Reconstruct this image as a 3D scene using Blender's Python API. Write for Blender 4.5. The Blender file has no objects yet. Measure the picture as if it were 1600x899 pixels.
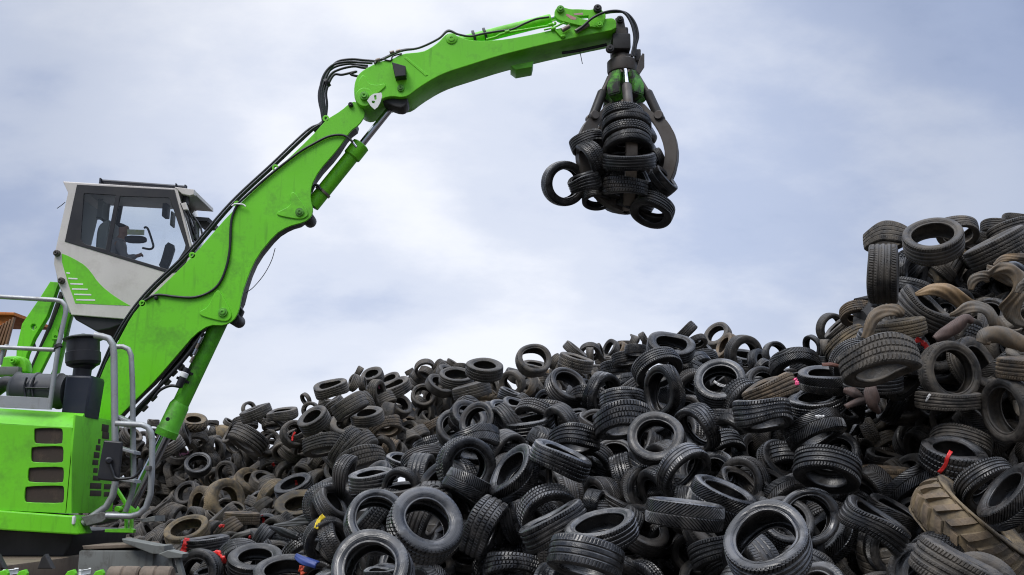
import bpy, bmesh, math, random
import numpy as np
from mathutils import Vector, Matrix, Euler
R = math.radians
random.seed(11)
sc = bpy.context.scene
COL = sc.collection

# ------------------------------------------------------------------ camera
CAM_H = 1.8
PITCH = R(12.0)
cam_d = bpy.data.cameras.new('camera')
cam_d.lens = 35.0
cam_d.sensor_width = 36.0
cam_d.clip_start = 0.1
cam_d.clip_end = 3000
cam_d.dof.use_dof = True
cam_d.dof.focus_distance = 9.5
cam_d.dof.aperture_fstop = 7.0
cam = bpy.data.objects.new('camera', cam_d)
cam.location = (0, 0, CAM_H)
cam.rotation_euler = (R(90) + PITCH, 0, 0)
COL.objects.link(cam)
sc.camera = cam
F, CX, CY = 1600 * 35 / 36, 800.0, 449.5
CR = Euler((R(90) + PITCH, 0, 0)).to_matrix()
CL = Vector((0, 0, CAM_H))

# ------------------------------------------------------------------ sky, sun, exposure
ray_dir = tuple((CR @ Vector(((760 - CX) / F, -(330 - CY) / F, -1.0))).normalized())
SUN_EL, SUN_AZ = R(50), R(215)          # azimuth clockwise from +Y: high, behind and left of the camera
w = bpy.data.worlds.new('World')
sc.world = w
w.use_nodes = True
nt = w.node_tree
nt.nodes.clear()
N = nt.nodes.new
L = nt.links.new


def math_node(tree, op, a, b=None, clamp=False):
    n = tree.nodes.new('ShaderNodeMath')
    n.operation = op
    n.use_clamp = clamp
    for i, v in enumerate((a, b)):
        if v is None:
            continue
        if isinstance(v, (int, float)):
            n.inputs[i].default_value = v
        else:
            tree.links.new(v, n.inputs[i])
    return n.outputs[0]


def ramp(tree, fac, stops, interp='LINEAR'):
    n = tree.nodes.new('ShaderNodeValToRGB')
    n.color_ramp.interpolation = interp
    e = n.color_ramp.elements
    while len(e) < len(stops):
        e.new(0.5)
    for k, (p, c) in zip(e, stops):
        k.position = p
        k.color = (c, c, c, 1) if isinstance(c, (int, float)) else (*c, 1)
    tree.links.new(fac, n.inputs[0])
    return n.outputs[0]


def mixc(tree, fac, a, b, mode='MIX'):
    n = tree.nodes.new('ShaderNodeMix')
    n.data_type = 'RGBA'
    n.blend_type = mode
    for s, v in (('Factor', fac), ('A', a), ('B', b)):
        i = [q for q in n.inputs if q.name == s and (q.type == 'RGBA' if s != 'Factor' else q.type == 'VALUE')][0]
        if isinstance(v, (int, float)):
            i.default_value = v
        elif isinstance(v, tuple):
            i.default_value = (*v, 1)
        else:
            tree.links.new(v, i)
    return [o for o in n.outputs if o.type == 'RGBA'][0]


sky = N('ShaderNodeTexSky')
sky.sky_type = 'NISHITA'
sky.sun_disc = False
sky.sun_elevation = SUN_EL
sky.sun_rotation = SUN_AZ
tc = N('ShaderNodeTexCoord')
sep = N('ShaderNodeSeparateXYZ')
L(tc.outputs['Generated'], sep.inputs[0])
zz = math_node(nt, 'MAXIMUM', sep.outputs[2], 0.0)
inv = math_node(nt, 'DIVIDE', 1.0, math_node(nt, 'ADD', zz, 0.42))
comb = N('ShaderNodeCombineXYZ')
L(math_node(nt, 'MULTIPLY', sep.outputs[0], inv), comb.inputs[0])
L(math_node(nt, 'MULTIPLY', sep.outputs[1], inv), comb.inputs[1])
n1 = N('ShaderNodeTexNoise')
n1.inputs['Scale'].default_value = 1.15
n1.inputs['Detail'].default_value = 3.5
n1.inputs['Roughness'].default_value = 0.5
n1.inputs['Distortion'].default_value = 0.35
mp = N('ShaderNodeMapping')
mp.inputs['Location'].default_value = (0.37, 0.2, 0.7)
mp.inputs['Scale'].default_value = (1.0, 1.35, 1.0)
mp.inputs['Rotation'].default_value = (0, 0, R(-18))
L(comb.outputs[0], mp.inputs[0])
L(mp.outputs[0], n1.inputs['Vector'])
n2 = N('ShaderNodeTexNoise')
n2.inputs['Scale'].default_value = 4.5
n2.inputs['Detail'].default_value = 8
n2.inputs['Roughness'].default_value = 0.6
L(mp.outputs[0], n2.inputs['Vector'])
dens = math_node(nt, 'ADD', math_node(nt, 'MULTIPLY', n1.outputs['Fac'], 0.80), math_node(nt, 'MULTIPLY', n2.outputs['Fac'], 0.20))
# thick grey-blue bellies against thin bright cloud; values are for strength 0.1
cloud = ramp(nt, dens, [(0.30, (2.6, 3.35, 5.1)), (0.40, (4.4, 5.05, 6.7)), (0.49, (6.1, 6.55, 7.7)), (0.60, (8.0, 8.2, 8.8))], 'EASE')
horizon = ramp(nt, sep.outputs[2], [(0.0, 0.75), (0.22, 0.0)])
cloud = mixc(nt, horizon, cloud, (7.5, 7.75, 8.5))
# an overcast sky is brighter towards the zenith
zen = ramp(nt, sep.outputs[2], [(0.48, 1.0), (0.95, 3.6)])
zs = N('ShaderNodeVectorMath')
zs.operation = 'SCALE'
L(cloud, zs.inputs[0])
L(zen, zs.inputs['Scale'])
# the cloud is thinnest, hence brightest, round one direction and thickens away from it
dt = N('ShaderNodeVectorMath')
dt.operation = 'DOT_PRODUCT'
L(tc.outputs['Generated'], dt.inputs[0])
dt.inputs[1].default_value = ray_dir
thin = ramp(nt, dt.outputs['Value'], [(0.80, 0.64), (0.90, 0.84), (0.98, 1.09)], 'EASE')
tint_ = ramp(nt, dt.outputs['Value'], [(0.80, (0.86, 0.94, 1.08)), (0.96, (1.0, 1.0, 1.0))])
zsT = N('ShaderNodeVectorMath')
zsT.operation = 'MULTIPLY'
L(zs.outputs[0], zsT.inputs[0])
L(tint_, zsT.inputs[1])
zs0 = N('ShaderNodeVectorMath')
zs0.operation = 'SCALE'
L(zsT.outputs[0], zs0.inputs[0])
up_f = ramp(nt, sep.outputs[2], [(0.45, 0.0), (0.8, 1.0)])
fr_f = math_node(nt, 'GREATER_THAN', sep.outputs[1], 0.0)
keep = math_node(nt, 'MAXIMUM', up_f, math_node(nt, 'SUBTRACT', 1.0, ramp(nt, sep.outputs[1], [(0.0, 0.0), (0.4, 1.0)])))
th2 = math_node(nt, 'ADD', thin, math_node(nt, 'MULTIPLY', keep, math_node(nt, 'SUBTRACT', 1.0, thin)))
L(th2, zs0.inputs['Scale'])
zs = zs0
# sky dimmed low down behind the camera, added to cut light on near faces
back = ramp(nt, math_node(nt, 'ADD', math_node(nt, 'MULTIPLY', sep.outputs[1], 0.5), 0.5), [(0.30, 0.42), (0.62, 1.0)])
low_f = ramp(nt, sep.outputs[2], [(0.25, 0.0), (0.75, 1.0)])
bk = math_node(nt, 'ADD', back, math_node(nt, 'MULTIPLY', low_f, math_node(nt, 'SUBTRACT', 1.0, back)))
zs2 = N('ShaderNodeVectorMath')
zs2.operation = 'SCALE'
L(zs.outputs[0], zs2.inputs[0])
L(bk, zs2.inputs['Scale'])
warm = ramp(nt, sep.outputs[2], [(0.48, (1.0, 1.0, 1.0)), (0.8, (1.08, 0.99, 0.86))])
full = mixc(nt, 0.94, sky.outputs[0], mixc(nt, 1.0, zs2.outputs[0], warm, 'MULTIPLY'))
bg = N('ShaderNodeBackground')
bg.inputs['Strength'].default_value = 0.1
L(full, bg.inputs[0])
wo = N('ShaderNodeOutputWorld')
L(bg.outputs[0], wo.inputs[0])

sun_d = bpy.data.lights.new('sun', 'SUN')
sun_d.energy = 1.5
sun_d.angle = R(25)
sun_d.color = (1.0, 0.96, 0.9)
sun = bpy.data.objects.new('sun', sun_d)
sd = Vector((math.sin(SUN_AZ) * math.cos(SUN_EL), math.cos(SUN_AZ) * math.cos(SUN_EL), math.sin(SUN_EL)))
sun.rotation_euler = sd.to_track_quat('Z', 'Y').to_euler()
sun.location = sd * 60
COL.objects.link(sun)

sc.view_settings.view_transform = 'Standard'
sc.view_settings.look = 'None'
sc.view_settings.gamma = 1
sc.view_settings.exposure = 0.18
sc.cycles.filter_width = 1.1
sc.view_settings.use_curve_mapping = False
sc.cycles.use_denoising = True
sc.cycles.max_bounces = 8


# ------------------------------------------------------------------ helpers
def ray(px, py):
    return CR @ Vector(((px - CX) / F, -(py - CY) / F, -1.0))


def at(px, py, Y):
    """World point that stands at depth Y (metres ahead) behind photo pixel px, py."""
    d = ray(px, py)
    return CL + d * (Y / d.y)


def atz(px, py, Z):
    """World point at camera depth Z."""
    return CL + ray(px, py) * Z


def tag(o, label, cat, group=None):
    o['label'] = label
    o['category'] = cat
    if group:
        o['group'] = group
    return o


def empty(name, loc, label, cat, group=None):
    o = bpy.data.objects.new(name, None)
    o.location = loc
    o.empty_display_size = 0.2
    COL.objects.link(o)
    return tag(o, label, cat, group)


def link(name, me, m=None, parent=None, smooth=35, sub=False):
    """Links a mesh given in world coordinates; a part's offset cancels its thing's location."""
    if m is not None:
        me.materials.clear()
        me.materials.append(m)
    if smooth is not None:
        me.polygons.foreach_set('use_smooth', [True] * len(me.polygons))
        me.set_sharp_from_angle(angle=R(smooth))
    o = bpy.data.objects.new(name, me)
    COL.objects.link(o)
    if parent is not None:
        o.parent = parent
        if parent.type == 'EMPTY':
            o.location = -parent.location
    return o


def curve_mesh(cu):
    o = bpy.data.objects.new('tmp', cu)
    COL.objects.link(o)
    dg = bpy.context.evaluated_depsgraph_get()
    me = bpy.data.meshes.new_from_object(o.evaluated_get(dg))
    bpy.data.objects.remove(o)
    bpy.data.curves.remove(cu)
    return me


def chaikin(p, n=2, closed=True):
    p = [Vector(q) for q in p]
    for _ in range(n):
        out = []
        m = len(p)
        rng_ = range(m) if closed else range(m - 1)
        if not closed:
            out.append(p[0])
        for i in rng_:
            a, b = p[i], p[(i + 1) % m]
            out += [a * 0.78 + b * 0.22, a * 0.22 + b * 0.78]
        if not closed:
            out.append(p[-1])
        p = out
    return p


def circ(cx, cy, r, n=20):
    return [(cx + r * math.cos(2 * math.pi * i / n), cy + r * math.sin(2 * math.pi * i / n)) for i in range(n)]


def rrect(x0, y0, x1, y1, r, n=4):
    out = []
    for cx, cy, a0 in ((x1 - r, y0 + r, -90), (x1 - r, y1 - r, 0), (x0 + r, y1 - r, 90), (x0 + r, y0 + r, 180)):
        for k in range(n + 1):
            a = R(a0 + 90 * k / n)
            out.append((cx + r * math.cos(a), cy + r * math.sin(a)))
    return out


def plate_mesh(outline, Y, thick, holes=(), bevel=0.01, soft=0):
    """A bevelled slab standing at depth Y..Y+thick whose face has the outline (photo pixels at depth Y)."""
    cu = bpy.data.curves.new('tmp', 'CURVE')
    cu.dimensions = '2D'
    cu.fill_mode = 'BOTH'
    loops = [chaikin(outline, soft) if soft else outline] + list(holes)
    bevel = min(bevel, thick * 0.45)
    for lp in loops:
        sp = cu.splines.new('POLY')
        pts = [at(p[0], p[1], Y) for p in lp]
        sp.points.add(len(pts) - 1)
        for s, q in zip(sp.points, pts):
            s.co = (q.x, q.z, 0, 1)
        sp.use_cyclic_u = True
    cu.extrude = thick / 2 - bevel
    cu.bevel_depth = bevel
    cu.bevel_resolution = 1
    cu.offset = -bevel
    me = curve_mesh(cu)
    me.transform(Matrix(((1, 0, 0, 0), (0, 0, -1, Y + thick / 2), (0, 1, 0, 0), (0, 0, 0, 1))))
    return me


def plate(name, outline, Y, thick, m, parent, holes=(), bevel=0.01, soft=0):
    return link(name, plate_mesh(outline, Y, thick, holes, bevel, soft), m, parent)


def spline(pts, sub=6):
    """Catmull-Rom through 3D points."""
    p = [Vector(q) for q in pts]
    if len(p) < 3:
        return p
    p = [p[0] * 2 - p[1]] + p + [p[-1] * 2 - p[-2]]
    out = []
    for i in range(1, len(p) - 2):
        a, b, c, d = p[i - 1], p[i], p[i + 1], p[i + 2]
        for k in range(sub):
            t = k / sub
            out.append(0.5 * ((2 * b) + (c - a) * t + (2 * a - 5 * b + 4 * c - d) * t * t + (3 * b - a - 3 * c + d) * t ** 3))
    out.append(p[-2])
    return out


def tube_mesh(pts, r, smooth=True, seg=3):
    cu = bpy.data.curves.new('tmp', 'CURVE')
    cu.dimensions = '3D'
    q = spline(pts) if smooth else [Vector(v) for v in pts]
    sp = cu.splines.new('POLY')
    sp.points.add(len(q) - 1)
    for s, v in zip(sp.points, q):
        s.co = (*v, 1)
    cu.bevel_depth = r
    cu.bevel_resolution = seg
    cu.use_fill_caps = True
    return curve_mesh(cu)


def tube(name, pts, r, m, parent, smooth=True):
    return link(name, tube_mesh(pts, r, smooth), m, parent, 50)


def join_mesh(meshes):
    bm = bmesh.new()
    for me in meshes:
        bm.from_mesh(me)
        bpy.data.meshes.remove(me)
    me = bpy.data.meshes.new('joined')
    bm.to_mesh(me)
    bm.free()
    return me


def lathe_mesh(p0, p1, prof, n=28):
    """Turned shape along p0-p1; prof = [(t along axis 0..1, radius m)]."""
    p0, p1 = Vector(p0), Vector(p1)
    ax = (p1 - p0)
    ln = ax.length
    q = ax.to_track_quat('Z', 'Y').to_matrix()
    vs, fs = [], []
    for t, r in prof:
        for k in range(n):
            a = 2 * math.pi * k / n
            vs.append(p0 + q @ Vector((r * math.cos(a), r * math.sin(a), t * ln)))
    for i in range(len(prof) - 1):
        for k in range(n):
            fs.append((i * n + k, i * n + (k + 1) % n, (i + 1) * n + (k + 1) % n, (i + 1) * n + k))
    fs.append(tuple(reversed(range(n))))
    fs.append(tuple(range((len(prof) - 1) * n, len(prof) * n)))
    me = bpy.data.meshes.new('lathe')
    me.from_pydata([tuple(v) for v in vs], [], fs)
    return me


def cyl_mesh(p0, p1, r, bev=0.15):
    ln = (Vector(p1) - Vector(p0)).length
    b = min(r * bev, ln * 0.3)
    return lathe_mesh(p0, p1, [(0, r - b), (b / ln, r), (1 - b / ln, r), (1, r - b)])


def cyl(name, p0, p1, r, m, parent, bev=0.15):
    return link(name, cyl_mesh(p0, p1, r, bev), m, parent)


def box_mesh(lo, hi, bev=0.012, taper=None):
    bm = bmesh.new()
    bmesh.ops.create_cube(bm, size=1)
    lo, hi = Vector(lo), Vector(hi)
    for v in bm.verts:
        v.co = Vector([lo[i] + (v.co[i] + 0.5) * (hi[i] - lo[i]) for i in range(3)])
    bmesh.ops.bevel(bm, geom=bm.edges[:], offset=bev, segments=2, affect='EDGES', profile=0.6)
    me = bpy.data.meshes.new('box')
    bm.to_mesh(me)
    bm.free()
    return me


def pin_mesh(px, py, Y, r_px, out=0.06):
    """A round pin with a boss and a bolt head, facing the camera side (-Y)."""
    r = r_px * Y / F
    a = at(px, py, Y)
    return lathe_mesh(a + Vector((0, 0.02, 0)), a + Vector((0, -out, 0)),
                      [(0, r), (0.62, r), (0.7, r * 0.93), (0.72, r * 0.62), (0.9, r * 0.6), (0.95, r * 0.5), (0.93, r * 0.25), (0.8, r * 0.2)], 24)


# ------------------------------------------------------------------ materials
def mat(name, col, rough=0.5, metal=0.0, spec=0.5):
    m = bpy.data.materials.new(name)
    m.use_nodes = True
    b = m.node_tree.nodes['Principled BSDF']
    b.inputs['Base Color'].default_value = (*col, 1)
    b.inputs['Roughness'].default_value = rough
    b.inputs['Metallic'].default_value = metal
    b.inputs['Specular IOR Level'].default_value = spec
    return m


def noise(t, scale, detail=4, coord='Object', rough=0.55):
    c = t.nodes.new('ShaderNodeTexCoord')
    n = t.nodes.new('ShaderNodeTexNoise')
    n.inputs['Scale'].default_value = scale
    n.inputs['Detail'].default_value = detail
    n.inputs['Roughness'].default_value = rough
    t.links.new(c.outputs[coord], n.inputs['Vector'])
    return n.outputs['Fac']


def bump(t, h, strength, dist):
    b = t.nodes.new('ShaderNodeBump')
    b.inputs['Strength'].default_value = strength
    b.inputs['Distance'].default_value = dist
    t.links.new(h, b.inputs['Height'])
    return b.outputs[0]


def worn(name, col, dirt, amount=0.3, rough=(0.3, 0.6), metal=0.0, scale=2.2, bmp=0.15, lo=0.5):
    """Painted or bare metal with streaks, scuffs and dirt."""
    m = mat(name, col, rough[0], metal)
    t = m.node_tree
    b = t.nodes['Principled BSDF']
    n_a = noise(t, scale, 6)
    n_b = noise(t, scale * 9, 4)
    n_c = noise(t, scale * 0.45, 2)
    f = ramp(t, math_node(t, 'ADD', math_node(t, 'MULTIPLY', n_a, 0.75), math_node(t, 'MULTIPLY', n_b, 0.25)), [(lo, 0.0), (lo + .2, 1.0)])
    f = math_node(t, 'MULTIPLY', f, amount)
    cs = t.nodes.new('ShaderNodeTexCoord')
    ms = t.nodes.new('ShaderNodeMapping')
    ms.inputs['Scale'].default_value = (9.0, 9.0, 0.9)
    t.links.new(cs.outputs['Object'], ms.inputs[0])
    ns = t.nodes.new('ShaderNodeTexNoise')
    ns.inputs['Scale'].default_value = 1.6
    ns.inputs['Detail'].default_value = 6
    t.links.new(ms.outputs[0], ns.inputs['Vector'])
    streak = ramp(t, ns.outputs['Fac'], [(0.56, 0.0), (0.74, 0.6)])
    f = math_node(t, 'MAXIMUM', f, math_node(t, 'MULTIPLY', streak, amount))
    tint = mixc(t, n_c, tuple(c * 0.82 for c in col), tuple(min(1, c * 1.12) for c in col))
    t.links.new(mixc(t, f, tint, dirt), b.inputs['Base Color'])
    t.links.new(ramp(t, n_a, [(0.3, rough[0]), (0.7, rough[1])]), b.inputs['Roughness'])
    t.links.new(bump(t, n_b, bmp, 0.004), b.inputs['Normal'])
    return m


GREEN = worn('green_paint', (0.15, 0.60, 0.010), (0.05, 0.13, 0.015), 0.55, (0.36, 0.55))
GREEN_B = worn('green_paint_plain', (0.15, 0.59, 0.012), (0.06, 0.15, 0.015), 0.42, (0.36, 0.55))
GREEN_OLD = worn('green_paint_scuffed', (0.11, 0.44, 0.02), (0.03, 0.028, 0.022), 1.0, (0.4, 0.7), scale=4, lo=.44)
GREEN_SCUFF = worn('green_paint_scraped', (0.10, 0.42, 0.02), (0.02, 0.019, 0.017), 1.0, (0.45, 0.7), scale=5, lo=.36)
WHITE = worn('cab_white_paint', (0.60, 0.56, 0.52), (0.30, 0.26, 0.22), 0.35, (0.4, 0.6), scale=3)
LABELW = mat('white_label', (0.75, 0.74, 0.72), 0.5)
BLACK = worn('black_steel', (0.012, 0.012, 0.015), (0.03, 0.026, 0.022), 0.5, (0.35, 0.6))
DARKBLUE = worn('dark_blue_steel', (0.012, 0.016, 0.028), (0.05, 0.04, 0.03), 0.4, (0.35, 0.55))
HOSE = mat('hose_rubber', (0.012, 0.012, 0.014), 0.42)
DARK_STEEL = worn('dark_steel', (0.022, 0.02, 0.018), (0.01, 0.009, 0.008), 0.6, (0.4, 0.7))
STEEL = worn('grapple_steel', (0.085, 0.075, 0.066), (0.05, 0.03, 0.02), 0.6, (0.42, 0.65), 0.35, scale=5)
STEEL_P = worn('worn_bright_steel', (0.26, 0.22, 0.18), (0.10, 0.07, 0.05), 0.7, (0.35, 0.6), 0.6, scale=5)
CHROME = mat('chrome_rod', (0.55, 0.55, 0.58), 0.14, 1.0)
GALV = worn('galvanised_tube', (0.36, 0.37, 0.37), (0.20, 0.18, 0.15), 0.6, (0.42, 0.6), 0.55, scale=7)
MESHM = worn('vent_mesh', (0.035, 0.022, 0.014), (0.09, 0.06, 0.04), 0.7, (0.6, 0.8), scale=7)
BOXST = worn('dirty_grey_steel', (0.16, 0.165, 0.15), (0.045, 0.036, 0.028), 1.0, (0.5, 0.75), 0.2, scale=3.5)
DECK = worn('muddy_deck', (0.16, 0.12, 0.085), (0.05, 0.04, 0.03), 0.8, (0.6, 0.85), scale=3)
RUST = worn('rusty_orange_steel', (0.50, 0.15, 0.02), (0.09, 0.03, 0.012), 0.8, (0.6, 0.8), scale=3)
DARKGREY = worn('filter_grey_plastic', (0.045, 0.047, 0.052), (0.09, 0.08, 0.07), 0.4, (0.4, 0.6))
GLASS = bpy.data.materials.new('tinted_glass')
GLASS.use_nodes = True
g_t = GLASS.node_tree
g_t.nodes.clear()
g_o = g_t.nodes.new('ShaderNodeOutputMaterial')
g_m = g_t.nodes.new('ShaderNodeMixShader')
g_tr = g_t.nodes.new('ShaderNodeBsdfTransparent')
g_tr.inputs[0].default_value = (0.985, 0.995, 0.99, 1)
g_gl = g_t.nodes.new('ShaderNodeBsdfGlossy')
g_gl.inputs['Roughness'].default_value = 0.03
g_f = g_t.nodes.new('ShaderNodeFresnel')
g_f.inputs[0].default_value = 1.5
g_t.links.new(g_f.outputs[0], g_m.inputs[0])
g_t.links.new(g_tr.outputs[0], g_m.inputs[1])
g_t.links.new(g_gl.outputs[0], g_m.inputs[2])
g_t.links.new(g_m.outputs[0], g_o.inputs[0])
INTERIOR = mat('cab_interior', (0.28, 0.31, 0.30), 0.7)
REDPL = mat('red_plastic', (0.75, 0.035, 0.03), 0.35)
PINKPL = mat('pink_plastic', (0.85, 0.10, 0.25), 0.4)
ORANGEPL = mat('orange_sticker', (0.85, 0.12, 0.05), 0.5)
YELLOWCL = mat('yellow_cloth', (0.80, 0.58, 0.03), 0.7)
BLUEPL = worn('blue_plastic', (0.035, 0.06, 0.22), (0.02, 0.03, 0.08), 0.4, (0.35, 0.5))


def rubber(name, base, dust, lo, hi, rough, wet=0.0, spec=0.5, grain=0.28):
    """Tyre rubber: per-tyre shade, dust or mud in patches, dull and glossy areas, fine grain."""
    m = mat(name, base, rough, 0, spec)
    t = m.node_tree
    b = t.nodes['Principled BSDF']
    oi = t.nodes.new('ShaderNodeObjectInfo')
    c = t.nodes.new('ShaderNodeTexCoord')
    va = t.nodes.new('ShaderNodeVectorMath')
    va.operation = 'ADD'
    rv = t.nodes.new('ShaderNodeCombineXYZ')
    for i, k in enumerate((31.0, 17.0, 53.0)):
        t.links.new(math_node(t, 'MULTIPLY', oi.outputs['Random'], k), rv.inputs[i])
    t.links.new(c.outputs['Object'], va.inputs[0])
    t.links.new(rv.outputs[0], va.inputs[1])

    def nz(scale, detail=5, r=0.6):
        n = t.nodes.new('ShaderNodeTexNoise')
        n.inputs['Scale'].default_value = scale
        n.inputs['Detail'].default_value = detail
        n.inputs['Roughness'].default_value = r
        t.links.new(va.outputs[0], n.inputs['Vector'])
        return n.outputs['Fac']
    big_n, mid_n, fine = nz(2.6, 5), nz(9.0, 5, 0.65), nz(60.0, 3)
    f = ramp(t, math_node(t, 'ADD', math_node(t, 'MULTIPLY', big_n, 0.6), math_node(t, 'MULTIPLY', mid_n, 0.4)), [(lo, 0.0), (hi, 1.0)])
    rnd = math_node(t, 'ADD', 0.55, math_node(t, 'MULTIPLY', oi.outputs['Random'], 0.9))
    f = math_node(t, 'MULTIPLY', f, rnd, True)
    sh = t.nodes.new('ShaderNodeVectorMath')
    sh.operation = 'SCALE'
    sh.inputs[0].default_value = base
    t.links.new(math_node(t, 'ADD', 0.7, math_node(t, 'MULTIPLY', oi.outputs['Random'], 0.7)), sh.inputs['Scale'])
    t.links.new(mixc(t, f, sh.outputs[0], dust), b.inputs['Base Color'])
    r0 = ramp(t, mid_n, [(0.35, max(0.12, rough - 0.13)), (0.65, rough + 0.12)])
    t.links.new(math_node(t, 'ADD', r0, math_node(t, 'MULTIPLY', f, 0.25), True), b.inputs['Roughness'])
    wv = t.nodes.new('ShaderNodeTexWave')
    wv.wave_type = 'RINGS'
    wv.rings_direction = 'Z'
    wv.inputs['Scale'].default_value = 17
    wv.inputs['Distortion'].default_value = 0.0
    t.links.new(c.outputs['Object'], wv.inputs['Vector'])
    wr_ = math_node(t, 'MULTIPLY', math_node(t, 'POWER', wv.outputs['Fac'], 5.0), 0.7)
    # moulded lettering: raised dashes in two arcs of the side wall
    gr = t.nodes.new('ShaderNodeTexGradient')
    gr.gradient_type = 'RADIAL'
    t.links.new(c.outputs['Object'], gr.inputs[0])
    sx = t.nodes.new('ShaderNodeSeparateXYZ')
    t.links.new(c.outputs['Object'], sx.inputs[0])
    rad = math_node(t, 'SQRT', math_node(t, 'ADD', math_node(t, 'MULTIPLY', sx.outputs[0], sx.outputs[0]), math_node(t, 'MULTIPLY', sx.outputs[1], sx.outputs[1])))
    cell = math_node(t, 'FLOOR', math_node(t, 'MULTIPLY', gr.outputs['Fac'], 130.0))
    wn = t.nodes.new('ShaderNodeTexWhiteNoise')
    wn.noise_dimensions = '2D'
    cv = t.nodes.new('ShaderNodeCombineXYZ')
    t.links.new(cell, cv.inputs[0])
    t.links.new(math_node(t, 'FLOOR', math_node(t, 'MULTIPLY', rad, 130.0)), cv.inputs[1])
    t.links.new(cv.outputs[0], wn.inputs['Vector'])
    band = math_node(t, 'MULTIPLY', math_node(t, 'GREATER_THAN', rad, 0.392), math_node(t, 'LESS_THAN', rad, 0.428))
    arcs = math_node(t, 'GREATER_THAN', math_node(t, 'SINE', math_node(t, 'MULTIPLY', gr.outputs['Fac'], 18.85)), 0.15)
    wr_ = math_node(t, 'ADD', wr_, math_node(t, 'MULTIPLY', math_node(t, 'MULTIPLY', band, arcs), math_node(t, 'MULTIPLY', math_node(t, 'GREATER_THAN', wn.outputs['Value'], 0.5), 3.0)))
    hgt = math_node(t, 'ADD', math_node(t, 'ADD', fine, wr_), math_node(t, 'MULTIPLY', mid_n, 1.6))
    t.links.new(bump(t, hgt, grain, 0.012), b.inputs['Normal'])
    if wet:
        wf = ramp(t, big_n, [(0.47, 0.0), (0.56, wet)])
        t.links.new(wf, b.inputs['Coat Weight'])
        b.inputs['Coat Roughness'].default_value = 0.16
    return m


RUB = {'g': rubber('rubber_glossy_black', (0.0055, 0.0055, 0.006), (0.048, 0.043, 0.038), 0.47, 0.72, 0.30, 0.7, 0.62, 0.16),
       'k': rubber('rubber_dull_black', (0.0075, 0.0075, 0.0078), (0.050, 0.043, 0.036), 0.46, 0.70, 0.38, 0.3, 0.55, 0.2),
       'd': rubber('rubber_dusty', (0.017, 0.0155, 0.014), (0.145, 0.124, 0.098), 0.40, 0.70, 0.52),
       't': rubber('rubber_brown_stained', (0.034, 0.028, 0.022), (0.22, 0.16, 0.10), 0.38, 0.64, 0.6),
       'm': rubber('rubber_mud_caked', (0.042, 0.036, 0.029), (0.235, 0.178, 0.105), 0.38, 0.62, 0.72)}


# ------------------------------------------------------------------ ground
def ground():
    n = 40
    vs, fs = [], []
    for j in range(n + 1):
        for i in range(n + 1):
            x = -1 + 2 * i / n
            y = -1 + 2 * j / n
            vs.append((1500 * x * abs(x) ** 1.5, 1500 * y * abs(y) ** 1.5 + 15, 0))
    for j in range(n):
        for i in range(n):
            a = j * (n + 1) + i
            fs.append((a, a + 1, a + n + 2, a + n + 1))
    me = bpy.data.meshes.new('ground')
    me.from_pydata(vs, [], fs)
    o = link('ground', me, worn('dark_yard_soil', (0.05, 0.043, 0.036), (0.02, 0.018, 0.016), 0.8, (0.6, 0.9), scale=1.2), None, None)
    o['kind'] = 'structure'


ground()


# ------------------------------------------------------------------ tyre shapes
def tread_depth(kind, i, v, per):
    """0 on the block tops .. 1 in a groove; i = column, v = -1..1 across the tread."""
    a = abs(v)
    c = i % per
    if kind == 'r':
        if min(abs(v - q) for q in (-0.62, -0.22, 0.22, 0.62)) < 0.065:
            return 1.0
        if a > 0.70:
            return 0.75 if c == 0 else 0.0
        return 0.35 if c == 0 and (int((v + 1) * 5) % 2 == 0) else 0.0
    if kind == 'v':
        if a < 0.035 or abs(a - 0.5) < 0.035:
            return 0.7
        return 0.95 if c == 0 else 0.0
    if kind == 'b':
        if min(abs(v), abs(a - 0.5)) < 0.05:
            return 1.0
        row = int((v + 1.001) * 2)
        return 1.0 if (i + (per // 2) * (row % 2)) % per == 0 else 0.0
    if kind == 'z':
        if min(abs(v - q) for q in (-0.6, -0.2, 0.2, 0.6)) < 0.06:
            return 0.9
        return 0.5 if c == 0 and a > 0.6 else 0.0
    if kind == 's':
        if min(abs(v - q) for q in (-0.45, 0.0, 0.45)) < 0.05:
            return 0.55
        return 0.3 if c == 0 and a > 0.55 else 0.0
    return 0.0


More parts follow.
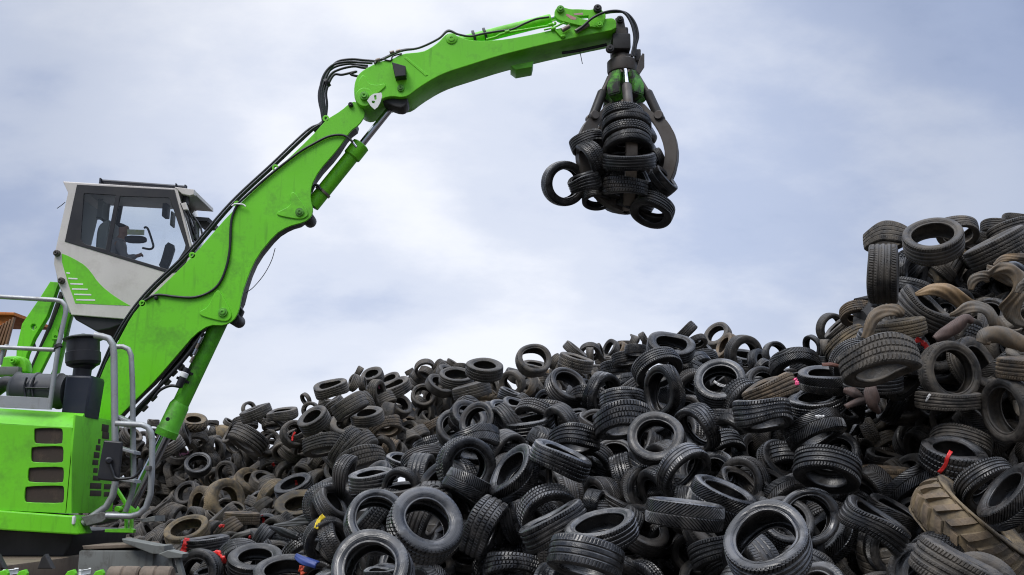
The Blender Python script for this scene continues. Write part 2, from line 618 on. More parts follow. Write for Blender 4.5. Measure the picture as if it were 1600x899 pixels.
def tyre_mesh(name, kind, wr, pitches, per, rim=0.62, wob=0.0, truck=False, seed=0):
    """Unit-diameter tyre about Z: tread blocks, grooves, shoulders, bulging walls, beads and open hollow inside."""
    rnd = random.Random(seed)
    n = pitches * per
    w2 = wr / 2
    gd = 0.018 if not truck else 0.021
    if kind == 'o':
        gd = 0.055
    rt = 0.5
    rows = []                                   # (radius, axial, v or None)
    rb = rim / 2
    hs = rt - rb
    side = [(rb - 0.004, 0.62), (rb + 0.004, 0.80), (rb + 0.016, 0.84), (rb + 0.022, 0.80), (rb + 0.034, 0.84), (rb + hs * 0.34, 0.965),
            (rb + hs * 0.5, 1.0), (rb + hs * 0.56, 0.985), (rb + hs * 0.60, 0.995), (rb + hs * 0.78, 0.96), (rt - 0.022, 0.90)]
    for r_, a_ in side:
        rows.append((r_, -a_ * w2, None))
    vals = sorted(set([round(-1 + 2 * k / 22, 4) for k in range(23)]))
    tw = 0.86 * w2
    for v in vals:
        crown = 0.012 * abs(v) ** 2.6 if kind != 'o' else 0.055 * abs(v) ** 2.2
        rows.append((rt - crown, v * tw, v))
    for r_, a_ in reversed(side):
        rows.append((r_, a_ * w2, None))
    inner = [(rb + 0.012, 0.70), (rb + hs * 0.3, 0.88), (rb + hs * 0.55, 0.91), (rt - 0.06, 0.80), (rt - 0.045, 0.4)]
    for r_, a_ in inner:
        rows.append((r_, a_ * w2, None))
    for r_, a_ in reversed(inner):
        rows.append((r_, -a_ * w2, None))
    vs, fs, sm = [], [], []
    m = len(rows)
    ph = rnd.random() * 6
    slope = {'v': 0.34, 'b': 0.05, 'r': 0.10, 'z': 0.0, 's': 0.06, 'o': 0.5}[kind]
    for j, (r_, a_, v) in enumerate(rows):
        for i in range(n):
            th = 2 * math.pi * i / n
            rr, aa = r_, a_
            if v is not None:
                if kind == 'o':
                    lug = i % per
                    half = 0 if v < 0 else per // 2
                    on = ((i + half) % per) < per * 0.42 and abs(v) > 0.06
                    d = 0.0 if on else 1.0
                    th += slope * abs(v) * 0.5
                else:
                    d = tread_depth(kind, i, v, per)
                    th += slope * abs(v) * (1.0 if kind == 'v' else (1 if v > 0 else -1))
                    if kind == 'z':
                        aa += 0.035 * w2 * (1 if (i // (per // 2)) % 2 else -1) * (1 - abs(v))
                rr -= gd * d
            elif kind == 'o' and r_ > rt - 0.03:
                rr -= gd
            if wob:
                k = wob * math.sin(2 * th + ph) * (1.2 - (r_ - rb) / hs * 0.4)
                aa += aa * k * 0.9 + 0.5 * wob * w2 * math.sin(3 * th + ph * 2)
                aa += 0.32 * wob * rr * math.cos(2 * th + ph + 0.6)
                rr *= 1 + 0.35 * wob * math.cos(2 * th + ph)
            vs.append((rr * math.cos(th), rr * math.sin(th), aa))
    for j in range(m):
        j2 = (j + 1) % m
        tr = rows[j][2] is not None or rows[j2][2] is not None
        for i in range(n):
            i2 = (i + 1) % n
            fs.append((j * n + i, j * n + i2, j2 * n + i2, j2 * n + i))
            sm.append(not tr)
    me = bpy.data.meshes.new(name)
    me.from_pydata(vs, [], fs)
    me.polygons.foreach_set('use_smooth', sm)
    me.materials.append(RUB['k'])
    if kind == 'o':                             # mud packed between the lugs
        me.materials.append(RUB['m'])
        mi = []
        for j in range(m):
            for i in range(n):
                v = rows[j][2]
                j2 = (j + 1) % m
                if v is None or rows[j2][2] is None:
                    mi.append(1)
                    continue
                half = 0 if v < 0 else per // 2
                mi.append(0 if ((i + half) % per) < per * 0.36 and abs(v) > 0.06 else 1)
        me.polygons.foreach_set('material_index', mi)
    me.update()
    return me


SHAPES = {}
SPEC = {'r': (68, 4), 'v': (64, 4), 'b': (54, 5), 'z': (66, 4), 's': (64, 4), 'o': (20, 12)}


def tyre_shape(kind, wr, Dm, seed, low=False):
    wq = min((0.22, 0.28, 0.33, 0.36, 0.40, 0.45, 0.55, 0.75), key=lambda q: abs(q - wr))
    truck = Dm > 0.85
    rim = 0.56 if truck else (0.63, 0.68, 0.59)[seed % 3]
    wob = (0.0, 0.08, 0.03, 0.13, 0.05, 0.19)[(seed * 5) % 6]
    if kind == 'o':
        rim, wob = 0.5, 0.03
    if low:
        wq, rim, wob = (0.36, 0.45)[seed % 2], 0.63, (0.0, 0.08)[seed % 2]
    key = (kind, wq, rim, wob, low)
    if key not in SHAPES:
        p, q = SPEC[kind]
        if low:
            p = p // 2
        SHAPES[key] = tyre_mesh('tyre', kind, wq, p, q, rim, wob, truck, len(SHAPES))
    return SHAPES[key]


def tyre_matrix(px, py, Z, Dm, tilt, ang, rnd):
    d = Vector(((px - CX) / F, -(py - CY) / F, -1.0))
    tow = -d.normalized()
    rx = Vector((0, 1, 0)).cross(tow).normalized()
    up = tow.cross(rx)
    a, q = R(ang), R(tilt)
    n = (rx * math.cos(a) + up * math.sin(a)) * math.sin(q) + tow * math.cos(q)
    n = (CR @ n).normalized()
    rot = n.to_track_quat('Z', 'Y').to_matrix() @ Euler((0, 0, rnd.uniform(0, 6.28))).to_matrix()
    e = rnd.uniform(-0.035, 0.035)
    mt = Matrix.Translation(CL + CR @ (d * Z)) @ rot.to_4x4() @ Matrix.Diagonal((Dm * (1 + e), Dm * (1 - e), Dm, 1))
    return mt


TYRES = [
('G',973.3,182.8,15.28,0.649,56,272,0.22,'b','k','topmost of four tyres stacked on the grapple'),
('G',979.0,196.0,15.25,0.715,55,272,0.22,'v','k','second from top of four tyres stacked on the grapple'),
('G',979.4,212.9,15.20,0.722,55,272,0.22,'b','k','third from top of four tyres stacked on the grapple'),
('G',980.7,231.2,15.15,0.758,55,272,0.24,'v','k','lowest of four tyres stacked on the grapple'),
('G',982.6,251.5,15.08,0.830,84,90,0.29,'r','k','flat ribbed tyre gripped just below the stack of four'),
('G',977.0,293.9,15.25,0.720,80,266,0.38,'b','k','block-treaded tyre lowest across the front of the grapple load'),
('G',881.1,287.0,15.60,0.712,22,0,0.34,'s','k','ring hanging free against the sky at the left of the load'),
('G',913.4,284.6,15.20,0.550,82,110,0.42,'r','k','ribbed tyre jutting out beside the left hanging ring'),
('G',917.8,223.4,15.60,0.540,65,290,0.42,'r','k',"tyre arched over the left tine at the load's upper left"),
('G',924.4,247.9,15.40,0.606,75,210,0.42,'b','k','steep block-treaded tyre right of the arched tyre in the load'),
('G',932.5,311.5,15.60,0.466,55,270,0.34,'r','k','tyre sagging below the jutting ribbed tyre of the load'),
('G',1019.3,328.1,15.40,0.702,55,248,0.34,'r','k','ring hanging lowest at the right of the grapple load'),
('G',1035.7,283.3,15.35,0.483,80,40,0.45,'v','k','chevron tyre squeezed out at the right of the load'),
('G',1022.3,301.7,15.60,0.540,70,300,0.40,'s','k','dark tyre hidden just above the lowest right ring'),
('G',977.0,321.3,15.60,0.368,75,250,0.40,'s','k','small dark tyre at the bottom middle of the load'),
('G',1029.6,247.9,15.80,0.323,75,200,0.40,'s','k','small tyre showing between load and right tine'),
('G',950.1,272.3,15.70,0.642,70,320,0.40,'s','k','dark tyre deep in the load behind the flat ribbed one'),
('G',999.0,311.5,15.70,0.543,80,60,0.40,'s','k','dark tyre between the lowest front tyre and right ring'),
('R',1514.8,828.4,9.67,1.238,80,50,0.36,'o','m','huge muddy tractor tyre with thick diagonal lugs, lower right'),
('F',1199.5,852.8,6.84,0.623,45,105,0.37,'r','g','biggest foreground tyre, glossy with thin ribs, dark hole facing up, right of centre'),
('R',1494.8,892.6,7.30,0.644,85,65,0.40,'r','d','dusty grey rib-treaded tyre lying flat around the big tractor tyre'),
('F',582.9,894.8,7.31,0.624,35,120,0.34,'s','g','black tyre with wide dark hole cut off by the bottom edge, at left'),
('F',1070.0,803.2,8.58,0.671,86,85,0.34,'v','g','glossy black chevron-treaded tyre lying flat below the grapple, mid-heap, right of two'),
('F',663.8,820.7,8.34,0.647,38,60,0.34,'b','g','large black block-treaded tyre facing the viewer, right one of the foreground pair'),
('F',915.0,872.9,8.20,0.630,78,258,0.42,'s','g',"glossy black plain tyre lying flat at the near heap's bottom edge"),
('R',1366.4,819.5,9.03,0.668,83,62,0.34,'r','k','dull black rib-treaded tyre sloping down rightwards around the big tractor tyre'),
('R',1581.2,776.4,8.88,0.657,70,140,0.34,'v','k','dull black chevron-treaded tyre with hole turned left around the big tractor tyre'),
('R',1373.1,564.3,9.56,0.707,72,285,0.42,'b','d','wide dusty block-treaded tyre arched below the tan rubber scraps'),
('F',940.4,831.0,8.74,0.634,69,105,0.34,'r','g','glossy black rib-treaded tyre with hole tilted up below the grapple, mid-heap, right of two'),
('F',866.7,821.8,9.21,0.642,84,118,0.36,'r','g','glossy black rib-treaded tyre sloping up rightwards left-centre on the near heap'),
('F',1128.7,781.9,9.28,0.634,76,68,0.40,'v','g','glossy black chevron-treaded tyre lying flat lower right on near heap'),
('F',586.3,816.2,9.98,0.654,35,60,0.34,'s','g','smooth black tyre half hidden behind the left of the foreground block-treaded ring'),
('F',1292.5,733.2,10.05,0.658,64,264,0.40,'r','k','dull black rib-treaded tyre arched over its hole lower right on near heap'),
('R',1488.5,717.6,10.29,0.674,70,80,0.40,'b','k','dull black tyre with a red strap on its tread'),
('R',1578.8,640.2,10.39,0.680,50,190,0.34,'s','d','dusty grey plain tyre with hole turned left midway down the right heap'),
('F',875.7,718.4,10.43,0.668,82,68,0.34,'z','g','glossy black zigzag-treaded tyre lying flat left-centre on the near heap'),
('B',446.3,901.6,12.85,0.822,62,92,0.34,'s','k',"dull black plain tyre with hole tilted up at the far heap's foot, fifth"),
('F',806.6,888.2,10.20,0.639,75,265,0.34,'b','g',"glossy black block-treaded tyre lying flat at the near heap's bottom edge"),
('F',1292.5,841.7,10.34,0.648,60,140,0.34,'v','g','glossy black chevron-treaded tyre with hole turned left lower right on near heap, left of two'),
('R',1541.3,757.6,9.74,0.610,60,310,0.34,'r','k','dull black rib-treaded tyre arched over its hole around the big tractor tyre'),
('R',1380.1,428.5,11.02,0.690,88,0,0.46,'r','d',"wide ribbed tyre standing upright under a flat tyre at the right heap's edge"),
('F',754.8,823.5,10.41,0.637,85,333,0.45,'b','g','glossy black block-treaded tyre sloping up rightwards left-centre on the near heap'),
('F',856.4,800.7,10.12,0.620,42,300,0.34,'b','g','glossy black tyre facing the viewer left-centre on the near heap, right of two'),
('F',1260.9,809.6,9.95,0.609,22,40,0.34,'s','g','thin-walled black ring directly behind the biggest foreground tyre'),
('R',1421.8,764.2,10.62,0.650,75,310,0.34,'v','k','dull black chevron-treaded tyre sloping up rightwards around the big tractor tyre'),
('R',1395.2,806.3,10.06,0.616,80,62,0.34,'v','k','dull black chevron-treaded tyre sloping down rightwards around the big tractor tyre'),
('R',1483.3,581.8,10.87,0.665,30,10,0.34,'s','d','dusty ring facing the viewer above a thin flat tyre, right heap'),
('R',1481.2,626.3,10.85,0.664,87,90,0.27,'r','d','thin flat dusty tyre with white marks across its tread'),
('R',1559.0,388.0,11.77,0.720,86,118,0.36,'z','d',"dusty grey zigzag-treaded tyre sloping up rightwards on the right heap's summit"),
('F',1191.7,648.3,10.81,0.661,78,280,0.40,'r','g','glossy black rib-treaded tyre lying flat upper right on near heap, rightmost'),
('F',728.1,727.9,11.33,0.677,25,350,0.34,'b','g','black ring standing on edge, framing a tyre behind it, left of centre'),
('F',804.2,740.3,10.71,0.640,65,140,0.34,'v','g','glossy black chevron-treaded tyre with hole turned left left-centre on the near heap'),
('F',1067.8,737.6,10.65,0.637,55,320,0.34,'s','g','glossy black plain tyre with hole turned right below the grapple, mid-heap'),
('R',1500.5,695.2,10.79,0.645,65,265,0.34,'r','d','dusty grey rib-treaded tyre arched over its hole midway down the right heap, right of two'),
('R',1608.0,577.0,10.39,0.621,86,88,0.35,'r','t','brown-stained rib-treaded tyre lying flat midway down the right heap'),
('F',1202.9,610.7,11.36,0.679,87,115,0.32,'r','t','thin brown-stained ribbed tyre sloping up towards the pink tag'),
('F',1272.7,672.7,10.92,0.637,75,297,0.42,'v','g',"chevron tyre with a white label on its tread, near heap's right"),
('F',1026.4,686.7,11.24,0.648,30,110,0.34,'s','k',"plain dull black ring facing the viewer below the near heap's crest"),
('R',1458.3,377.6,11.79,0.680,55,95,0.40,'r','d','dusty ribbed tyre lying open upward, highest left of the right summit'),
('F',734.4,764.0,10.92,0.622,84,240,0.40,'v','g','chevron tyre sloping down in front of the standing black ring'),
('F',781.7,881.5,10.87,0.619,60,300,0.34,'b','g',"glossy black block-treaded tyre arched over its hole at the near heap's bottom edge"),
('F',1073.0,868.9,11.52,0.656,80,10,0.42,'v','g',"glossy black chevron-treaded tyre standing upright at the near heap's bottom edge, right of two"),
('F',1321.3,860.5,11.17,0.636,70,140,0.34,'v','k',"dull black chevron-treaded tyre with hole turned left at the near heap's bottom edge"),
('R',1385.1,914.5,11.54,0.657,35,100,0.34,'s','k','dull black tyre facing the viewer around the big tractor tyre'),
('R',1535.5,671.3,11.12,0.633,85,50,0.45,'v','d','dusty grey chevron-treaded tyre sloping down rightwards midway down the right heap'),
('R',1521.0,570.6,11.27,0.641,60,30,0.34,'r','d','dusty grey rib-treaded tyre with hole turned right midway down the right heap, right of two'),
('R',1364.2,596.4,11.00,0.626,80,90,0.34,'r','k','dull black rib-treaded tyre lying flat midway down the right heap, left of two'),
('R',1441.7,487.2,11.67,0.665,80,52,0.45,'r','d',"dusty grey rib-treaded tyre sloping down rightwards among the right heap's rubber scraps"),
('F',1276.9,631.0,11.60,0.660,70,100,0.34,'z','g','glossy black zigzag-treaded tyre with hole tilted up upper right on near heap'),
('F',972.5,657.4,11.96,0.681,75,280,0.45,'b','g','glossy black block-treaded tyre lying flat below the grapple, mid-heap'),
('R',1402.9,514.9,11.23,0.623,86,100,0.34,'z','m',"mud-caked tan zigzag-treaded tyre lying flat among the right heap's rubber scraps"),
('F',1288.9,594.4,11.60,0.644,75,90,0.34,'v','k','shiny flat tyre with its hole tilted up beside a pink tag'),
('F',978.1,749.8,11.98,0.648,85,18,0.40,'z','g','glossy black zigzag-treaded tyre standing upright below the grapple, mid-heap'),
('F',1089.8,671.0,11.67,0.631,55,212,0.34,'r','g','glossy black rib-treaded tyre with hole turned left upper right on near heap'),
('B',467.2,796.3,19.04,1.024,58,95,0.32,'o','m','muddy tan tractor tyre lying with toothed lugs, foot of the far heap'),
('F',582.9,752.0,12.36,0.651,80,95,0.38,'r','g','glossy ribbed tyre lying flat on another flat tyre, left flank'),
('F',1204.0,769.1,11.76,0.619,75,295,0.45,'r','g','glossy black rib-treaded tyre lying flat lower right on near heap'),
('F',1242.7,575.3,12.58,0.663,55,280,0.34,'v','k',"dull black chevron-treaded tyre arched over its hole on the near heap's crest"),
('F',1125.4,600.7,13.13,0.692,38,95,0.40,'r','g','black tyre facing up with white scraps in its hole, near crest'),
('F',744.6,694.9,12.24,0.645,62,285,0.42,'v','g','glossy black chevron-treaded tyre arched over its hole left-centre on the near heap'),
('B',398.5,879.1,13.35,0.700,58,90,0.34,'s','k',"dull black plain tyre with hole tilted up at the far heap's foot, third"),
('F',897.5,688.4,12.16,0.632,75,270,0.40,'r','g','glossy black rib-treaded tyre lying flat below the grapple, mid-heap'),
('F',716.8,797.6,11.36,0.582,40,40,0.34,'s','g','glossy black tyre facing the viewer left-centre on the near heap, left of two'),
('F',1117.8,743.8,11.37,0.583,40,130,0.34,'s','g','glossy black tyre facing the viewer lower right on near heap'),
('R',1381.9,747.6,11.95,0.612,85,90,0.45,'z','t','brown-stained zigzag-treaded tyre lying flat around the big tractor tyre'),
('F',1036.8,611.8,12.90,0.661,50,185,0.34,'v','k','oval tyre standing with chevron tread right and hole turned left, near crest'),
('B',309.5,899.2,13.18,0.675,32,170,0.34,'s','k',"dull black tyre facing the viewer at the far heap's foot, left of two"),
('F',1032.4,889.3,12.39,0.617,85,55,0.42,'v','g',"glossy black chevron-treaded tyre sloping down rightwards at the near heap's bottom edge"),
('F',1310.2,764.6,11.44,0.570,65,150,0.34,'v','g','glossy black chevron-treaded tyre with hole turned left lower right on near heap, right of two'),
('F',827.6,664.9,13.58,0.677,75,100,0.34,'r','g','glossy black rib-treaded tyre lying flat left-centre on the near heap'),
('F',1026.8,575.3,13.68,0.682,55,300,0.34,'z','k',"dull black zigzag-treaded tyre arched over its hole on the near heap's crest"),
('B',563.5,719.9,16.96,0.845,78,285,0.36,'b','d','dusty grey block-treaded tyre lying flat right on the far heap'),
('B',321.4,852.4,14.60,0.710,85,92,0.33,'r','k','black ribbed tyre lying flat beside a scrap of red plastic'),
('B',374.9,878.3,13.80,0.671,40,280,0.34,'s','k',"dull black tyre facing the viewer at the far heap's foot, right of two"),
('F',710.2,895.9,12.87,0.604,85,340,0.42,'v','g',"glossy black chevron-treaded tyre standing upright at the near heap's bottom edge, left of two"),
('F',930.5,750.9,12.92,0.607,40,190,0.34,'s','g','glossy black tyre facing the viewer below the grapple, mid-heap'),
('F',890.7,905.9,10.81,0.508,60,90,0.34,'s','g',"glossy black plain tyre with hole tilted up at the near heap's bottom edge"),
('F',1026.1,797.3,10.91,0.513,80,130,0.34,'s','g','glossy black plain tyre sloping up rightwards below the grapple, mid-heap'),
('F',1235.0,899.2,11.14,0.523,70,60,0.34,'s','k',"dull black plain tyre with hole tilted up at the near heap's bottom edge"),
('R',1388.6,724.4,13.10,0.615,80,80,0.42,'s','d','dusty grey plain tyre lying flat around the big tractor tyre'),
('R',1410.7,593.1,11.79,0.554,65,320,0.34,'b','d','dusty grey block-treaded tyre with hole turned right midway down the right heap'),
('R',1324.4,675.0,13.95,0.655,65,140,0.34,'v','g','glossy black chevron-treaded tyre with hole turned left midway down the right heap'),
('R',1581.2,364.3,13.08,0.615,78,290,0.40,'r','d',"dusty grey rib-treaded tyre lying flat on the right heap's summit"),
('F',1212.8,683.8,12.61,0.592,86,25,0.42,'b','g','glossy black block-treaded tyre standing upright upper right on near heap'),
('R',1323.6,539.6,12.57,0.590,75,310,0.40,'r','m',"mud-caked tan rib-treaded tyre sloping up rightwards among the right heap's rubber scraps"),
('F',1047.9,544.3,14.64,0.687,60,80,0.34,'s','k',"dull black plain tyre with hole tilted up on the near heap's crest, leftmost"),
('F',972.6,628.4,13.44,0.631,72,275,0.42,'z','g','glossy black zigzag-treaded tyre arched over its hole below the grapple, mid-heap'),
('B',475.7,863.3,14.95,0.689,55,300,0.34,'b','k',"dull black block-treaded tyre arched over its hole at the far heap's foot"),
('F',905.1,766.4,12.53,0.571,70,280,0.34,'v','g','glossy black chevron-treaded tyre arched over its hole below the grapple, mid-heap, left of two'),
('R',1397.6,656.8,14.03,0.639,65,300,0.34,'v','d','dusty grey chevron-treaded tyre arched over its hole midway down the right heap'),
('R',1609.9,666.1,11.69,0.532,80,180,0.40,'r','d','dusty grey rib-treaded tyre standing upright midway down the right heap'),
('F',939.4,615.6,14.30,0.651,55,345,0.34,'v','g','glossy black chevron-treaded tyre with hole turned right below the grapple, mid-heap'),
('B',292.8,831.8,18.34,0.821,60,105,0.34,'s','m',"mud-caked truck tyre lying flat beside the machine's steel box"),
('F',1030.2,842.8,12.07,0.533,70,270,0.45,'r','g','glossy black rib-treaded tyre arched over its hole below the grapple, mid-heap'),
('R',1463.8,670.5,12.86,0.568,40,190,0.34,'s','d','dusty grey tyre facing the viewer midway down the right heap'),
('R',1495.3,361.9,13.29,0.586,60,280,0.34,'s','d',"dusty grey plain tyre arched over its hole on the right heap's summit"),
('B',351.6,782.6,21.25,0.922,40,20,0.34,'s','m','large tan mud-caked truck tyre facing the viewer'),
('F',544.2,775.3,13.54,0.578,74,95,0.38,'r','g',"lower ribbed tyre of the flat pair on the near heap's left flank"),
('F',526.5,819.5,13.58,0.580,82,115,0.40,'v','g',"glossy black chevron-treaded tyre lying flat on the near heap's left flank"),
('F',666.0,739.8,13.98,0.597,60,300,0.34,'r','g','glossy black rib-treaded tyre arched over its hole left-centre on the near heap'),
('F',1094.8,841.0,11.37,0.486,80,20,0.34,'b','k','dull black block-treaded tyre standing upright lower right on near heap'),
('R',1373.1,879.3,12.40,0.530,70,100,0.34,'v','k','dull black chevron-treaded tyre with hole tilted up around the big tractor tyre'),
('R',1424.1,875.1,11.41,0.487,70,100,0.34,'s','k','dull black plain tyre with hole tilted up around the big tractor tyre, left of two'),
('R',1455.0,841.7,11.23,0.479,70,40,0.34,'s','k','dull black plain tyre with hole turned right around the big tractor tyre, left of two'),
('R',1585.6,852.8,13.91,0.594,60,40,0.34,'s','k','dull black plain tyre with hole turned right around the big tractor tyre, right of two'),
('R',1429.5,667.8,13.84,0.591,60,330,0.34,'r','d','dusty grey rib-treaded tyre with hole turned right midway down the right heap, left of two'),
('R',1468.3,604.1,12.35,0.527,80,90,0.30,'r','k','dull black rib-treaded tyre lying flat midway down the right heap, right of two'),
('R',1385.2,372.1,13.29,0.568,72,275,0.45,'s','d','dusty tyre lying flat on top of the upright wide tyre'),
('R',1390.6,467.8,13.14,0.561,75,145,0.34,'v','t',"brown-stained chevron-treaded tyre sloping up rightwards among the right heap's rubber scraps"),
('F',1160.8,692.6,13.76,0.588,82,270,0.50,'b','g','glossy black block-treaded tyre lying flat upper right on near heap'),
('R',1486.9,419.8,14.47,0.597,82,335,0.50,'r','d',"dusty grey rib-treaded tyre standing upright on the right heap's summit"),
('B',541.6,698.2,17.91,0.739,78,320,0.42,'b','d','dusty grey block-treaded tyre sloping up rightwards right on the far heap'),
('B',560.3,701.3,17.49,0.722,75,310,0.40,'r','d','dusty grey rib-treaded tyre sloping up rightwards right on the far heap'),
('R',1421.6,709.6,13.52,0.539,85,70,0.42,'r','t','brown-stained rib-treaded tyre lying flat around the big tractor tyre'),
('F',1161.9,554.2,16.70,0.666,35,350,0.34,'s','d',"dusty grey tyre facing the viewer on the near heap's crest"),
('F',968.2,683.8,13.25,0.528,68,315,0.42,'r','g','glossy black rib-treaded tyre with hole turned right below the grapple, mid-heap, right of two'),
('B',737.1,610.9,20.70,0.825,87,105,0.35,'s','d','dusty grey plain tyre lying flat right on the far heap'),
('B',504.4,696.0,18.43,0.734,75,275,0.40,'r','d','dusty grey rib-treaded tyre lying flat amid the far heap, right of two'),
('B',388.2,687.4,23.31,0.929,78,235,0.45,'r','d',"broad rib-treaded tyre sloping down, biggest on the far heap's left slope"),
('F',1047.9,552.7,16.05,0.619,75,80,0.40,'s','k',"dull black plain tyre lying flat on the near heap's crest"),
('F',1061.3,583.0,15.84,0.611,60,120,0.34,'s','k','dull black plain tyre with hole tilted up below the grapple, mid-heap'),
('R',1448.3,436.3,14.11,0.542,40,200,0.34,'s','m',"mud-caked tan tyre facing the viewer among the right heap's rubber scraps"),
('F',1084.3,576.2,15.82,0.608,60,310,0.34,'v','g','glossy black chevron-treaded tyre arched over its hole upper right on near heap'),
('B',430.2,778.2,20.68,0.795,45,320,0.34,'s','m',"mud-caked tan plain tyre with hole turned right at the far heap's foot"),
('B',459.9,761.6,19.82,0.762,65,110,0.34,'r','k','black tyre with red tie leaning over a tan truck tyre'),
('B',392.5,757.5,23.05,0.869,50,50,0.40,'s','m','mud-caked truck tyre with a smaller grey tyre lying in it'),
('B',756.7,578.3,19.75,0.737,68,85,0.36,'b','d',"thick pale truck tyre lying flat on the far heap's crest"),
('F',627.2,727.0,15.54,0.575,75,75,0.42,'b','g',"glossy black block-treaded tyre lying flat on the near heap's left flank"),
('F',927.2,793.0,11.08,0.410,75,350,0.45,'v','g','glossy black chevron-treaded tyre standing upright below the grapple, mid-heap'),
('F',1186.3,735.4,14.06,0.520,85,50,0.42,'v','g','glossy black chevron-treaded tyre sloping down rightwards lower right on near heap, left of two'),
('F',1284.8,904.8,13.92,0.515,80,270,0.34,'r','k',"dull black rib-treaded tyre lying flat at the near heap's bottom edge, right of two"),
('F',1132.0,905.9,13.69,0.507,80,80,0.34,'r','k',"dull black rib-treaded tyre lying flat at the near heap's bottom edge, left of two"),
('R',1596.7,830.6,13.08,0.484,80,200,0.42,'b','k','dull black block-treaded tyre standing upright around the big tractor tyre'),
('R',1603.3,877.1,15.06,0.557,75,160,0.34,'r','k','dull black rib-treaded tyre standing upright around the big tractor tyre'),
('R',1424.0,549.2,11.33,0.419,80,120,0.40,'b','k',"dull black block-treaded tyre sloping up rightwards among the right heap's rubber scraps"),
('R',1339.8,644.0,14.60,0.540,70,90,0.34,'s','k','dull black plain tyre with hole tilted up midway down the right heap, leftmost'),
('R',1554.6,613.0,11.49,0.425,70,130,0.34,'s','k','dull black plain tyre with hole tilted up midway down the right heap, rightmost'),
('R',1594.4,347.7,14.28,0.529,75,270,0.34,'v','d',"dusty grey chevron-treaded tyre lying flat on the right heap's summit, right of two"),
('R',1341.0,490.5,14.52,0.537,60,280,0.34,'r','t',"brown-stained rib-treaded tyre arched over its hole among the right heap's rubber scraps"),
('R',1561.2,423.0,14.51,0.537,70,60,0.34,'s','k',"dull black plain tyre with hole tilted up on the right heap's summit"),
('R',1499.2,454.0,15.77,0.583,70,90,0.34,'s','k',"dull black plain tyre with hole tilted up among the right heap's rubber scraps"),
('F',1257.3,615.2,13.11,0.485,70,60,0.34,'s','g','glossy black plain tyre with hole tilted up upper right on near heap'),
('F',898.4,652.8,15.12,0.560,60,60,0.34,'r','g','glossy black rib-treaded tyre with hole tilted up below the grapple, mid-heap, left of two'),
('F',788.9,647.2,16.37,0.606,60,60,0.34,'s','g','glossy black plain tyre with hole tilted up left-centre on the near heap'),
('F',910.6,620.7,15.88,0.587,45,20,0.34,'r','g','glossy black rib-treaded tyre with hole turned right below the grapple, mid-heap, left of two'),
('F',972.6,604.1,15.28,0.566,65,290,0.34,'v','g','glossy black chevron-treaded tyre arched over its hole below the grapple, mid-heap, right of two'),
('B',546.4,635.2,18.71,0.692,84,300,0.45,'s','d','dusty grey plain tyre sloping up rightwards right on the far heap'),
('F',674.6,698.5,15.18,0.562,70,280,0.34,'b','g','glossy black block-treaded tyre arched over its hole left-centre on the near heap'),
('B',377.8,809.9,18.27,0.655,86,85,0.33,'b','t',"brown-stained block-treaded tyre lying flat at the far heap's foot"),
('F',992.5,883.8,11.70,0.416,75,120,0.34,'s','g',"glossy black plain tyre sloping up rightwards at the near heap's bottom edge"),
('F',1204.7,798.5,10.24,0.364,75,240,0.34,'v','g','glossy black chevron-treaded tyre sloping down rightwards lower right on near heap, right of two'),
('R',1388.6,683.8,15.26,0.543,70,60,0.34,'s','k','dull black plain tyre with hole tilted up midway down the right heap, second'),
('R',1522.5,424.1,15.05,0.535,82,325,0.50,'v','d',"dusty grey chevron-treaded tyre sloping up rightwards on the right heap's summit"),
('F',1219.3,595.2,13.52,0.481,65,100,0.34,'s','g',"glossy black plain tyre with hole tilted up on the near heap's crest"),
('F',965.5,577.2,16.30,0.580,78,275,0.42,'b','k',"dull black block-treaded tyre lying flat on the near heap's crest"),
('B',833.1,563.1,20.48,0.729,35,60,0.34,'s','d','dusty grey tyre facing the viewer on the far crest, centre, second'),
('B',899.5,567.5,22.36,0.796,82,75,0.40,'b','d','dusty grey block-treaded tyre lying flat on the far crest, centre'),
('B',615.0,608.6,22.69,0.807,75,110,0.38,'r','d',"dusty grey rib-treaded tyre lying flat on the far heap's crest"),
('B',713.2,591.9,21.36,0.760,66,85,0.34,'r','d',"dusty grey rib-treaded tyre with hole tilted up on the far heap's crest, left of two"),
('B',574.1,651.8,19.16,0.682,72,100,0.34,'r','d','dusty grey rib-treaded tyre with hole tilted up right on the far heap'),
('B',755.6,626.3,22.07,0.785,60,270,0.34,'o','t','brown-stained lugged tractor tyre arched over its hole right on the far heap'),
('F',725.7,646.2,16.76,0.596,60,320,0.34,'r','k','dull black rib-treaded tyre with hole turned right left-centre on the near heap'),
('B',315.1,788.2,21.99,0.782,55,170,0.34,'s','m',"mud-caked tan plain tyre with hole turned left at the far heap's foot"),
('B',517.6,607.5,19.21,0.670,74,105,0.34,'r','d',"grey tyre lying on the far heap's crest, apart left of the others"),
('F',1163.0,563.0,17.50,0.607,72,80,0.40,'s','k',"dull black plain tyre with hole tilted up on the near heap's crest, rightmost"),
('R',1430.6,622.9,12.94,0.442,70,280,0.34,'r','d','dusty grey rib-treaded tyre arched over its hole midway down the right heap, left of two'),
('R',1430.6,423.0,13.48,0.460,80,320,0.45,'r','k',"dull black rib-treaded tyre sloping up rightwards on the right heap's summit"),
('F',813.2,692.6,13.84,0.473,70,100,0.34,'r','g','glossy black rib-treaded tyre with hole tilted up left-centre on the near heap'),
('B',491.1,657.3,19.66,0.671,65,120,0.40,'r','d','dusty grey rib-treaded tyre with hole tilted up amid the far heap'),
('F',592.9,898.1,8.26,0.270,80,90,0.34,'v','g',"glossy black chevron-treaded tyre lying flat at the near heap's bottom edge"),
('R',1527.3,377.7,13.56,0.444,75,265,0.42,'v','d',"dusty grey chevron-treaded tyre lying flat on the right heap's summit, left of two"),
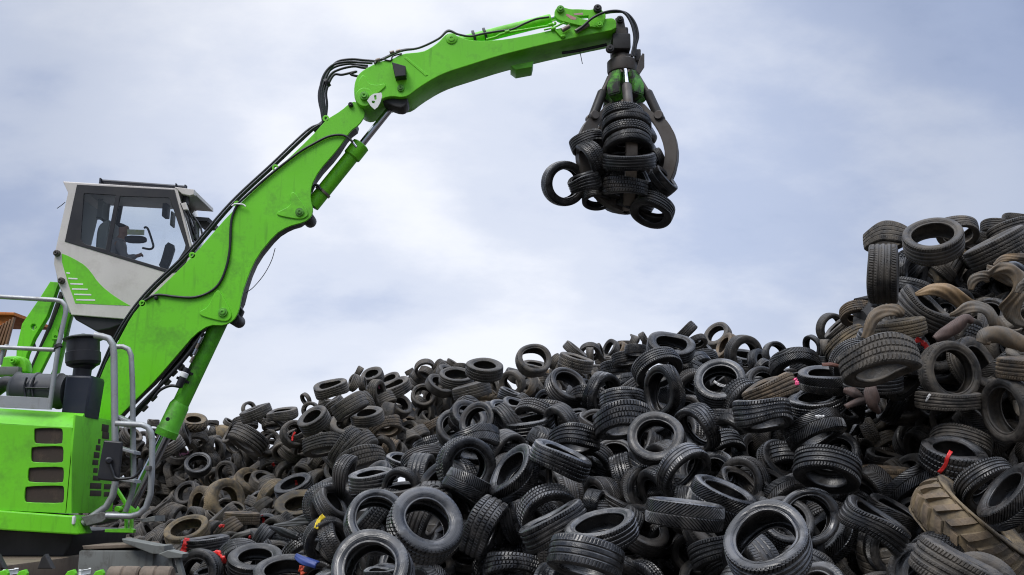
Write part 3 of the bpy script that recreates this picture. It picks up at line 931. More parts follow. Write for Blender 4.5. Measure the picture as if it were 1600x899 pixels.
('F',1260.7,573.5,13.19,0.432,75,290,0.42,'r','k',"dull black rib-treaded tyre lying flat on the near heap's crest, rightmost"),
('F',1124.3,652.8,12.74,0.417,80,270,0.42,'r','g','glossy black rib-treaded tyre lying flat upper right on near heap, leftmost'),
('B',602.9,667.3,20.08,0.657,70,285,0.42,'b','t','brown-stained block-treaded tyre arched over its hole right on the far heap, left of two'),
('B',400.4,645.8,21.61,0.707,85,110,0.36,'s','d','small ring standing on edge against the sky, far heap left of centre'),
('B',441.3,647.6,20.98,0.687,82,100,0.30,'s','d',"dusty grey plain tyre lying flat on the far heap's crest"),
('F',523.2,863.8,12.48,0.391,65,60,0.34,'r','k',"dull black rib-treaded tyre with hole tilted up at the near heap's bottom edge"),
('F',985.5,806.4,11.23,0.352,75,270,0.34,'v','g','glossy black chevron-treaded tyre lying flat below the grapple, mid-heap, left of two'),
('R',1350.9,697.1,15.02,0.470,84,80,0.40,'b','k','dull black block-treaded tyre lying flat midway down the right heap'),
('R',1560.2,705.7,11.12,0.348,80,30,0.45,'b','d','dusty grey block-treaded tyre sloping down rightwards around the big tractor tyre'),
('F',1096.6,562.0,17.56,0.550,65,280,0.34,'r','k',"dull black rib-treaded tyre arched over its hole on the near heap's crest"),
('F',1314.7,646.1,12.28,0.385,75,60,0.34,'s','k','dull black plain tyre sloping down rightwards upper right on near heap'),
('R',1298.1,513.3,15.90,0.498,40,350,0.34,'s','d',"dusty grey tyre facing the viewer among the right heap's rubber scraps"),
('R',1311.3,516.6,14.97,0.469,80,135,0.42,'r','d',"dusty grey rib-treaded tyre sloping up rightwards among the right heap's rubber scraps"),
('F',854.2,632.8,16.70,0.523,45,170,0.34,'s','g','glossy black plain tyre with hole turned left left-centre on the near heap'),
('B',569.7,728.1,19.21,0.601,85,90,0.34,'r','t','brown-stained rib-treaded tyre lying flat right on the far heap'),
('B',264.2,699.2,24.24,0.759,80,118,0.42,'r','d','dusty grey rib-treaded tyre sloping up rightwards behind the boom cylinder rod'),
('B',348.3,807.0,19.55,0.601,87,130,0.35,'s','d',"dusty grey plain tyre sloping up rightwards at the far heap's foot"),
('R',1555.7,356.6,13.61,0.407,70,270,0.42,'r','d',"dusty grey rib-treaded tyre arched over its hole on the right heap's summit"),
('F',1135.3,542.1,19.28,0.576,70,150,0.34,'r','t',"brown-stained rib-treaded tyre with hole turned left on the near heap's crest"),
('F',979.3,560.7,15.87,0.474,78,280,0.42,'r','k',"dull black rib-treaded tyre lying flat on the near heap's crest, second"),
('B',679.2,667.3,22.93,0.685,70,300,0.34,'b','t','brown-stained block-treaded tyre arched over its hole right on the far heap, right of two'),
('F',1186.0,568.0,16.45,0.486,60,20,0.34,'s','k',"dull black plain tyre with hole turned right on the near heap's crest, left of two"),
('B',302.9,815.2,20.03,0.590,65,170,0.42,'r','d','dusty narrow tyre standing on edge against the flat muddy truck tyre'),
('B',411.0,843.0,16.92,0.498,80,330,0.60,'r','k',"dull black rib-treaded tyre sloping up rightwards at the far heap's foot"),
('B',489.0,824.1,18.44,0.543,70,130,0.34,'s','k',"dull black plain tyre with hole tilted up at the far heap's foot, rightmost"),
('F',1121.4,524.8,19.90,0.581,50,130,0.34,'s','d','grey tyre leaning with open hole on the crest against the sky'),
('F',795.5,852.8,11.27,0.321,75,100,0.34,'r','k','dull black rib-treaded tyre lying flat left-centre on the near heap'),
('R',1583.4,701.5,11.49,0.327,70,60,0.34,'s','k','dull black plain tyre with hole tilted up around the big tractor tyre, right of two'),
('R',1408.6,424.6,12.87,0.366,85,0,0.34,'r','k',"dull black rib-treaded tyre standing upright on the right heap's summit"),
('R',1368.6,445.1,12.82,0.365,70,180,0.34,'s','d',"dusty grey plain tyre with hole turned left among the right heap's rubber scraps"),
('F',1138.7,573.1,17.11,0.487,75,280,0.34,'r','k',"dull black rib-treaded tyre lying flat on the near heap's crest, third"),
('B',685.9,603.1,23.46,0.668,60,60,0.34,'s','d','dusty grey plain tyre with hole tilted up right on the far heap'),
('F',675.0,705.8,14.74,0.420,80,300,0.50,'s','g','glossy black plain tyre sloping up rightwards left-centre on the near heap'),
('F',772.2,645.1,17.27,0.492,55,70,0.34,'r','k','dull black rib-treaded tyre with hole tilted up left-centre on the near heap'),
('B',302.2,660.6,26.03,0.741,62,85,0.34,'o','t','lugged tractor tyre showing on the skyline behind the boom cylinder'),
('F',1091.9,545.3,18.53,0.524,70,60,0.34,'s','k',"dull black plain tyre with hole tilted up on the near heap's crest, second"),
('B',356.0,829.4,17.76,0.500,82,310,0.55,'r','t',"brown-stained rib-treaded tyre sloping up rightwards at the far heap's foot"),
('B',411.8,820.0,18.61,0.524,55,100,0.34,'s','k',"dull black plain tyre with hole tilted up at the far heap's foot, fourth"),
('B',444.9,849.4,16.91,0.476,80,250,0.50,'b','k',"dull black block-treaded tyre lying flat at the far heap's foot"),
('B',253.8,881.3,17.34,0.488,70,130,0.34,'s','k',"dull black plain tyre with hole tilted up at the far heap's foot, leftmost"),
('F',504.4,890.4,13.36,0.361,80,90,0.40,'b','k',"dull black block-treaded tyre lying flat at the near heap's bottom edge"),
('F',1210.6,554.2,15.45,0.418,40,20,0.34,'s','k',"dull black tyre facing the viewer on the near heap's crest"),
('B',801.0,598.5,22.39,0.606,35,200,0.34,'s','d','dusty grey tyre facing the viewer on the far crest, centre, leftmost'),
('B',898.4,549.8,23.71,0.641,85,50,0.34,'r','d','dusty grey rib-treaded tyre sloping down rightwards on the far crest, centre'),
('B',555.7,680.5,20.07,0.543,45,275,0.34,'s','d','dusty grey plain tyre arched over its hole right on the far heap'),
('B',609.0,704.3,20.72,0.560,80,340,0.60,'z','t','brown-stained zigzag-treaded tyre standing upright right on the far heap'),
('F',713.6,671.7,14.82,0.401,60,290,0.34,'r','k','dull black rib-treaded tyre arched over its hole left-centre on the near heap'),
('B',309.6,726.6,25.19,0.681,40,100,0.34,'s','k',"dull black tyre facing the viewer on the far heap's left slope"),
('B',383.0,663.2,23.86,0.645,72,275,0.40,'r','d',"dusty grey rib-treaded tyre arched over its hole on the far heap's crest, left of two"),
('B',410.0,752.5,22.92,0.620,60,70,0.40,'s','d','small grey tyre lying inside a mud-caked truck tyre'),
('B',293.4,771.1,24.06,0.651,50,150,0.34,'s','d',"dusty grey plain tyre with hole turned left on the far heap's left slope"),
('B',515.4,676.6,20.56,0.550,72,90,0.25,'s','d','dusty grey plain tyre with hole tilted up amid the far heap, right of two'),
('B',834.0,575.0,23.57,0.606,75,80,0.40,'s','d','dusty grey plain tyre lying flat on the far crest, centre'),
('B',738.0,590.1,23.34,0.600,72,80,0.34,'r','d',"dusty grey rib-treaded tyre with hole tilted up on the far heap's crest, right of two"),
('B',700.0,585.0,24.34,0.626,70,60,0.34,'s','d',"dusty grey plain tyre with hole tilted up on the far heap's crest, rightmost"),
('F',668.2,749.8,13.52,0.346,85,75,0.50,'s','g','glossy black plain tyre lying flat left-centre on the near heap, left of two'),
('R',1510.5,394.5,14.04,0.360,80,250,0.45,'r','m',"mud-caked tan rib-treaded tyre lying flat on the right heap's summit"),
('F',1175.2,595.2,14.12,0.362,70,290,0.42,'r','k','dull black rib-treaded tyre arched over its hole upper right on near heap'),
('B',284.8,679.5,25.41,0.651,82,15,0.45,'r','d',"dusty grey rib-treaded tyre standing upright on the far heap's crest"),
('B',445.3,660.2,22.96,0.588,78,230,0.42,'r','d',"dusty grey rib-treaded tyre sloping down rightwards on the far heap's crest"),
('B',423.6,709.8,24.27,0.622,86,125,0.42,'s','d','dusty grey plain tyre sloping up rightwards amid the far heap'),
('B',226.9,835.5,23.68,0.606,70,30,0.45,'r','d',"dusty grey rib-treaded tyre with hole turned right at the far heap's foot"),
('B',353.9,741.0,25.25,0.629,30,170,0.34,'s','d',"dusty grey tyre facing the viewer on the far heap's left slope, right of two"),
('B',325.2,825.6,18.88,0.459,75,275,0.42,'r','t',"brown-stained rib-treaded tyre lying flat at the far heap's foot"),
('F',875.2,619.5,17.18,0.416,75,90,0.34,'s','g','glossy black plain tyre lying flat left-centre on the near heap, right of two'),
('F',993.9,548.2,15.51,0.375,78,270,0.42,'v','k',"dull black chevron-treaded tyre lying flat on the near heap's crest"),
('F',796.6,618.4,17.96,0.435,82,70,0.45,'r','k',"dull black rib-treaded tyre lying flat on the near heap's crest, leftmost"),
('B',872.4,590.7,24.20,0.586,75,20,0.45,'r','d',"dusty grey rib-treaded tyre standing upright behind the near heap's left crest"),
('B',899.5,590.8,24.73,0.598,50,270,0.34,'s','d',"dusty grey plain tyre arched over its hole behind the near heap's left crest"),
('B',689.2,618.5,24.81,0.600,85,85,0.35,'r','d','dusty grey rib-treaded tyre lying flat right on the far heap, second'),
('B',689.2,631.2,24.97,0.604,80,90,0.35,'r','d','dusty grey rib-treaded tyre lying flat right on the far heap, rightmost'),
('B',597.8,681.6,21.07,0.510,84,110,0.45,'r','d','dusty grey rib-treaded tyre lying flat right on the far heap, leftmost'),
('B',505.5,717.1,20.92,0.506,75,310,0.34,'r','d','dusty grey rib-treaded tyre sloping up rightwards amid the far heap, left of two'),
('B',427.6,663.1,23.90,0.578,70,275,0.34,'r','d',"dusty grey rib-treaded tyre arched over its hole on the far heap's crest, right of two"),
('B',475.0,737.7,22.50,0.544,75,275,0.45,'r','d','dusty grey rib-treaded tyre lying flat amid the far heap, left of two'),
('B',231.9,764.0,26.50,0.641,55,275,0.34,'s','d','dusty grey plain tyre arched over its hole behind the boom cylinder rod'),
('B',255.3,792.6,25.38,0.614,84,125,0.42,'r','d',"dusty grey rib-treaded tyre sloping up rightwards at the far heap's foot"),
('F',1072.2,518.8,17.64,0.427,86,315,0.42,'r','d','block of tyre tilted against the sky at the near crest'),
('B',582.3,588.7,24.27,0.570,60,110,0.42,'s','d',"dusty grey plain tyre with hole tilted up on the far heap's crest, leftmost"),
('B',637.6,619.7,25.27,0.593,20,0,0.34,'s','d','dusty grey tyre facing the viewer right on the far heap'),
('B',522.3,633.4,20.84,0.489,86,130,0.45,'r','d','dusty grey rib-treaded tyre sloping up rightwards amid the far heap, right of two'),
('B',333.9,701.8,26.57,0.624,20,200,0.34,'s','d',"dusty grey tyre facing the viewer on the far heap's left slope, left of two"),
('B',806.0,588.0,23.48,0.543,70,60,0.34,'r','d','dusty grey rib-treaded tyre with hole tilted up on the far crest, centre'),
('B',267.7,829.5,21.47,0.495,55,150,0.34,'s','d',"dusty grey plain tyre with hole turned left at the far heap's foot"),
('B',424.0,860.4,16.09,0.371,85,40,0.50,'r','k',"dull black rib-treaded tyre sloping down rightwards at the far heap's foot"),
('B',321.4,897.2,14.47,0.333,70,100,0.34,'s','k',"dull black plain tyre with hole tilted up at the far heap's foot, second"),
('F',1270.1,541.7,13.24,0.301,45,200,0.34,'s','k',"dull black plain tyre with hole turned left on the near heap's crest"),
('F',1190.7,577.5,15.05,0.343,60,330,0.34,'s','k',"dull black plain tyre with hole turned right on the near heap's crest, right of two"),
('B',609.1,596.4,25.43,0.579,66,110,0.42,'s','d',"dusty grey plain tyre with hole tilted up on the far heap's crest, second"),
('B',689.6,581.5,25.00,0.569,78,320,0.45,'r','d',"dusty grey rib-treaded tyre sloping up rightwards on the far heap's crest"),
('B',642.7,662.8,24.03,0.547,70,70,0.42,'s','t','brown-stained plain tyre with hole tilted up right on the far heap'),
('B',276.4,713.3,26.60,0.606,60,80,0.34,'s','d','dusty grey plain tyre with hole tilted up behind the boom cylinder rod, second'),
('B',429.0,678.7,24.44,0.557,40,110,0.34,'s','d',"dusty grey tyre facing the viewer on the far heap's crest, left of two"),
('B',378.2,705.2,26.45,0.602,65,300,0.42,'r','d',"dusty grey rib-treaded tyre arched over its hole on the far heap's left slope"),
('B',473.4,680.8,22.32,0.508,55,95,0.34,'s','d','dusty grey plain tyre with hole tilted up amid the far heap, left of two'),
('B',322.9,752.8,25.98,0.592,80,350,0.50,'r','t',"brown-stained rib-treaded tyre standing upright on the far heap's left slope"),
('B',289.2,749.2,26.49,0.603,65,75,0.42,'s','d','dusty grey plain tyre with hole tilted up behind the boom cylinder rod, rightmost'),
('B',257.3,753.7,26.99,0.614,75,280,0.42,'r','d','dusty grey rib-treaded tyre lying flat behind the boom cylinder rod'),
('B',240.1,782.0,26.94,0.613,45,270,0.34,'s','d',"dusty grey plain tyre arched over its hole at the far heap's foot"),
('B',213.3,755.0,27.50,0.626,60,60,0.34,'s','d','dusty grey plain tyre with hole tilted up behind the boom cylinder rod, leftmost'),
('B',213.3,788.2,27.36,0.623,60,80,0.34,'s','d',"dusty grey plain tyre with hole tilted up at the far heap's foot"),
('B',655.2,590.5,27.15,0.593,72,80,0.34,'s','d',"dusty grey plain tyre with hole tilted up on the far heap's crest, third"),
('F',1089.0,535.1,18.14,0.387,60,300,0.34,'r','d',"dusty grey rib-treaded tyre arched over its hole on the near heap's crest"),
('F',1140.9,677.1,13.27,0.283,80,90,0.40,'r','g','glossy black rib-treaded tyre lying flat upper right on near heap, second'),
('F',1290.2,563.4,12.88,0.275,85,90,0.40,'s','k','dull black plain tyre lying flat upper right on near heap'),
('B',921.7,549.9,26.66,0.569,40,270,0.34,'s','d','dusty grey tyre facing the viewer on the far crest, centre, rightmost'),
('B',954.0,546.3,28.32,0.605,60,150,0.34,'s','d','dusty grey plain tyre with hole turned left on the far crest, centre'),
('B',663.9,576.1,26.34,0.562,40,280,0.34,'s','d',"dusty grey tyre facing the viewer on the far heap's crest, right of two"),
('B',224.4,691.2,27.23,0.581,30,180,0.34,'s','d','dusty grey tyre facing the viewer behind the boom cylinder rod'),
('B',293.0,719.5,27.37,0.584,70,140,0.42,'r','d',0),
('B',348.3,707.5,27.63,0.590,70,320,0.42,'r','d',0),
('B',446.3,716.5,23.95,0.511,50,120,0.34,'s','d',0),
('B',470.5,699.6,22.65,0.484,50,320,0.34,'s','d',0),
('B',459.5,728.0,23.36,0.499,50,300,0.34,'s','d',0),
('B',440.9,743.2,23.84,0.509,75,250,0.45,'r','d',0),
('B',364.7,727.3,27.11,0.579,55,270,0.34,'s','k',0),
('B',213.3,724.0,27.80,0.593,70,100,0.34,'r','d',0),
('B',268.4,860.5,17.86,0.366,60,95,0.34,'s','d',0),
('F',1289.2,545.4,12.89,0.257,80,0,0.40,'r','d',0),
('F',819.8,628.8,17.00,0.339,70,220,0.42,'b','k',0),
('B',853.8,592.3,24.28,0.484,40,170,0.34,'s','t',0),
('B',649.2,603.2,26.51,0.528,82,50,0.42,'r','d',0),
('B',495.1,716.0,21.41,0.427,80,320,0.40,'s','d',0),
('B',247.8,819.5,24.38,0.468,85,80,0.34,'r','d',0),
('B',460.8,869.7,16.11,0.309,80,90,0.45,'r','k',0),
('B',937.0,550.5,27.53,0.509,80,20,0.34,'r','d',0),
('B',943.8,563.4,27.90,0.516,82,90,0.40,'r','d',0),
('B',969.3,547.6,30.42,0.563,70,150,0.34,'s','t',0),
('B',553.1,598.6,22.07,0.408,82,155,0.45,'r','d',0),
('B',679.3,647.4,25.68,0.475,55,170,0.34,'s','t',0),
('B',605.1,636.3,23.18,0.429,82,20,0.55,'r','d',0),
('B',580.9,631.1,22.02,0.407,85,110,0.34,'r','d',0),
('B',631.1,682.9,22.61,0.418,40,170,0.34,'s','d',0),
('B',485.5,641.8,21.39,0.396,25,180,0.34,'s','d',0),
('B',770.0,606.4,22.83,0.422,50,60,0.34,'s','d',0),
('B',638.6,704.6,21.99,0.407,80,60,0.50,'s','m',0),
('B',421.4,729.7,25.20,0.466,65,90,0.34,'s','k',0),
('B',421.4,736.6,24.83,0.459,60,270,0.34,'s','d',0),
('B',401.9,780.4,22.08,0.408,50,120,0.34,'s','k',0),
('B',370.2,795.3,20.93,0.375,60,60,0.34,'s','d',0),
('B',219.9,797.6,28.03,0.502,50,90,0.34,'s','d',0),
('B',653.7,589.8,26.65,0.474,80,50,0.45,'r','d',0),
('B',868.4,565.6,23.95,0.409,75,330,0.45,'r','d',0),
('B',932.8,577.5,26.89,0.459,86,90,0.55,'r','d',0),
('B',839.7,608.5,24.25,0.414,85,30,0.45,'b','t',0),
('B',666.1,583.4,26.18,0.447,65,240,0.45,'r','d',0),
('B',642.7,648.4,24.64,0.421,60,45,0.34,'s','t',0),
('B',510.8,629.9,20.98,0.358,82,80,0.45,'r','d',0),
('B',584.1,604.2,23.62,0.403,82,110,0.34,'r','d',0),
('B',621.7,637.4,24.17,0.413,85,90,0.45,'r','d',0),
('B',411.0,651.9,24.21,0.413,60,40,0.45,'s','d',0),
('B',252.0,737.7,27.98,0.478,75,275,0.34,'r','d',0),
('B',276.4,769.4,26.77,0.457,80,160,0.50,'r','d',0),
('B',315.1,678.4,27.80,0.475,60,170,0.34,'s','d',0),
('B',348.4,677.6,27.32,0.467,87,0,0.80,'s','m',0),
('B',448.0,693.0,23.86,0.407,82,60,0.45,'r','d',0),
('B',273.8,727.3,27.71,0.473,80,20,0.45,'r','d',0),
('B',921.7,555.2,26.38,0.432,88,0,0.50,'r','d',0),
('B',989.2,535.4,32.77,0.513,85,340,0.55,'r','d',0),
('B',1014.7,535.4,35.23,0.552,75,270,0.34,'r','d',0),
('B',654.9,645.1,25.38,0.397,60,50,0.34,'s','t',0),
('B',526.5,661.1,20.49,0.321,50,60,0.34,'s','d',0),
('B',719.1,630.7,24.65,0.386,80,120,0.34,'r','d',0),
('B',566.3,600.8,22.66,0.355,80,10,0.45,'r','d',0),
('B',634.8,693.7,22.31,0.349,85,80,0.30,'s','d',0),
('B',336.8,732.0,27.35,0.428,70,160,0.50,'r','d',0),
('B',305.5,670.7,27.55,0.431,50,270,0.34,'s','d',0),
('B',331.4,677.2,27.78,0.435,82,340,0.50,'r','d',0),
('B',311.9,700.2,27.95,0.438,60,200,0.34,'s','d',0),
('B',364.6,687.3,27.36,0.428,80,30,0.45,'r','d',0),
('B',383.9,720.7,26.87,0.421,85,320,0.50,'b','d',0),
('B',261.6,731.2,27.68,0.433,80,160,0.45,'r','d',0),
('B',388.2,638.7,24.25,0.362,35,20,0.34,'s','d',0),
('B',560.8,641.1,20.90,0.297,80,60,0.60,'r','k',0),
('B',621.5,669.8,22.47,0.320,85,70,0.45,'r','d',0),
('B',719.1,573.1,23.47,0.334,75,270,0.34,'r','d',0),
('B',685.5,571.5,25.25,0.359,80,330,0.45,'r','d',0),
('B',255.3,769.4,27.59,0.393,82,80,0.45,'r','d',0),
('B',359.4,661.5,26.35,0.375,75,60,0.34,'r','d',0),
('B',329.0,807.6,20.48,0.288,75,50,0.50,'r','d',0),
('B',346.3,793.7,21.51,0.303,60,60,0.34,'s','d',0),
('B',477.8,623.9,21.59,0.292,60,210,0.34,'s','d',0),
('B',920.6,587.4,26.17,0.335,86,90,0.40,'r','d',0),
('B',1005.8,528.8,34.64,0.444,80,30,0.50,'r','d',0),
('B',974.8,536.5,31.32,0.401,80,270,0.34,'r','d',0),
('B',668.2,616.3,26.12,0.335,80,60,0.34,'r','d',0),
('B',484.4,678.3,21.75,0.279,50,90,0.34,'s','d',0),
('B',663.7,634.0,25.90,0.332,80,80,0.50,'s','m',0),
('B',239.8,661.5,27.01,0.346,85,90,0.60,'r','d',0),
('B',300.6,695.3,27.72,0.355,82,10,0.50,'r','d',0),
('B',397.2,729.4,26.08,0.334,80,340,0.50,'r','d',0),
('B',575.0,620.8,22.28,0.254,80,60,0.60,'s','m',0),
('B',698.1,642.9,25.49,0.290,80,100,0.34,'r','d',0),
('B',705.8,567.2,24.03,0.274,85,60,0.45,'r','d',0),
('B',332.8,661.5,27.26,0.310,70,260,0.34,'r','d',0),
('B',390.2,733.0,26.29,0.299,70,60,0.34,'s','k',0),
('B',560.8,580.9,23.20,0.248,85,330,0.60,'r','d',0),
('B',640.2,581.2,27.19,0.271,85,300,0.50,'r','d',0),
('G',957.4,252.8,16.05,0.682,60,60,0.40,'s','k',0),
('G',996.6,247.9,16.05,0.682,70,120,0.40,'s','k',0),
('G',986.8,282.1,15.95,0.702,65,30,0.40,'s','k',0),
('G',962.3,294.3,15.90,0.650,60,280,0.40,'s','k',0),
('G',996.6,218.5,16.10,0.608,70,300,0.40,'s','k',0),
('G',967.2,218.5,16.10,0.608,70,200,0.40,'s','k',0),
('R',1572.2,467.6,14.24,0.614,66,47,0.45,'s','k',0),
('B',156.2,703.2,27.52,0.631,70,81,0.33,'r','d',0),
('R',1577.8,534.6,11.52,0.576,38,329,0.45,'s','d',0),
('B',174.7,716.0,27.40,0.550,84,136,0.33,'v','d',0),
('R',1481.0,498.5,12.71,0.563,36,156,0.33,'s','k',0),
('B',271.3,908.1,15.93,0.536,61,160,0.45,'s','d',0),
('B',155.8,743.1,27.80,0.547,86,194,0.33,'r','d',0),
('B',830.9,610.0,23.09,0.560,44,250,0.45,'v','d',0),
('B',148.3,852.3,25.67,0.604,71,15,0.45,'r','d',0),
('B',201.1,858.5,23.36,0.574,62,197,0.33,'s','d',0),
('B',139.8,793.0,27.64,0.613,29,264,0.33,'b','d',0),
('B',168.6,826.6,26.42,0.629,71,248,0.33,'r','d',0),
('R',1593.8,405.1,13.50,0.594,73,23,0.45,'v','d',0),
('B',165.3,869.2,23.95,0.608,33,274,0.33,'b','d',0),
('R',1539.8,448.3,14.44,0.521,63,294,0.40,'b','k',0),
('R',1619.1,493.6,12.74,0.540,48,276,0.33,'b','d',0),
('B',138.3,711.8,27.91,0.614,37,44,0.33,'s','d',0),
('R',1543.3,496.6,13.22,0.544,39,28,0.33,'b','d',0),
('B',232.7,876.5,19.94,0.659,34,44,0.33,'v','d',0),
('R',1605.9,449.1,14.09,0.598,76,139,0.40,'v','k',0),
('B',264.1,803.4,24.62,0.594,61,290,0.40,'b','d',0),
('F',1005.7,763.9,11.29,0.535,29,6,0.40,'v','k',0),
('B',137.7,762.4,28.05,0.589,80,16,0.40,'v','d',0),
('B',251.3,850.0,21.32,0.632,68,342,0.33,'r','d',0),
('F',797.7,812.3,10.78,0.527,85,18,0.33,'r','k',0),
('B',241.1,724.0,26.74,0.565,39,127,0.45,'b','d',0),
('B',155.7,893.0,22.49,0.648,59,112,0.33,'r','d',0),
('B',173.6,774.6,27.53,0.601,80,212,0.40,'v','d',0),
('B',530.1,739.0,19.95,0.581,42,119,0.40,'b','d',0),
('B',184.9,755.5,27.55,0.569,71,222,0.33,'r','d',0),
('B',189.4,797.1,27.01,0.654,79,280,0.33,'r','d',0),
('B',201.3,900.0,19.66,0.550,51,229,0.45,'s','d',0),
('B',169.9,849.8,25.11,0.568,63,172,0.33,'b','d',0),
('F',1215.9,720.9,11.80,0.532,48,40,0.33,'b','k',0),
('B',211.5,700.7,26.74,0.535,81,325,0.45,'s','d',0),
('B',183.0,683.2,26.97,0.532,55,127,0.45,'b','d',0),
('R',1617.8,721.6,10.65,0.529,34,132,0.33,'r','d',0),
('B',135.5,686.5,27.76,0.641,84,312,0.45,'r','d',0),
('B',260.0,681.2,26.34,0.555,47,6,0.33,'b','d',0),
('R',1615.2,559.0,11.15,0.575,71,98,0.45,'s','d',0),
('B',201.0,833.9,25.20,0.612,40,187,0.33,'s','d',0),
('B',165.2,801.1,27.33,0.627,73,272,0.45,'r','d',0),
('F',672.7,888.2,10.74,0.566,58,80,0.33,'b','k',0),
('B',177.4,892.0,21.69,0.546,74,138,0.40,'b','d',0),
('B',136.8,813.5,27.29,0.570,71,354,0.33,'b','d',0),
('B',235.5,744.4,26.89,0.657,41,142,0.40,'b','d',0),
('B',136.0,871.2,24.90,0.643,72,356,0.33,'v','d',0),
('R',1618.0,906.5,11.94,0.656,46,313,0.45,'b','k',0),
('B',191.3,722.1,27.21,0.532,36,274,0.40,'r','d',0),
('B',496.9,756.6,20.72,0.657,44,90,0.33,'r','d',0),
('R',1619.0,823.8,10.75,0.600,32,69,0.33,'v','d',0),
('B',239.6,814.2,25.09,0.627,43,91,0.33,'s','d',0),
('B',204.5,681.7,26.66,0.580,62,50,0.45,'b','d',0),
('B',244.2,902.6,17.38,0.548,26,159,0.40,'s','d',0),
('R',1506.1,529.3,11.89,0.529,58,345,0.40,'s','d',0),
('B',222.3,856.9,22.33,0.534,48,150,0.40,'r','d',0),
('B',241.5,683.5,26.35,0.544,59,35,0.33,'r','d',0),
('B',164.8,759.6,27.77,0.553,38,39,0.45,'r','d',0),
('B',158.2,914.5,20.94,0.529,44,297,0.45,'r','d',0),
('B',137.7,742.4,28.05,0.527,85,292,0.33,'b','d',0),
('B',162.4,681.2,27.29,0.544,32,330,0.45,'s','d',0),
('F',984.4,913.2,10.49,0.590,65,136,0.40,'s','k',0),
('B',205.4,804.3,26.58,0.539,57,338,0.33,'v','d',0),
('B',155.0,854.1,25.51,0.561,71,133,0.45,'v','d',0),
('F',846.5,867.5,10.29,0.543,75,176,0.40,'b','k',0),
('B',149.3,879.0,24.11,0.605,38,227,0.40,'s','d',0),
('B',223.0,875.2,20.73,0.645,75,67,0.33,'s','d',0),
('R',1589.6,484.0,13.82,0.542,34,48,0.33,'s','k',0),
('F',798.0,822.2,10.91,0.574,53,322,0.45,'v','k',0),
('F',1033.2,769.9,11.00,0.610,61,207,0.40,'b','k',0),
('B',419.0,693.2,23.84,0.635,26,101,0.33,'s','d',0),
('R',1543.5,502.8,13.08,0.639,50,128,0.45,'v','k',0),
('R',1455.1,546.1,11.76,0.600,35,29,0.45,'r','d',0),
('B',649.5,682.8,22.03,0.653,74,305,0.40,'s','d',0),
('F',539.3,744.5,13.25,0.556,75,346,0.33,'r','k',0),
('F',1177.6,713.3,12.29,0.607,52,21,0.33,'v','k',0),
('F',870.3,749.5,11.68,0.523,78,188,0.33,'b','k',0),
('R',1591.1,544.1,11.63,0.592,33,267,0.33,'s','d',0),
('F',968.7,789.2,11.24,0.523,73,67,0.40,'r','k',0),
('R',1617.3,411.2,13.83,0.608,40,218,0.40,'b','d',0),
('R',1593.4,439.3,14.12,0.638,62,245,0.40,'r','d',0),
('R',1437.1,899.3,8.92,0.565,29,77,0.33,'v','d',0),
('B',237.7,810.4,25.57,0.579,72,162,0.45,'v','d',0),
('F',959.2,717.9,12.70,0.563,43,98,0.40,'r','k',0),
('R',1563.8,457.8,14.48,0.562,39,351,0.33,'v','k',0),
('B',225.8,909.0,18.09,0.636,74,226,0.33,'r','d',0),
('B',180.5,799.0,27.33,0.617,45,132,0.45,'s','d',0),
('F',1003.5,828.8,10.77,0.608,54,56,0.33,'s','k',0),
('B',265.2,897.8,17.01,0.528,63,7,0.33,'b','d',0),
('B',661.1,619.5,23.60,0.582,25,81,0.40,'b','d',0),
('B',523.0,724.8,20.23,0.639,84,42,0.33,'r','d',0),
('R',1487.6,486.1,13.28,0.632,47,353,0.45,'b','k',0),
('B',200.1,802.9,26.92,0.648,82,8,0.33,'s','d',0),
('F',963.4,909.1,10.18,0.530,35,286,0.33,'v','k',0),
('B',182.5,778.2,27.68,0.601,54,277,0.40,'v','d',0),
('R',1358.5,683.1,13.77,0.525,81,201,0.40,'b','d',0),
('R',1337.4,713.6,13.39,0.552,85,20,0.40,'b','d',0),
('B',159.1,833.2,26.62,0.609,36,86,0.33,'s','d',0),
('B',200.4,766.7,27.43,0.618,43,249,0.45,'b','d',0),
('B',197.5,910.5,19.34,0.581,80,65,0.45,'s','d',0),
('B',194.1,691.7,27.00,0.570,77,102,0.33,'v','d',0),
('B',152.4,900.3,22.41,0.603,25,237,0.45,'s','d',0),
('F',1127.9,703.1,12.16,0.579,60,297,0.45,'r','k',0),
('B',214.5,742.1,27.34,0.599,56,231,0.40,'r','d',0),
('F',687.5,898.4,11.45,0.535,78,119,0.45,'v','k',0),
('F',1228.0,723.6,11.89,0.633,61,278,0.45,'r','k',0),
('F',1324.7,622.1,12.47,0.524,76,329,0.33,'r','k',0),
('B',197.1,870.1,22.62,0.644,84,309,0.45,'b','d',0),
('F',1234.6,630.2,12.49,0.660,62,160,0.40,'r','k',0),
('B',144.7,801.9,27.69,0.640,62,342,0.33,'s','d',0),
('B',363.8,678.1,25.27,0.591,72,153,0.40,'b','d',0),
('F',1103.9,910.2,10.67,0.581,42,92,0.40,'v','k',0),
('F',1341.7,780.2,11.45,0.547,47,62,0.33,'r','k',0),
('B',140.2,768.2,28.18,0.540,64,212,0.45,'v','d',0),
('F',1079.6,606.8,14.28,0.552,35,324,0.33,'b','k',0),
('B',207.7,706.9,27.16,0.565,53,271,0.33,'v','d',0),
('B',244.9,724.4,26.95,0.557,42,176,0.33,'s','d',0),
('B',504.5,757.2,20.73,0.657,28,344,0.45,'r','d',0),
('B',588.4,612.1,21.73,0.548,63,353,0.40,'b','d',0),
('B',138.1,701.4,27.99,0.583,76,82,0.40,'r','d',0),
('B',174.4,885.6,22.45,0.590,85,297,0.40,'s','d',0),
('F',730.8,905.6,11.71,0.615,44,15,0.33,'b','k',0),
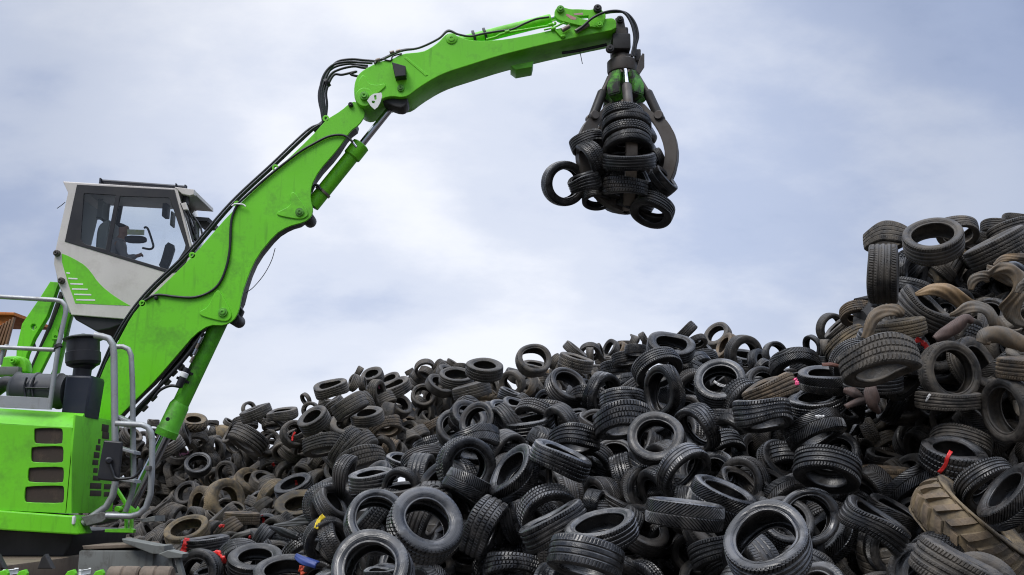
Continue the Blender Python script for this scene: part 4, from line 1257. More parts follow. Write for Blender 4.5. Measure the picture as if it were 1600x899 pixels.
('B',432.7,831.8,17.63,0.537,42,200,0.45,'r','d',0),
('B',161.6,708.8,27.67,0.617,75,41,0.33,'r','d',0),
('B',270.5,737.2,26.71,0.586,55,9,0.40,'s','d',0),
('B',149.5,740.2,28.06,0.606,51,221,0.33,'v','d',0),
('F',516.5,791.5,12.95,0.538,70,40,0.40,'s','k',0),
('B',179.1,827.5,26.36,0.633,38,146,0.45,'b','d',0),
('R',1595.9,910.5,10.74,0.534,75,311,0.45,'r','k',0),
('B',541.2,665.4,20.14,0.648,45,96,0.33,'v','d',0),
('B',136.5,786.6,28.05,0.551,45,94,0.45,'b','d',0),
('B',196.4,841.0,25.11,0.614,40,237,0.40,'s','d',0),
('F',510.9,845.2,12.57,0.607,26,299,0.33,'r','k',0),
('B',385.1,826.8,18.25,0.590,66,355,0.40,'v','d',0),
('B',407.9,798.2,20.09,0.590,73,321,0.33,'v','d',0),
('R',1499.0,530.6,11.98,0.626,64,265,0.33,'b','k',0),
('R',1338.1,909.9,10.73,0.613,79,52,0.40,'s','d',0),
('R',1597.4,693.7,11.30,0.538,68,201,0.33,'v','k',0),
('B',171.8,753.1,27.96,0.637,34,84,0.33,'b','d',0),
('B',458.8,678.4,22.21,0.602,25,37,0.45,'r','d',0),
('R',1578.7,405.9,13.70,0.637,58,226,0.33,'s','k',0),
('B',311.7,749.0,25.84,0.523,54,223,0.40,'r','d',0),
('B',211.9,821.3,25.75,0.633,77,270,0.40,'r','d',0),
('B',446.3,703.7,22.78,0.603,40,255,0.45,'b','d',0),
('B',137.8,863.4,25.51,0.526,71,168,0.40,'b','d',0),
('R',1537.5,436.7,14.48,0.542,56,287,0.40,'v','d',0),
('B',198.0,744.9,27.50,0.591,56,277,0.33,'s','d',0),
('R',1415.0,498.1,12.18,0.638,29,78,0.33,'b','d',0),
('B',197.8,720.0,27.42,0.557,29,87,0.40,'r','d',0),
('R',1394.6,631.7,12.73,0.531,78,156,0.40,'r','k',0),
('F',1120.9,863.5,9.60,0.562,80,289,0.40,'r','k',0),
('F',506.3,914.5,12.46,0.651,33,197,0.45,'v','k',0),
('F',627.5,767.1,11.86,0.525,27,204,0.33,'r','k',0),
('F',1011.3,732.7,11.94,0.582,79,65,0.45,'s','k',0),
('R',1531.6,470.5,14.30,0.523,77,107,0.40,'b','d',0),
('R',1613.2,817.4,10.80,0.558,69,312,0.33,'v','d',0),
('B',652.5,719.2,21.33,0.603,58,305,0.45,'r','d',0),
('B',670.6,657.6,23.34,0.527,64,57,0.45,'v','d',0),
('F',1160.7,629.8,12.97,0.627,42,326,0.45,'b','k',0),
('F',1163.8,751.7,11.15,0.551,27,187,0.45,'r','k',0),
('B',146.9,721.2,27.93,0.618,36,317,0.40,'b','d',0),
('R',1616.7,602.3,11.32,0.657,63,349,0.45,'r','d',0),
('B',278.1,874.2,17.93,0.574,53,353,0.33,'b','d',0),
('B',709.1,632.0,23.66,0.558,51,7,0.45,'s','d',0),
('B',238.4,707.4,26.74,0.600,56,263,0.33,'s','d',0),
('F',693.2,763.8,11.76,0.639,50,150,0.45,'v','k',0),
('B',149.8,757.1,28.05,0.521,38,196,0.33,'v','d',0),
('F',789.2,708.1,12.35,0.584,48,332,0.40,'s','k',0),
('B',699.9,651.6,23.72,0.606,32,154,0.45,'v','d',0),
('B',168.8,689.4,27.34,0.612,28,334,0.45,'r','d',0),
('R',1495.9,759.1,10.93,0.594,78,309,0.45,'v','d',0),
('B',245.0,847.7,22.10,0.550,39,288,0.45,'b','d',0),
('B',278.4,809.3,23.77,0.660,46,335,0.45,'v','d',0),
('F',884.3,606.0,15.00,0.636,49,52,0.40,'r','k',0),
('B',180.7,725.9,27.61,0.633,40,103,0.33,'r','d',0),
('R',1396.0,858.0,9.95,0.574,27,344,0.33,'v','k',0),
('B',177.5,867.3,23.80,0.553,52,57,0.33,'b','d',0),
('B',837.8,617.9,23.40,0.526,40,147,0.45,'r','d',0),
('B',595.9,702.0,20.19,0.556,25,247,0.40,'r','d',0),
('B',141.8,683.9,27.77,0.632,76,75,0.40,'b','d',0),
('B',307.0,687.3,26.43,0.592,54,263,0.45,'v','d',0),
('F',878.5,665.0,13.43,0.613,59,206,0.33,'s','k',0),
('F',1260.2,891.3,9.41,0.524,66,240,0.45,'s','k',0),
('B',291.4,700.2,26.50,0.655,37,257,0.45,'r','d',0),
('R',1428.6,798.1,10.68,0.623,25,265,0.33,'b','k',0),
('B',164.0,778.5,27.95,0.589,53,274,0.33,'s','d',0),
('B',215.9,772.3,27.17,0.528,83,225,0.33,'r','d',0),
('F',748.4,659.5,13.81,0.558,35,150,0.33,'b','k',0),
('B',218.3,855.9,22.87,0.528,64,202,0.33,'b','d',0),
('B',162.9,814.9,27.29,0.598,51,4,0.45,'s','d',0),
('B',162.0,723.9,27.91,0.538,73,85,0.45,'b','d',0),
('F',930.9,671.6,13.42,0.527,34,139,0.45,'b','k',0),
('F',1148.1,670.0,12.55,0.524,63,231,0.40,'v','k',0),
('F',1195.7,681.2,12.49,0.580,76,359,0.45,'v','k',0),
('B',617.6,685.0,20.98,0.584,69,350,0.45,'r','d',0),
('F',1025.2,914.3,11.65,0.594,59,327,0.33,'v','k',0),
('B',857.9,609.3,23.76,0.627,49,63,0.40,'s','d',0),
('B',827.2,602.2,23.10,0.556,40,99,0.33,'v','d',0),
('R',1563.1,581.5,11.42,0.627,83,308,0.40,'v','k',0),
('B',171.5,843.6,25.75,0.528,51,249,0.45,'v','d',0),
('R',1525.5,636.4,11.77,0.530,72,52,0.45,'s','k',0),
('B',237.4,744.2,27.12,0.551,52,142,0.45,'b','d',0),
('F',726.2,853.1,10.99,0.586,45,246,0.40,'v','k',0),
('B',137.4,819.9,27.46,0.533,38,190,0.45,'v','d',0),
('R',1421.5,454.9,12.88,0.611,72,252,0.33,'s','k',0),
('B',886.6,581.4,24.33,0.555,40,83,0.33,'b','d',0),
('B',244.0,691.9,26.58,0.548,87,271,0.40,'v','d',0),
('F',584.7,805.2,11.60,0.637,86,140,0.33,'b','k',0),
('F',794.4,662.7,13.69,0.559,76,209,0.40,'r','k',0),
('R',1462.0,826.7,10.09,0.540,33,286,0.33,'b','d',0),
('B',568.1,740.5,19.95,0.582,68,34,0.33,'r','d',0),
('F',1170.3,642.9,13.02,0.656,58,157,0.33,'s','k',0),
('R',1410.4,631.1,12.91,0.558,29,81,0.33,'r','d',0),
('R',1420.1,427.8,13.31,0.648,61,352,0.33,'b','k',0),
('F',1289.0,821.4,10.84,0.627,46,297,0.33,'r','k',0),
('F',638.8,885.2,10.73,0.659,38,130,0.40,'s','k',0),
('R',1572.6,689.7,11.60,0.596,63,298,0.45,'r','d',0),
('F',658.4,743.1,12.79,0.578,73,354,0.45,'s','k',0),
('R',1540.7,607.5,11.84,0.579,28,338,0.40,'r','k',0),
('F',1036.6,832.0,11.06,0.563,56,312,0.40,'s','k',0),
('B',373.6,873.8,16.06,0.573,40,260,0.33,'r','d',0),
('B',485.9,673.5,21.49,0.607,70,20,0.33,'s','d',0),
('F',556.7,883.6,11.48,0.525,45,208,0.40,'s','k',0),
('B',237.9,760.1,27.22,0.526,32,35,0.33,'s','d',0),
('B',182.6,833.8,26.37,0.659,27,337,0.33,'b','d',0),
('F',855.6,697.8,12.69,0.586,83,237,0.33,'v','k',0),
('B',277.4,749.0,26.68,0.586,86,101,0.45,'s','d',0),
('B',369.2,726.9,25.63,0.605,80,180,0.33,'r','d',0),
('F',931.1,670.4,13.61,0.620,73,64,0.40,'s','k',0),
('B',406.0,790.2,21.06,0.658,87,242,0.33,'s','d',0),
('F',1261.1,664.3,12.42,0.642,85,289,0.33,'s','k',0),
('F',985.1,754.4,12.14,0.572,87,212,0.45,'s','k',0),
('F',1099.9,742.3,11.49,0.646,30,70,0.33,'b','k',0),
('F',1260.2,911.9,9.41,0.537,70,57,0.45,'s','k',0),
('B',309.8,865.3,17.73,0.630,87,280,0.45,'r','d',0),
('R',1448.1,484.5,13.02,0.606,35,103,0.45,'v','k',0),
('R',1571.9,771.3,10.41,0.589,83,58,0.33,'v','k',0),
('F',666.9,803.4,10.87,0.636,72,330,0.45,'r','k',0),
('F',1043.3,624.1,14.17,0.568,85,358,0.45,'v','k',0),
('F',1284.6,618.1,12.85,0.591,28,359,0.33,'r','k',0),
('B',449.5,739.3,22.84,0.599,37,308,0.40,'v','d',0),
('R',1614.4,499.1,12.93,0.558,26,87,0.33,'s','d',0),
('F',1154.3,765.3,10.95,0.533,60,58,0.40,'v','k',0),
('F',1039.4,729.5,11.98,0.621,52,201,0.40,'s','k',0),
('B',222.9,882.4,20.44,0.552,52,133,0.45,'v','d',0),
('B',367.0,694.8,25.89,0.581,63,213,0.33,'s','d',0),
('R',1419.0,744.1,12.26,0.587,59,133,0.33,'b','d',0),
('F',881.0,844.2,10.29,0.526,69,310,0.40,'b','k',0),
('F',791.6,744.8,12.04,0.527,30,320,0.40,'r','k',0),
('F',1132.8,595.0,14.51,0.574,78,127,0.40,'v','k',0),
('R',1508.1,432.8,14.55,0.558,35,45,0.45,'s','k',0),
('F',1229.0,817.3,9.90,0.543,35,80,0.33,'b','k',0),
('R',1547.2,882.7,9.43,0.557,28,305,0.40,'v','k',0),
('B',471.2,838.9,17.64,0.607,78,222,0.45,'b','d',0),
('F',973.5,825.8,10.80,0.532,70,148,0.33,'r','k',0),
('F',512.8,791.7,13.13,0.640,26,341,0.45,'b','k',0),
('B',640.3,689.8,21.80,0.563,52,302,0.45,'s','d',0),
('F',887.9,777.8,11.34,0.600,78,188,0.45,'r','k',0),
('R',1375.8,697.8,13.78,0.602,73,307,0.33,'s','d',0),
('F',1188.4,695.4,12.64,0.625,37,236,0.33,'s','k',0),
('B',254.5,876.6,19.16,0.582,62,9,0.40,'b','d',0),
('F',744.9,846.2,11.27,0.549,70,293,0.33,'b','k',0),
('F',977.0,613.2,14.72,0.640,86,307,0.33,'r','k',0),
('R',1463.6,619.5,12.52,0.573,40,198,0.45,'v','k',0),
('F',919.2,620.2,14.91,0.531,70,268,0.40,'b','k',0),
('B',715.9,611.5,23.68,0.620,47,77,0.45,'r','d',0),
('F',923.1,724.4,12.66,0.598,40,247,0.40,'r','k',0),
('R',1595.8,629.1,11.73,0.568,47,337,0.45,'v','k',0),
('B',242.4,699.9,27.05,0.520,37,49,0.45,'s','d',0),
('B',496.3,756.9,21.19,0.544,54,254,0.45,'b','d',0),
('F',727.0,891.3,11.67,0.552,44,173,0.45,'r','k',0),
('F',1076.6,684.1,12.61,0.548,57,159,0.40,'b','k',0),
('R',1611.3,845.5,11.87,0.546,43,357,0.33,'b','d',0),
('F',1017.0,659.0,13.39,0.541,40,92,0.40,'b','k',0),
('R',1394.2,468.7,12.85,0.525,84,79,0.45,'r','k',0),
('F',1105.5,640.0,13.49,0.527,72,175,0.33,'b','k',0),
('F',1237.9,724.6,11.99,0.545,26,1,0.45,'b','k',0),
('B',527.3,706.4,20.38,0.585,41,311,0.40,'s','d',0),
('R',1340.9,719.4,13.40,0.567,54,3,0.40,'b','d',0),
('B',466.9,759.5,21.92,0.531,82,282,0.33,'b','d',0),
('R',1335.0,629.5,13.01,0.566,72,177,0.33,'b','k',0),
('R',1529.9,523.9,12.45,0.640,77,163,0.40,'s','d',0),
('R',1534.8,820.2,10.23,0.564,38,310,0.33,'r','k',0),
('B',352.2,798.8,21.58,0.545,28,62,0.45,'b','d',0),
('F',742.4,716.5,12.76,0.619,87,241,0.45,'b','k',0),
('B',310.4,768.8,25.32,0.627,77,37,0.45,'r','d',0),
('B',250.6,807.4,25.50,0.527,81,281,0.40,'s','d',0),
('B',425.9,730.2,23.81,0.612,51,266,0.40,'r','d',0),
('R',1409.3,575.4,11.85,0.606,83,270,0.40,'s','k',0),
('B',880.1,598.3,24.48,0.527,43,57,0.33,'s','d',0),
('R',1447.4,698.0,12.79,0.605,62,222,0.33,'r','d',0),
('B',456.0,704.7,22.77,0.645,62,58,0.40,'b','d',0),
('B',604.0,653.1,21.52,0.658,84,348,0.40,'v','d',0),
('B',521.5,661.2,20.71,0.595,69,73,0.40,'v','d',0),
('F',1073.9,905.1,11.65,0.628,84,224,0.33,'b','k',0),
('B',497.7,711.1,21.27,0.609,81,149,0.40,'b','d',0),
('R',1613.7,566.4,11.57,0.523,81,160,0.33,'b','d',0),
('F',479.3,911.6,13.36,0.584,71,169,0.40,'s','k',0),
('R',1522.0,474.9,14.37,0.578,46,247,0.33,'b','k',0),
('B',435.1,872.4,16.16,0.553,32,65,0.33,'v','d',0),
('R',1511.1,759.4,11.06,0.540,80,36,0.45,'r','d',0),
('F',1295.3,736.6,11.71,0.553,67,289,0.33,'v','k',0),
('F',980.4,686.6,13.21,0.622,44,26,0.40,'b','k',0),
('F',1254.4,770.5,11.29,0.531,37,85,0.33,'v','k',0),
('R',1489.2,564.5,12.13,0.588,54,171,0.45,'s','d',0),
('B',278.1,728.0,26.90,0.556,49,117,0.45,'s','d',0),
('R',1524.4,684.0,11.84,0.544,47,171,0.40,'r','d',0),
('F',838.5,651.6,13.94,0.622,55,242,0.33,'b','k',0),
('R',1392.6,864.5,10.11,0.646,76,103,0.45,'s','d',0),
('F',968.7,904.1,10.57,0.542,62,123,0.33,'r','k',0),
('B',913.8,592.4,25.45,0.611,26,63,0.33,'b','d',0),
('B',694.8,637.7,24.08,0.602,47,325,0.40,'r','d',0),
('F',523.4,851.2,12.46,0.576,80,27,0.40,'b','k',0),
('B',337.7,747.6,25.63,0.590,35,252,0.40,'b','d',0),
('R',1574.8,439.0,14.63,0.636,60,254,0.40,'r','k',0),
('F',1175.9,884.0,8.77,0.578,59,204,0.45,'s','k',0),
('B',293.3,830.6,21.36,0.637,76,337,0.33,'b','d',0),
('B',431.7,912.8,15.08,0.563,80,71,0.33,'b','d',0),
('B',395.1,851.0,16.97,0.539,57,186,0.40,'s','d',0),
('B',688.6,605.8,23.99,0.539,36,328,0.45,'b','d',0),
('F',792.3,812.4,11.27,0.558,42,58,0.40,'r','k',0),
('F',838.3,798.6,11.15,0.547,68,225,0.40,'b','k',0),
('B',400.2,697.7,24.84,0.597,82,307,0.40,'r','d',0),
('B',385.3,713.9,25.52,0.534,81,200,0.40,'v','d',0),
('R',1533.9,399.7,14.16,0.594,55,45,0.40,'b','k',0),
('B',179.8,797.6,27.72,0.601,36,236,0.45,'b','d',0),
('B',693.0,668.4,23.90,0.643,86,83,0.40,'s','d',0),
('F',730.2,654.4,14.43,0.564,48,58,0.40,'v','k',0),
('B',618.2,711.6,20.80,0.567,59,137,0.33,'v','d',0),
('B',422.5,761.6,22.80,0.640,49,286,0.45,'s','d',0),
('F',826.2,885.0,10.78,0.651,72,77,0.33,'r','k',0),
('B',490.8,869.2,16.69,0.540,55,125,0.45,'v','d',0),
('R',1314.9,672.9,14.28,0.566,44,92,0.33,'s','d',0),
('R',1619.4,720.6,10.99,0.621,53,205,0.33,'r','k',0),
('B',337.3,840.7,18.62,0.607,43,351,0.33,'v','d',0),
('B',142.2,865.5,25.47,0.645,70,270,0.40,'v','d',0),
('B',141.5,894.6,23.51,0.657,37,67,0.45,'b','d',0),
('B',444.9,784.3,20.97,0.581,67,184,0.40,'v','d',0),
('B',306.0,744.3,26.30,0.545,65,275,0.40,'s','d',0),
('B',179.5,910.4,20.65,0.569,52,236,0.33,'s','d',0),
('F',1128.9,679.9,12.76,0.546,51,284,0.45,'s','k',0),
('B',365.8,765.1,23.92,0.527,48,7,0.45,'s','d',0),
('R',1368.7,913.3,10.84,0.586,80,319,0.33,'r','k',0),
('R',1457.0,907.9,8.80,0.598,36,101,0.45,'b','k',0),
('B',180.7,729.7,27.93,0.564,64,12,0.40,'b','d',0),
('B',746.4,631.3,23.52,0.569,40,188,0.33,'s','d',0),
('B',576.5,663.0,20.74,0.596,85,190,0.45,'b','d',0),
('B',480.3,736.7,21.87,0.582,63,228,0.45,'r','d',0),
('B',435.3,825.2,18.32,0.654,86,317,0.33,'b','d',0),
('F',1117.7,820.7,10.07,0.639,29,49,0.45,'s','k',0),
('B',166.7,697.5,27.91,0.632,35,127,0.33,'r','d',0),
('B',206.5,838.6,25.17,0.553,53,350,0.40,'r','d',0),
('B',210.9,751.2,27.66,0.589,31,183,0.33,'b','d',0),
('F',784.0,910.9,11.55,0.563,34,43,0.45,'b','k',0),
('F',1083.5,592.9,14.90,0.639,47,240,0.33,'v','k',0),
('R',1370.2,768.3,11.55,0.613,65,210,0.40,'v','k',0),
('F',1217.1,657.0,12.59,0.576,28,317,0.45,'s','k',0),
('B',648.3,715.6,21.67,0.550,33,141,0.45,'r','d',0),
('B',285.2,899.4,16.48,0.552,59,242,0.40,'v','d',0),
('F',712.5,756.6,12.16,0.628,44,178,0.33,'b','k',0),
('F',687.8,852.3,10.75,0.583,71,134,0.33,'r','k',0),
('F',1013.6,601.1,14.64,0.522,63,277,0.45,'s','k',0),
('B',657.1,669.0,22.90,0.590,64,265,0.33,'v','d',0),
('B',837.8,623.5,23.87,0.539,32,39,0.45,'s','d',0),
('B',225.8,797.1,26.87,0.601,37,7,0.40,'b','d',0),
('F',1318.9,869.1,11.02,0.640,46,244,0.45,'s','k',0),
('B',338.5,907.2,15.08,0.651,49,240,0.45,'r','d',0),
('R',1337.2,568.1,11.64,0.604,36,307,0.33,'r','k',0),
('B',256.2,838.9,22.63,0.583,44,249,0.45,'r','d',0),
('R',1603.2,399.5,13.88,0.574,47,354,0.40,'b','k',0),
('B',238.9,736.2,27.36,0.596,31,78,0.40,'r','d',0),
('R',1484.5,478.6,13.70,0.523,66,161,0.33,'v','k',0),
('R',1578.7,486.0,13.97,0.545,29,215,0.33,'r','d',0),
('B',198.6,771.6,27.86,0.657,64,157,0.45,'v','d',0),
('F',1025.2,778.6,11.35,0.524,61,276,0.33,'v','k',0),
('R',1400.5,668.2,13.70,0.540,38,237,0.33,'r','k',0),
('F',795.7,704.0,12.57,0.525,87,268,0.40,'r','k',0),
('B',206.4,712.7,27.41,0.564,56,80,0.40,'r','d',0),
('B',230.2,837.4,24.13,0.593,82,85,0.40,'v','d',0),
('B',598.8,627.6,21.88,0.566,77,299,0.45,'r','d',0),
('B',324.0,816.0,21.25,0.550,27,236,0.40,'b','d',0),
('B',933.8,596.9,26.15,0.537,68,6,0.33,'v','d',0),
('B',175.6,756.4,28.23,0.585,82,291,0.40,'r','d',0),
('R',1372.8,537.2,11.69,0.536,78,73,0.40,'r','k',0),
('R',1464.9,747.5,11.79,0.541,30,272,0.45,'b','k',0),
('B',273.4,804.5,24.69,0.533,72,76,0.45,'b','d',0),
('B',399.3,739.7,24.43,0.629,61,319,0.33,'s','d',0),
('B',569.2,634.6,20.96,0.624,71,203,0.45,'b','d',0),
('B',149.5,754.3,28.49,0.612,42,45,0.40,'v','d',0),
('F',901.3,895.8,9.98,0.560,32,298,0.33,'s','k',0),
('B',674.8,623.9,24.04,0.546,55,184,0.33,'v','d',0),
('B',546.4,653.7,20.49,0.523,67,334,0.33,'v','d',0),
('B',784.8,609.0,22.96,0.650,81,207,0.45,'r','d',0),
('B',477.6,792.3,20.21,0.651,68,308,0.33,'b','d',0),
('B',250.2,914.5,16.89,0.632,52,359,0.40,'s','d',0),
('B',560.4,695.9,20.10,0.594,45,163,0.40,'b','d',0),
('B',241.4,782.9,26.78,0.531,86,239,0.40,'b','d',0),
('B',335.2,699.0,26.64,0.634,59,2,0.40,'b','d',0),
('B',141.8,840.6,26.83,0.551,56,278,0.45,'s','d',0),
('B',260.1,767.1,26.80,0.586,84,256,0.45,'b','d',0),
('F',1193.4,604.8,13.29,0.557,38,38,0.33,'v','k',0),
('R',1620.0,893.6,12.58,0.607,29,270,0.40,'v','d',0),
('B',205.2,814.5,26.73,0.627,83,175,0.40,'v','d',0),
('B',334.3,722.7,26.45,0.561,70,197,0.40,'r','d',0),
('B',755.6,607.9,23.04,0.552,61,172,0.45,'s','d',0),
('B',329.3,786.5,23.47,0.609,30,265,0.45,'s','d',0),
('B',157.2,728.2,28.31,0.584,77,42,0.33,'v','d',0),
('B',517.0,737.4,20.80,0.543,65,159,0.40,'s','d',0),
('B',153.1,819.7,27.59,0.613,48,167,0.40,'r','d',0),
('R',1576.0,534.7,11.92,0.546,34,124,0.40,'r','k',0),
('B',385.9,909.2,14.91,0.559,62,341,0.33,'s','d',0),
('B',383.8,813.9,19.61,0.583,76,306,0.45,'b','d',0),
('B',156.6,792.9,28.16,0.599,51,194,0.33,'v','d',0),
('R',1448.7,537.2,12.08,0.586,47,63,0.45,'v','d',0),
('B',613.2,680.6,21.24,0.569,80,93,0.33,'b','d',0),
('B',140.9,776.7,28.38,0.642,31,238,0.45,'v','d',0),
('B',387.0,773.0,22.71,0.532,41,103,0.33,'r','d',0),
('B',625.3,635.3,22.71,0.551,49,50,0.45,'r','d',0),
('R',1463.1,419.3,14.07,0.574,77,233,0.33,'s','d',0),
('B',821.8,601.6,23.28,0.526,63,37,0.40,'s','d',0),
('F',1027.7,907.5,11.87,0.523,86,27,0.45,'b','k',0),
('B',425.8,694.8,23.93,0.528,26,12,0.45,'b','d',0),
('F',889.8,654.5,13.98,0.546,78,96,0.40,'b','k',0),
('F',938.0,782.8,11.46,0.544,55,179,0.45,'v','k',0),
('F',1235.2,609.5,13.10,0.563,32,8,0.40,'s','k',0),
('B',291.0,698.8,26.86,0.597,59,27,0.40,'s','d',0),
('B',213.4,914.5,18.62,0.545,37,353,0.40,'b','d',0),
('B',200.1,791.1,27.51,0.536,38,305,0.40,'v','d',0),
('B',301.2,792.9,24.17,0.523,67,154,0.45,'r','d',0),
('B',175.0,876.1,23.53,0.639,38,60,0.45,'b','d',0),
('F',681.8,907.6,11.77,0.544,50,113,0.33,'r','k',0),
('B',277.7,783.7,25.64,0.548,74,52,0.40,'b','d',0),
('R',1404.7,813.6,10.75,0.565,84,258,0.45,'b','d',0),
('B',254.2,717.0,27.02,0.537,83,289,0.40,'s','d',0),
('B',173.1,854.1,25.40,0.550,45,95,0.33,'b','d',0),
('B',135.5,732.6,28.59,0.634,74,261,0.40,'b','d',0),
('R',1372.5,606.7,12.34,0.547,86,266,0.40,'b','k',0),
('F',626.4,775.4,11.82,0.545,77,97,0.45,'s','k',0),
('B',665.2,647.7,23.63,0.557,45,167,0.45,'v','d',0),
('B',174.0,780.5,28.11,0.522,71,301,0.40,'r','d',0),
('B',464.2,682.9,22.30,0.528,76,101,0.45,'v','d',0),
('F',847.8,745.1,11.92,0.532,47,347,0.33,'s','k',0),
('B',591.0,722.9,20.20,0.531,54,233,0.40,'r','d',0),
('B',149.5,708.5,28.25,0.597,32,3,0.45,'v','d',0),
('R',1615.1,438.2,14.33,0.520,46,225,0.40,'v','d',0),
('R',1409.6,514.1,12.05,0.532,84,355,0.33,'v','d',0),
('B',199.8,871.4,22.68,0.561,27,336,0.33,'s','d',0),
('B',314.3,709.7,26.86,0.569,72,181,0.33,'s','d',0),
('B',852.2,599.1,23.86,0.579,62,265,0.45,'r','d',0),
('F',1204.8,764.6,11.15,0.545,70,58,0.45,'r','k',0),
('B',220.9,774.1,27.51,0.580,64,67,0.33,'v','d',0),
('F',1086.7,859.3,10.83,0.526,30,254,0.45,'v','k',0),
('F',1072.5,797.4,10.68,0.531,74,1,0.40,'r','k',0),
('F',1319.3,782.2,11.60,0.590,77,259,0.40,'r','k',0),
('R',1489.0,659.2,12.34,0.551,29,196,0.33,'v','d',0),
('B',188.0,694.3,27.47,0.590,87,20,0.45,'b','d',0),
('B',136.3,805.7,28.03,0.521,32,168,0.33,'v','d',0),
('B',448.6,797.2,20.66,0.590,47,19,0.40,'s','d',0),
('R',1600.2,866.3,12.14,0.648,50,223,0.40,'b','k',0),
('R',1504.1,596.6,12.46,0.587,79,108,0.33,'r','d',0),
('F',712.3,671.2,14.33,0.574,29,91,0.45,'r','k',0),
('R',1402.1,914.4,10.54,0.611,56,357,0.40,'s','d',0),
('R',1504.1,525.5,12.79,0.527,32,0,0.33,'v','d',0),
('R',1363.7,641.6,13.82,0.585,30,210,0.45,'s','d',0),
('F',1128.1,653.6,13.45,0.598,43,179,0.40,'b','k',0),
('F',797.2,813.2,11.61,0.626,67,289,0.33,'r','k',0),
('F',580.4,862.0,11.46,0.639,76,176,0.33,'s','k',0),
('F',1138.1,888.0,9.72,0.537,68,294,0.33,'r','k',0),
('F',586.5,750.3,13.44,0.576,68,135,0.33,'s','k',0),
('B',333.4,716.5,27.00,0.618,32,327,0.33,'r','d',0),
('F',896.6,737.5,12.69,0.615,77,357,0.40,'r','k',0),
('F',1192.3,675.1,13.16,0.622,75,178,0.45,'v','k',0),
('R',1619.4,535.4,12.15,0.529,48,10,0.40,'b','d',0),
('F',1051.7,874.1,11.86,0.591,49,264,0.40,'r','k',0),
('F',1160.7,743.6,12.07,0.603,77,268,0.45,'s','k',0),
('B',181.0,836.4,26.81,0.603,76,116,0.45,'v','d',0),
('F',673.7,789.5,11.69,0.540,84,1,0.45,'s','k',0),
('B',135.7,701.1,28.74,0.612,59,357,0.45,'r','d',0),
('R',1429.8,611.0,12.94,0.572,74,160,0.33,'v','d',0),
('B',416.4,816.0,19.59,0.532,68,349,0.40,'r','d',0),
('R',1564.9,758.9,11.05,0.651,30,212,0.33,'s','d',0),
('F',821.6,764.3,12.02,0.544,59,282,0.33,'s','k',0),
('R',1408.4,817.2,10.99,0.580,75,52,0.33,'s','d',0),
('R',1551.4,408.0,14.52,0.627,76,268,0.33,'r','d',0),
('F',728.9,761.4,12.36,0.604,86,331,0.45,'v','k',0),
('B',690.0,646.8,24.60,0.641,26,107,0.45,'b','d',0),
('B',226.7,889.7,20.22,0.567,47,84,0.33,'v','d',0),
('F',1296.9,658.1,12.71,0.603,44,327,0.33,'b','k',0),
('B',303.7,763.2,26.30,0.546,44,60,0.45,'r','d',0),
('F',978.5,868.9,10.97,0.529,55,107,0.40,'r','k',0),
('F',1055.7,781.3,11.41,0.642,26,210,0.33,'s','k',0),
('R',1464.8,427.1,14.51,0.533,31,211,0.40,'v','k',0),
('F',864.2,649.2,14.44,0.635,75,249,0.45,'b','k',0),
('F',1299.9,775.4,11.80,0.532,43,119,0.33,'v','k',0),
('B',354.2,856.9,17.51,0.577,28,340,0.33,'r','d',0),
('F',1307.8,830.5,11.36,0.533,28,150,0.33,'b','k',0),
('R',1438.0,480.1,13.36,0.541,39,162,0.40,'v','k',0),
('B',422.4,872.5,16.56,0.598,84,173,0.33,'s','d',0),
('B',202.1,745.9,28.31,0.536,85,195,0.40,'v','d',0),
('B',330.1,815.9,21.47,0.628,55,233,0.33,'r','d',0),
('F',692.5,893.9,12.03,0.523,27,78,0.40,'s','k',0),
('B',639.8,674.4,22.65,0.523,37,138,0.33,'b','d',0),
('B',903.6,590.5,25.61,0.536,57,113,0.33,'v','d',0),
('R',1385.0,512.6,12.46,0.537,77,248,0.45,'s','d',0),
('B',185.1,770.0,28.51,0.597,68,198,0.33,'b','d',0),
('R',1475.2,798.6,11.16,0.638,65,137,0.33,'r','d',0),
('B',174.8,723.3,28.49,0.625,41,194,0.40,'s','d',0),
('F',1024.3,613.3,14.82,0.559,45,3,0.40,'b','k',0),
('F',770.0,698.9,13.17,0.526,46,109,0.40,'v','k',0),
('B',411.7,730.9,24.79,0.603,60,153,0.33,'r','d',0),
('F',1097.5,605.8,14.95,0.642,38,223,0.33,'b','k',0),
('F',1095.9,707.1,12.68,0.556,76,126,0.40,'v','k',0),
('B',270.9,838.3,22.36,0.549,68,85,0.33,'r','d',0),
('F',1238.2,626.0,13.32,0.524,29,107,0.33,'b','k',0),
('F',815.3,893.8,11.39,0.601,42,302,0.40,'v','k',0),
('B',530.3,649.1,21.06,0.633,60,173,0.45,'v','d',0),
('B',445.3,911.0,15.70,0.557,40,213,0.45,'r','d',0),
('R',1600.7,408.1,14.31,0.542,56,73,0.45,'b','k',0),
('R',1556.0,546.3,12.39,0.590,40,210,0.45,'b','k',0),
('F',950.8,620.9,15.05,0.538,37,41,0.45,'r','k',0),
('B',539.6,686.0,20.74,0.641,62,71,0.40,'r','d',0),
('R',1365.3,717.9,13.67,0.620,79,280,0.33,'s','k',0),
('B',160.4,746.7,28.86,0.611,26,285,0.33,'r','d',0),
('B',167.4,882.4,23.96,0.584,37,241,0.40,'v','d',0),
('F',813.1,639.9,14.69,0.552,76,83,0.40,'s','k',0),
('F',875.6,855.0,10.68,0.556,86,304,0.45,'s','k',0),
('R',1575.5,672.1,12.11,0.629,77,54,0.33,'v','d',0),
('B',477.7,842.5,18.02,0.569,54,259,0.33,'v','d',0),
('B',755.4,621.1,23.62,0.524,32,106,0.33,'s','d',0),
('B',195.9,881.3,22.55,0.526,82,245,0.40,'v','d',0),
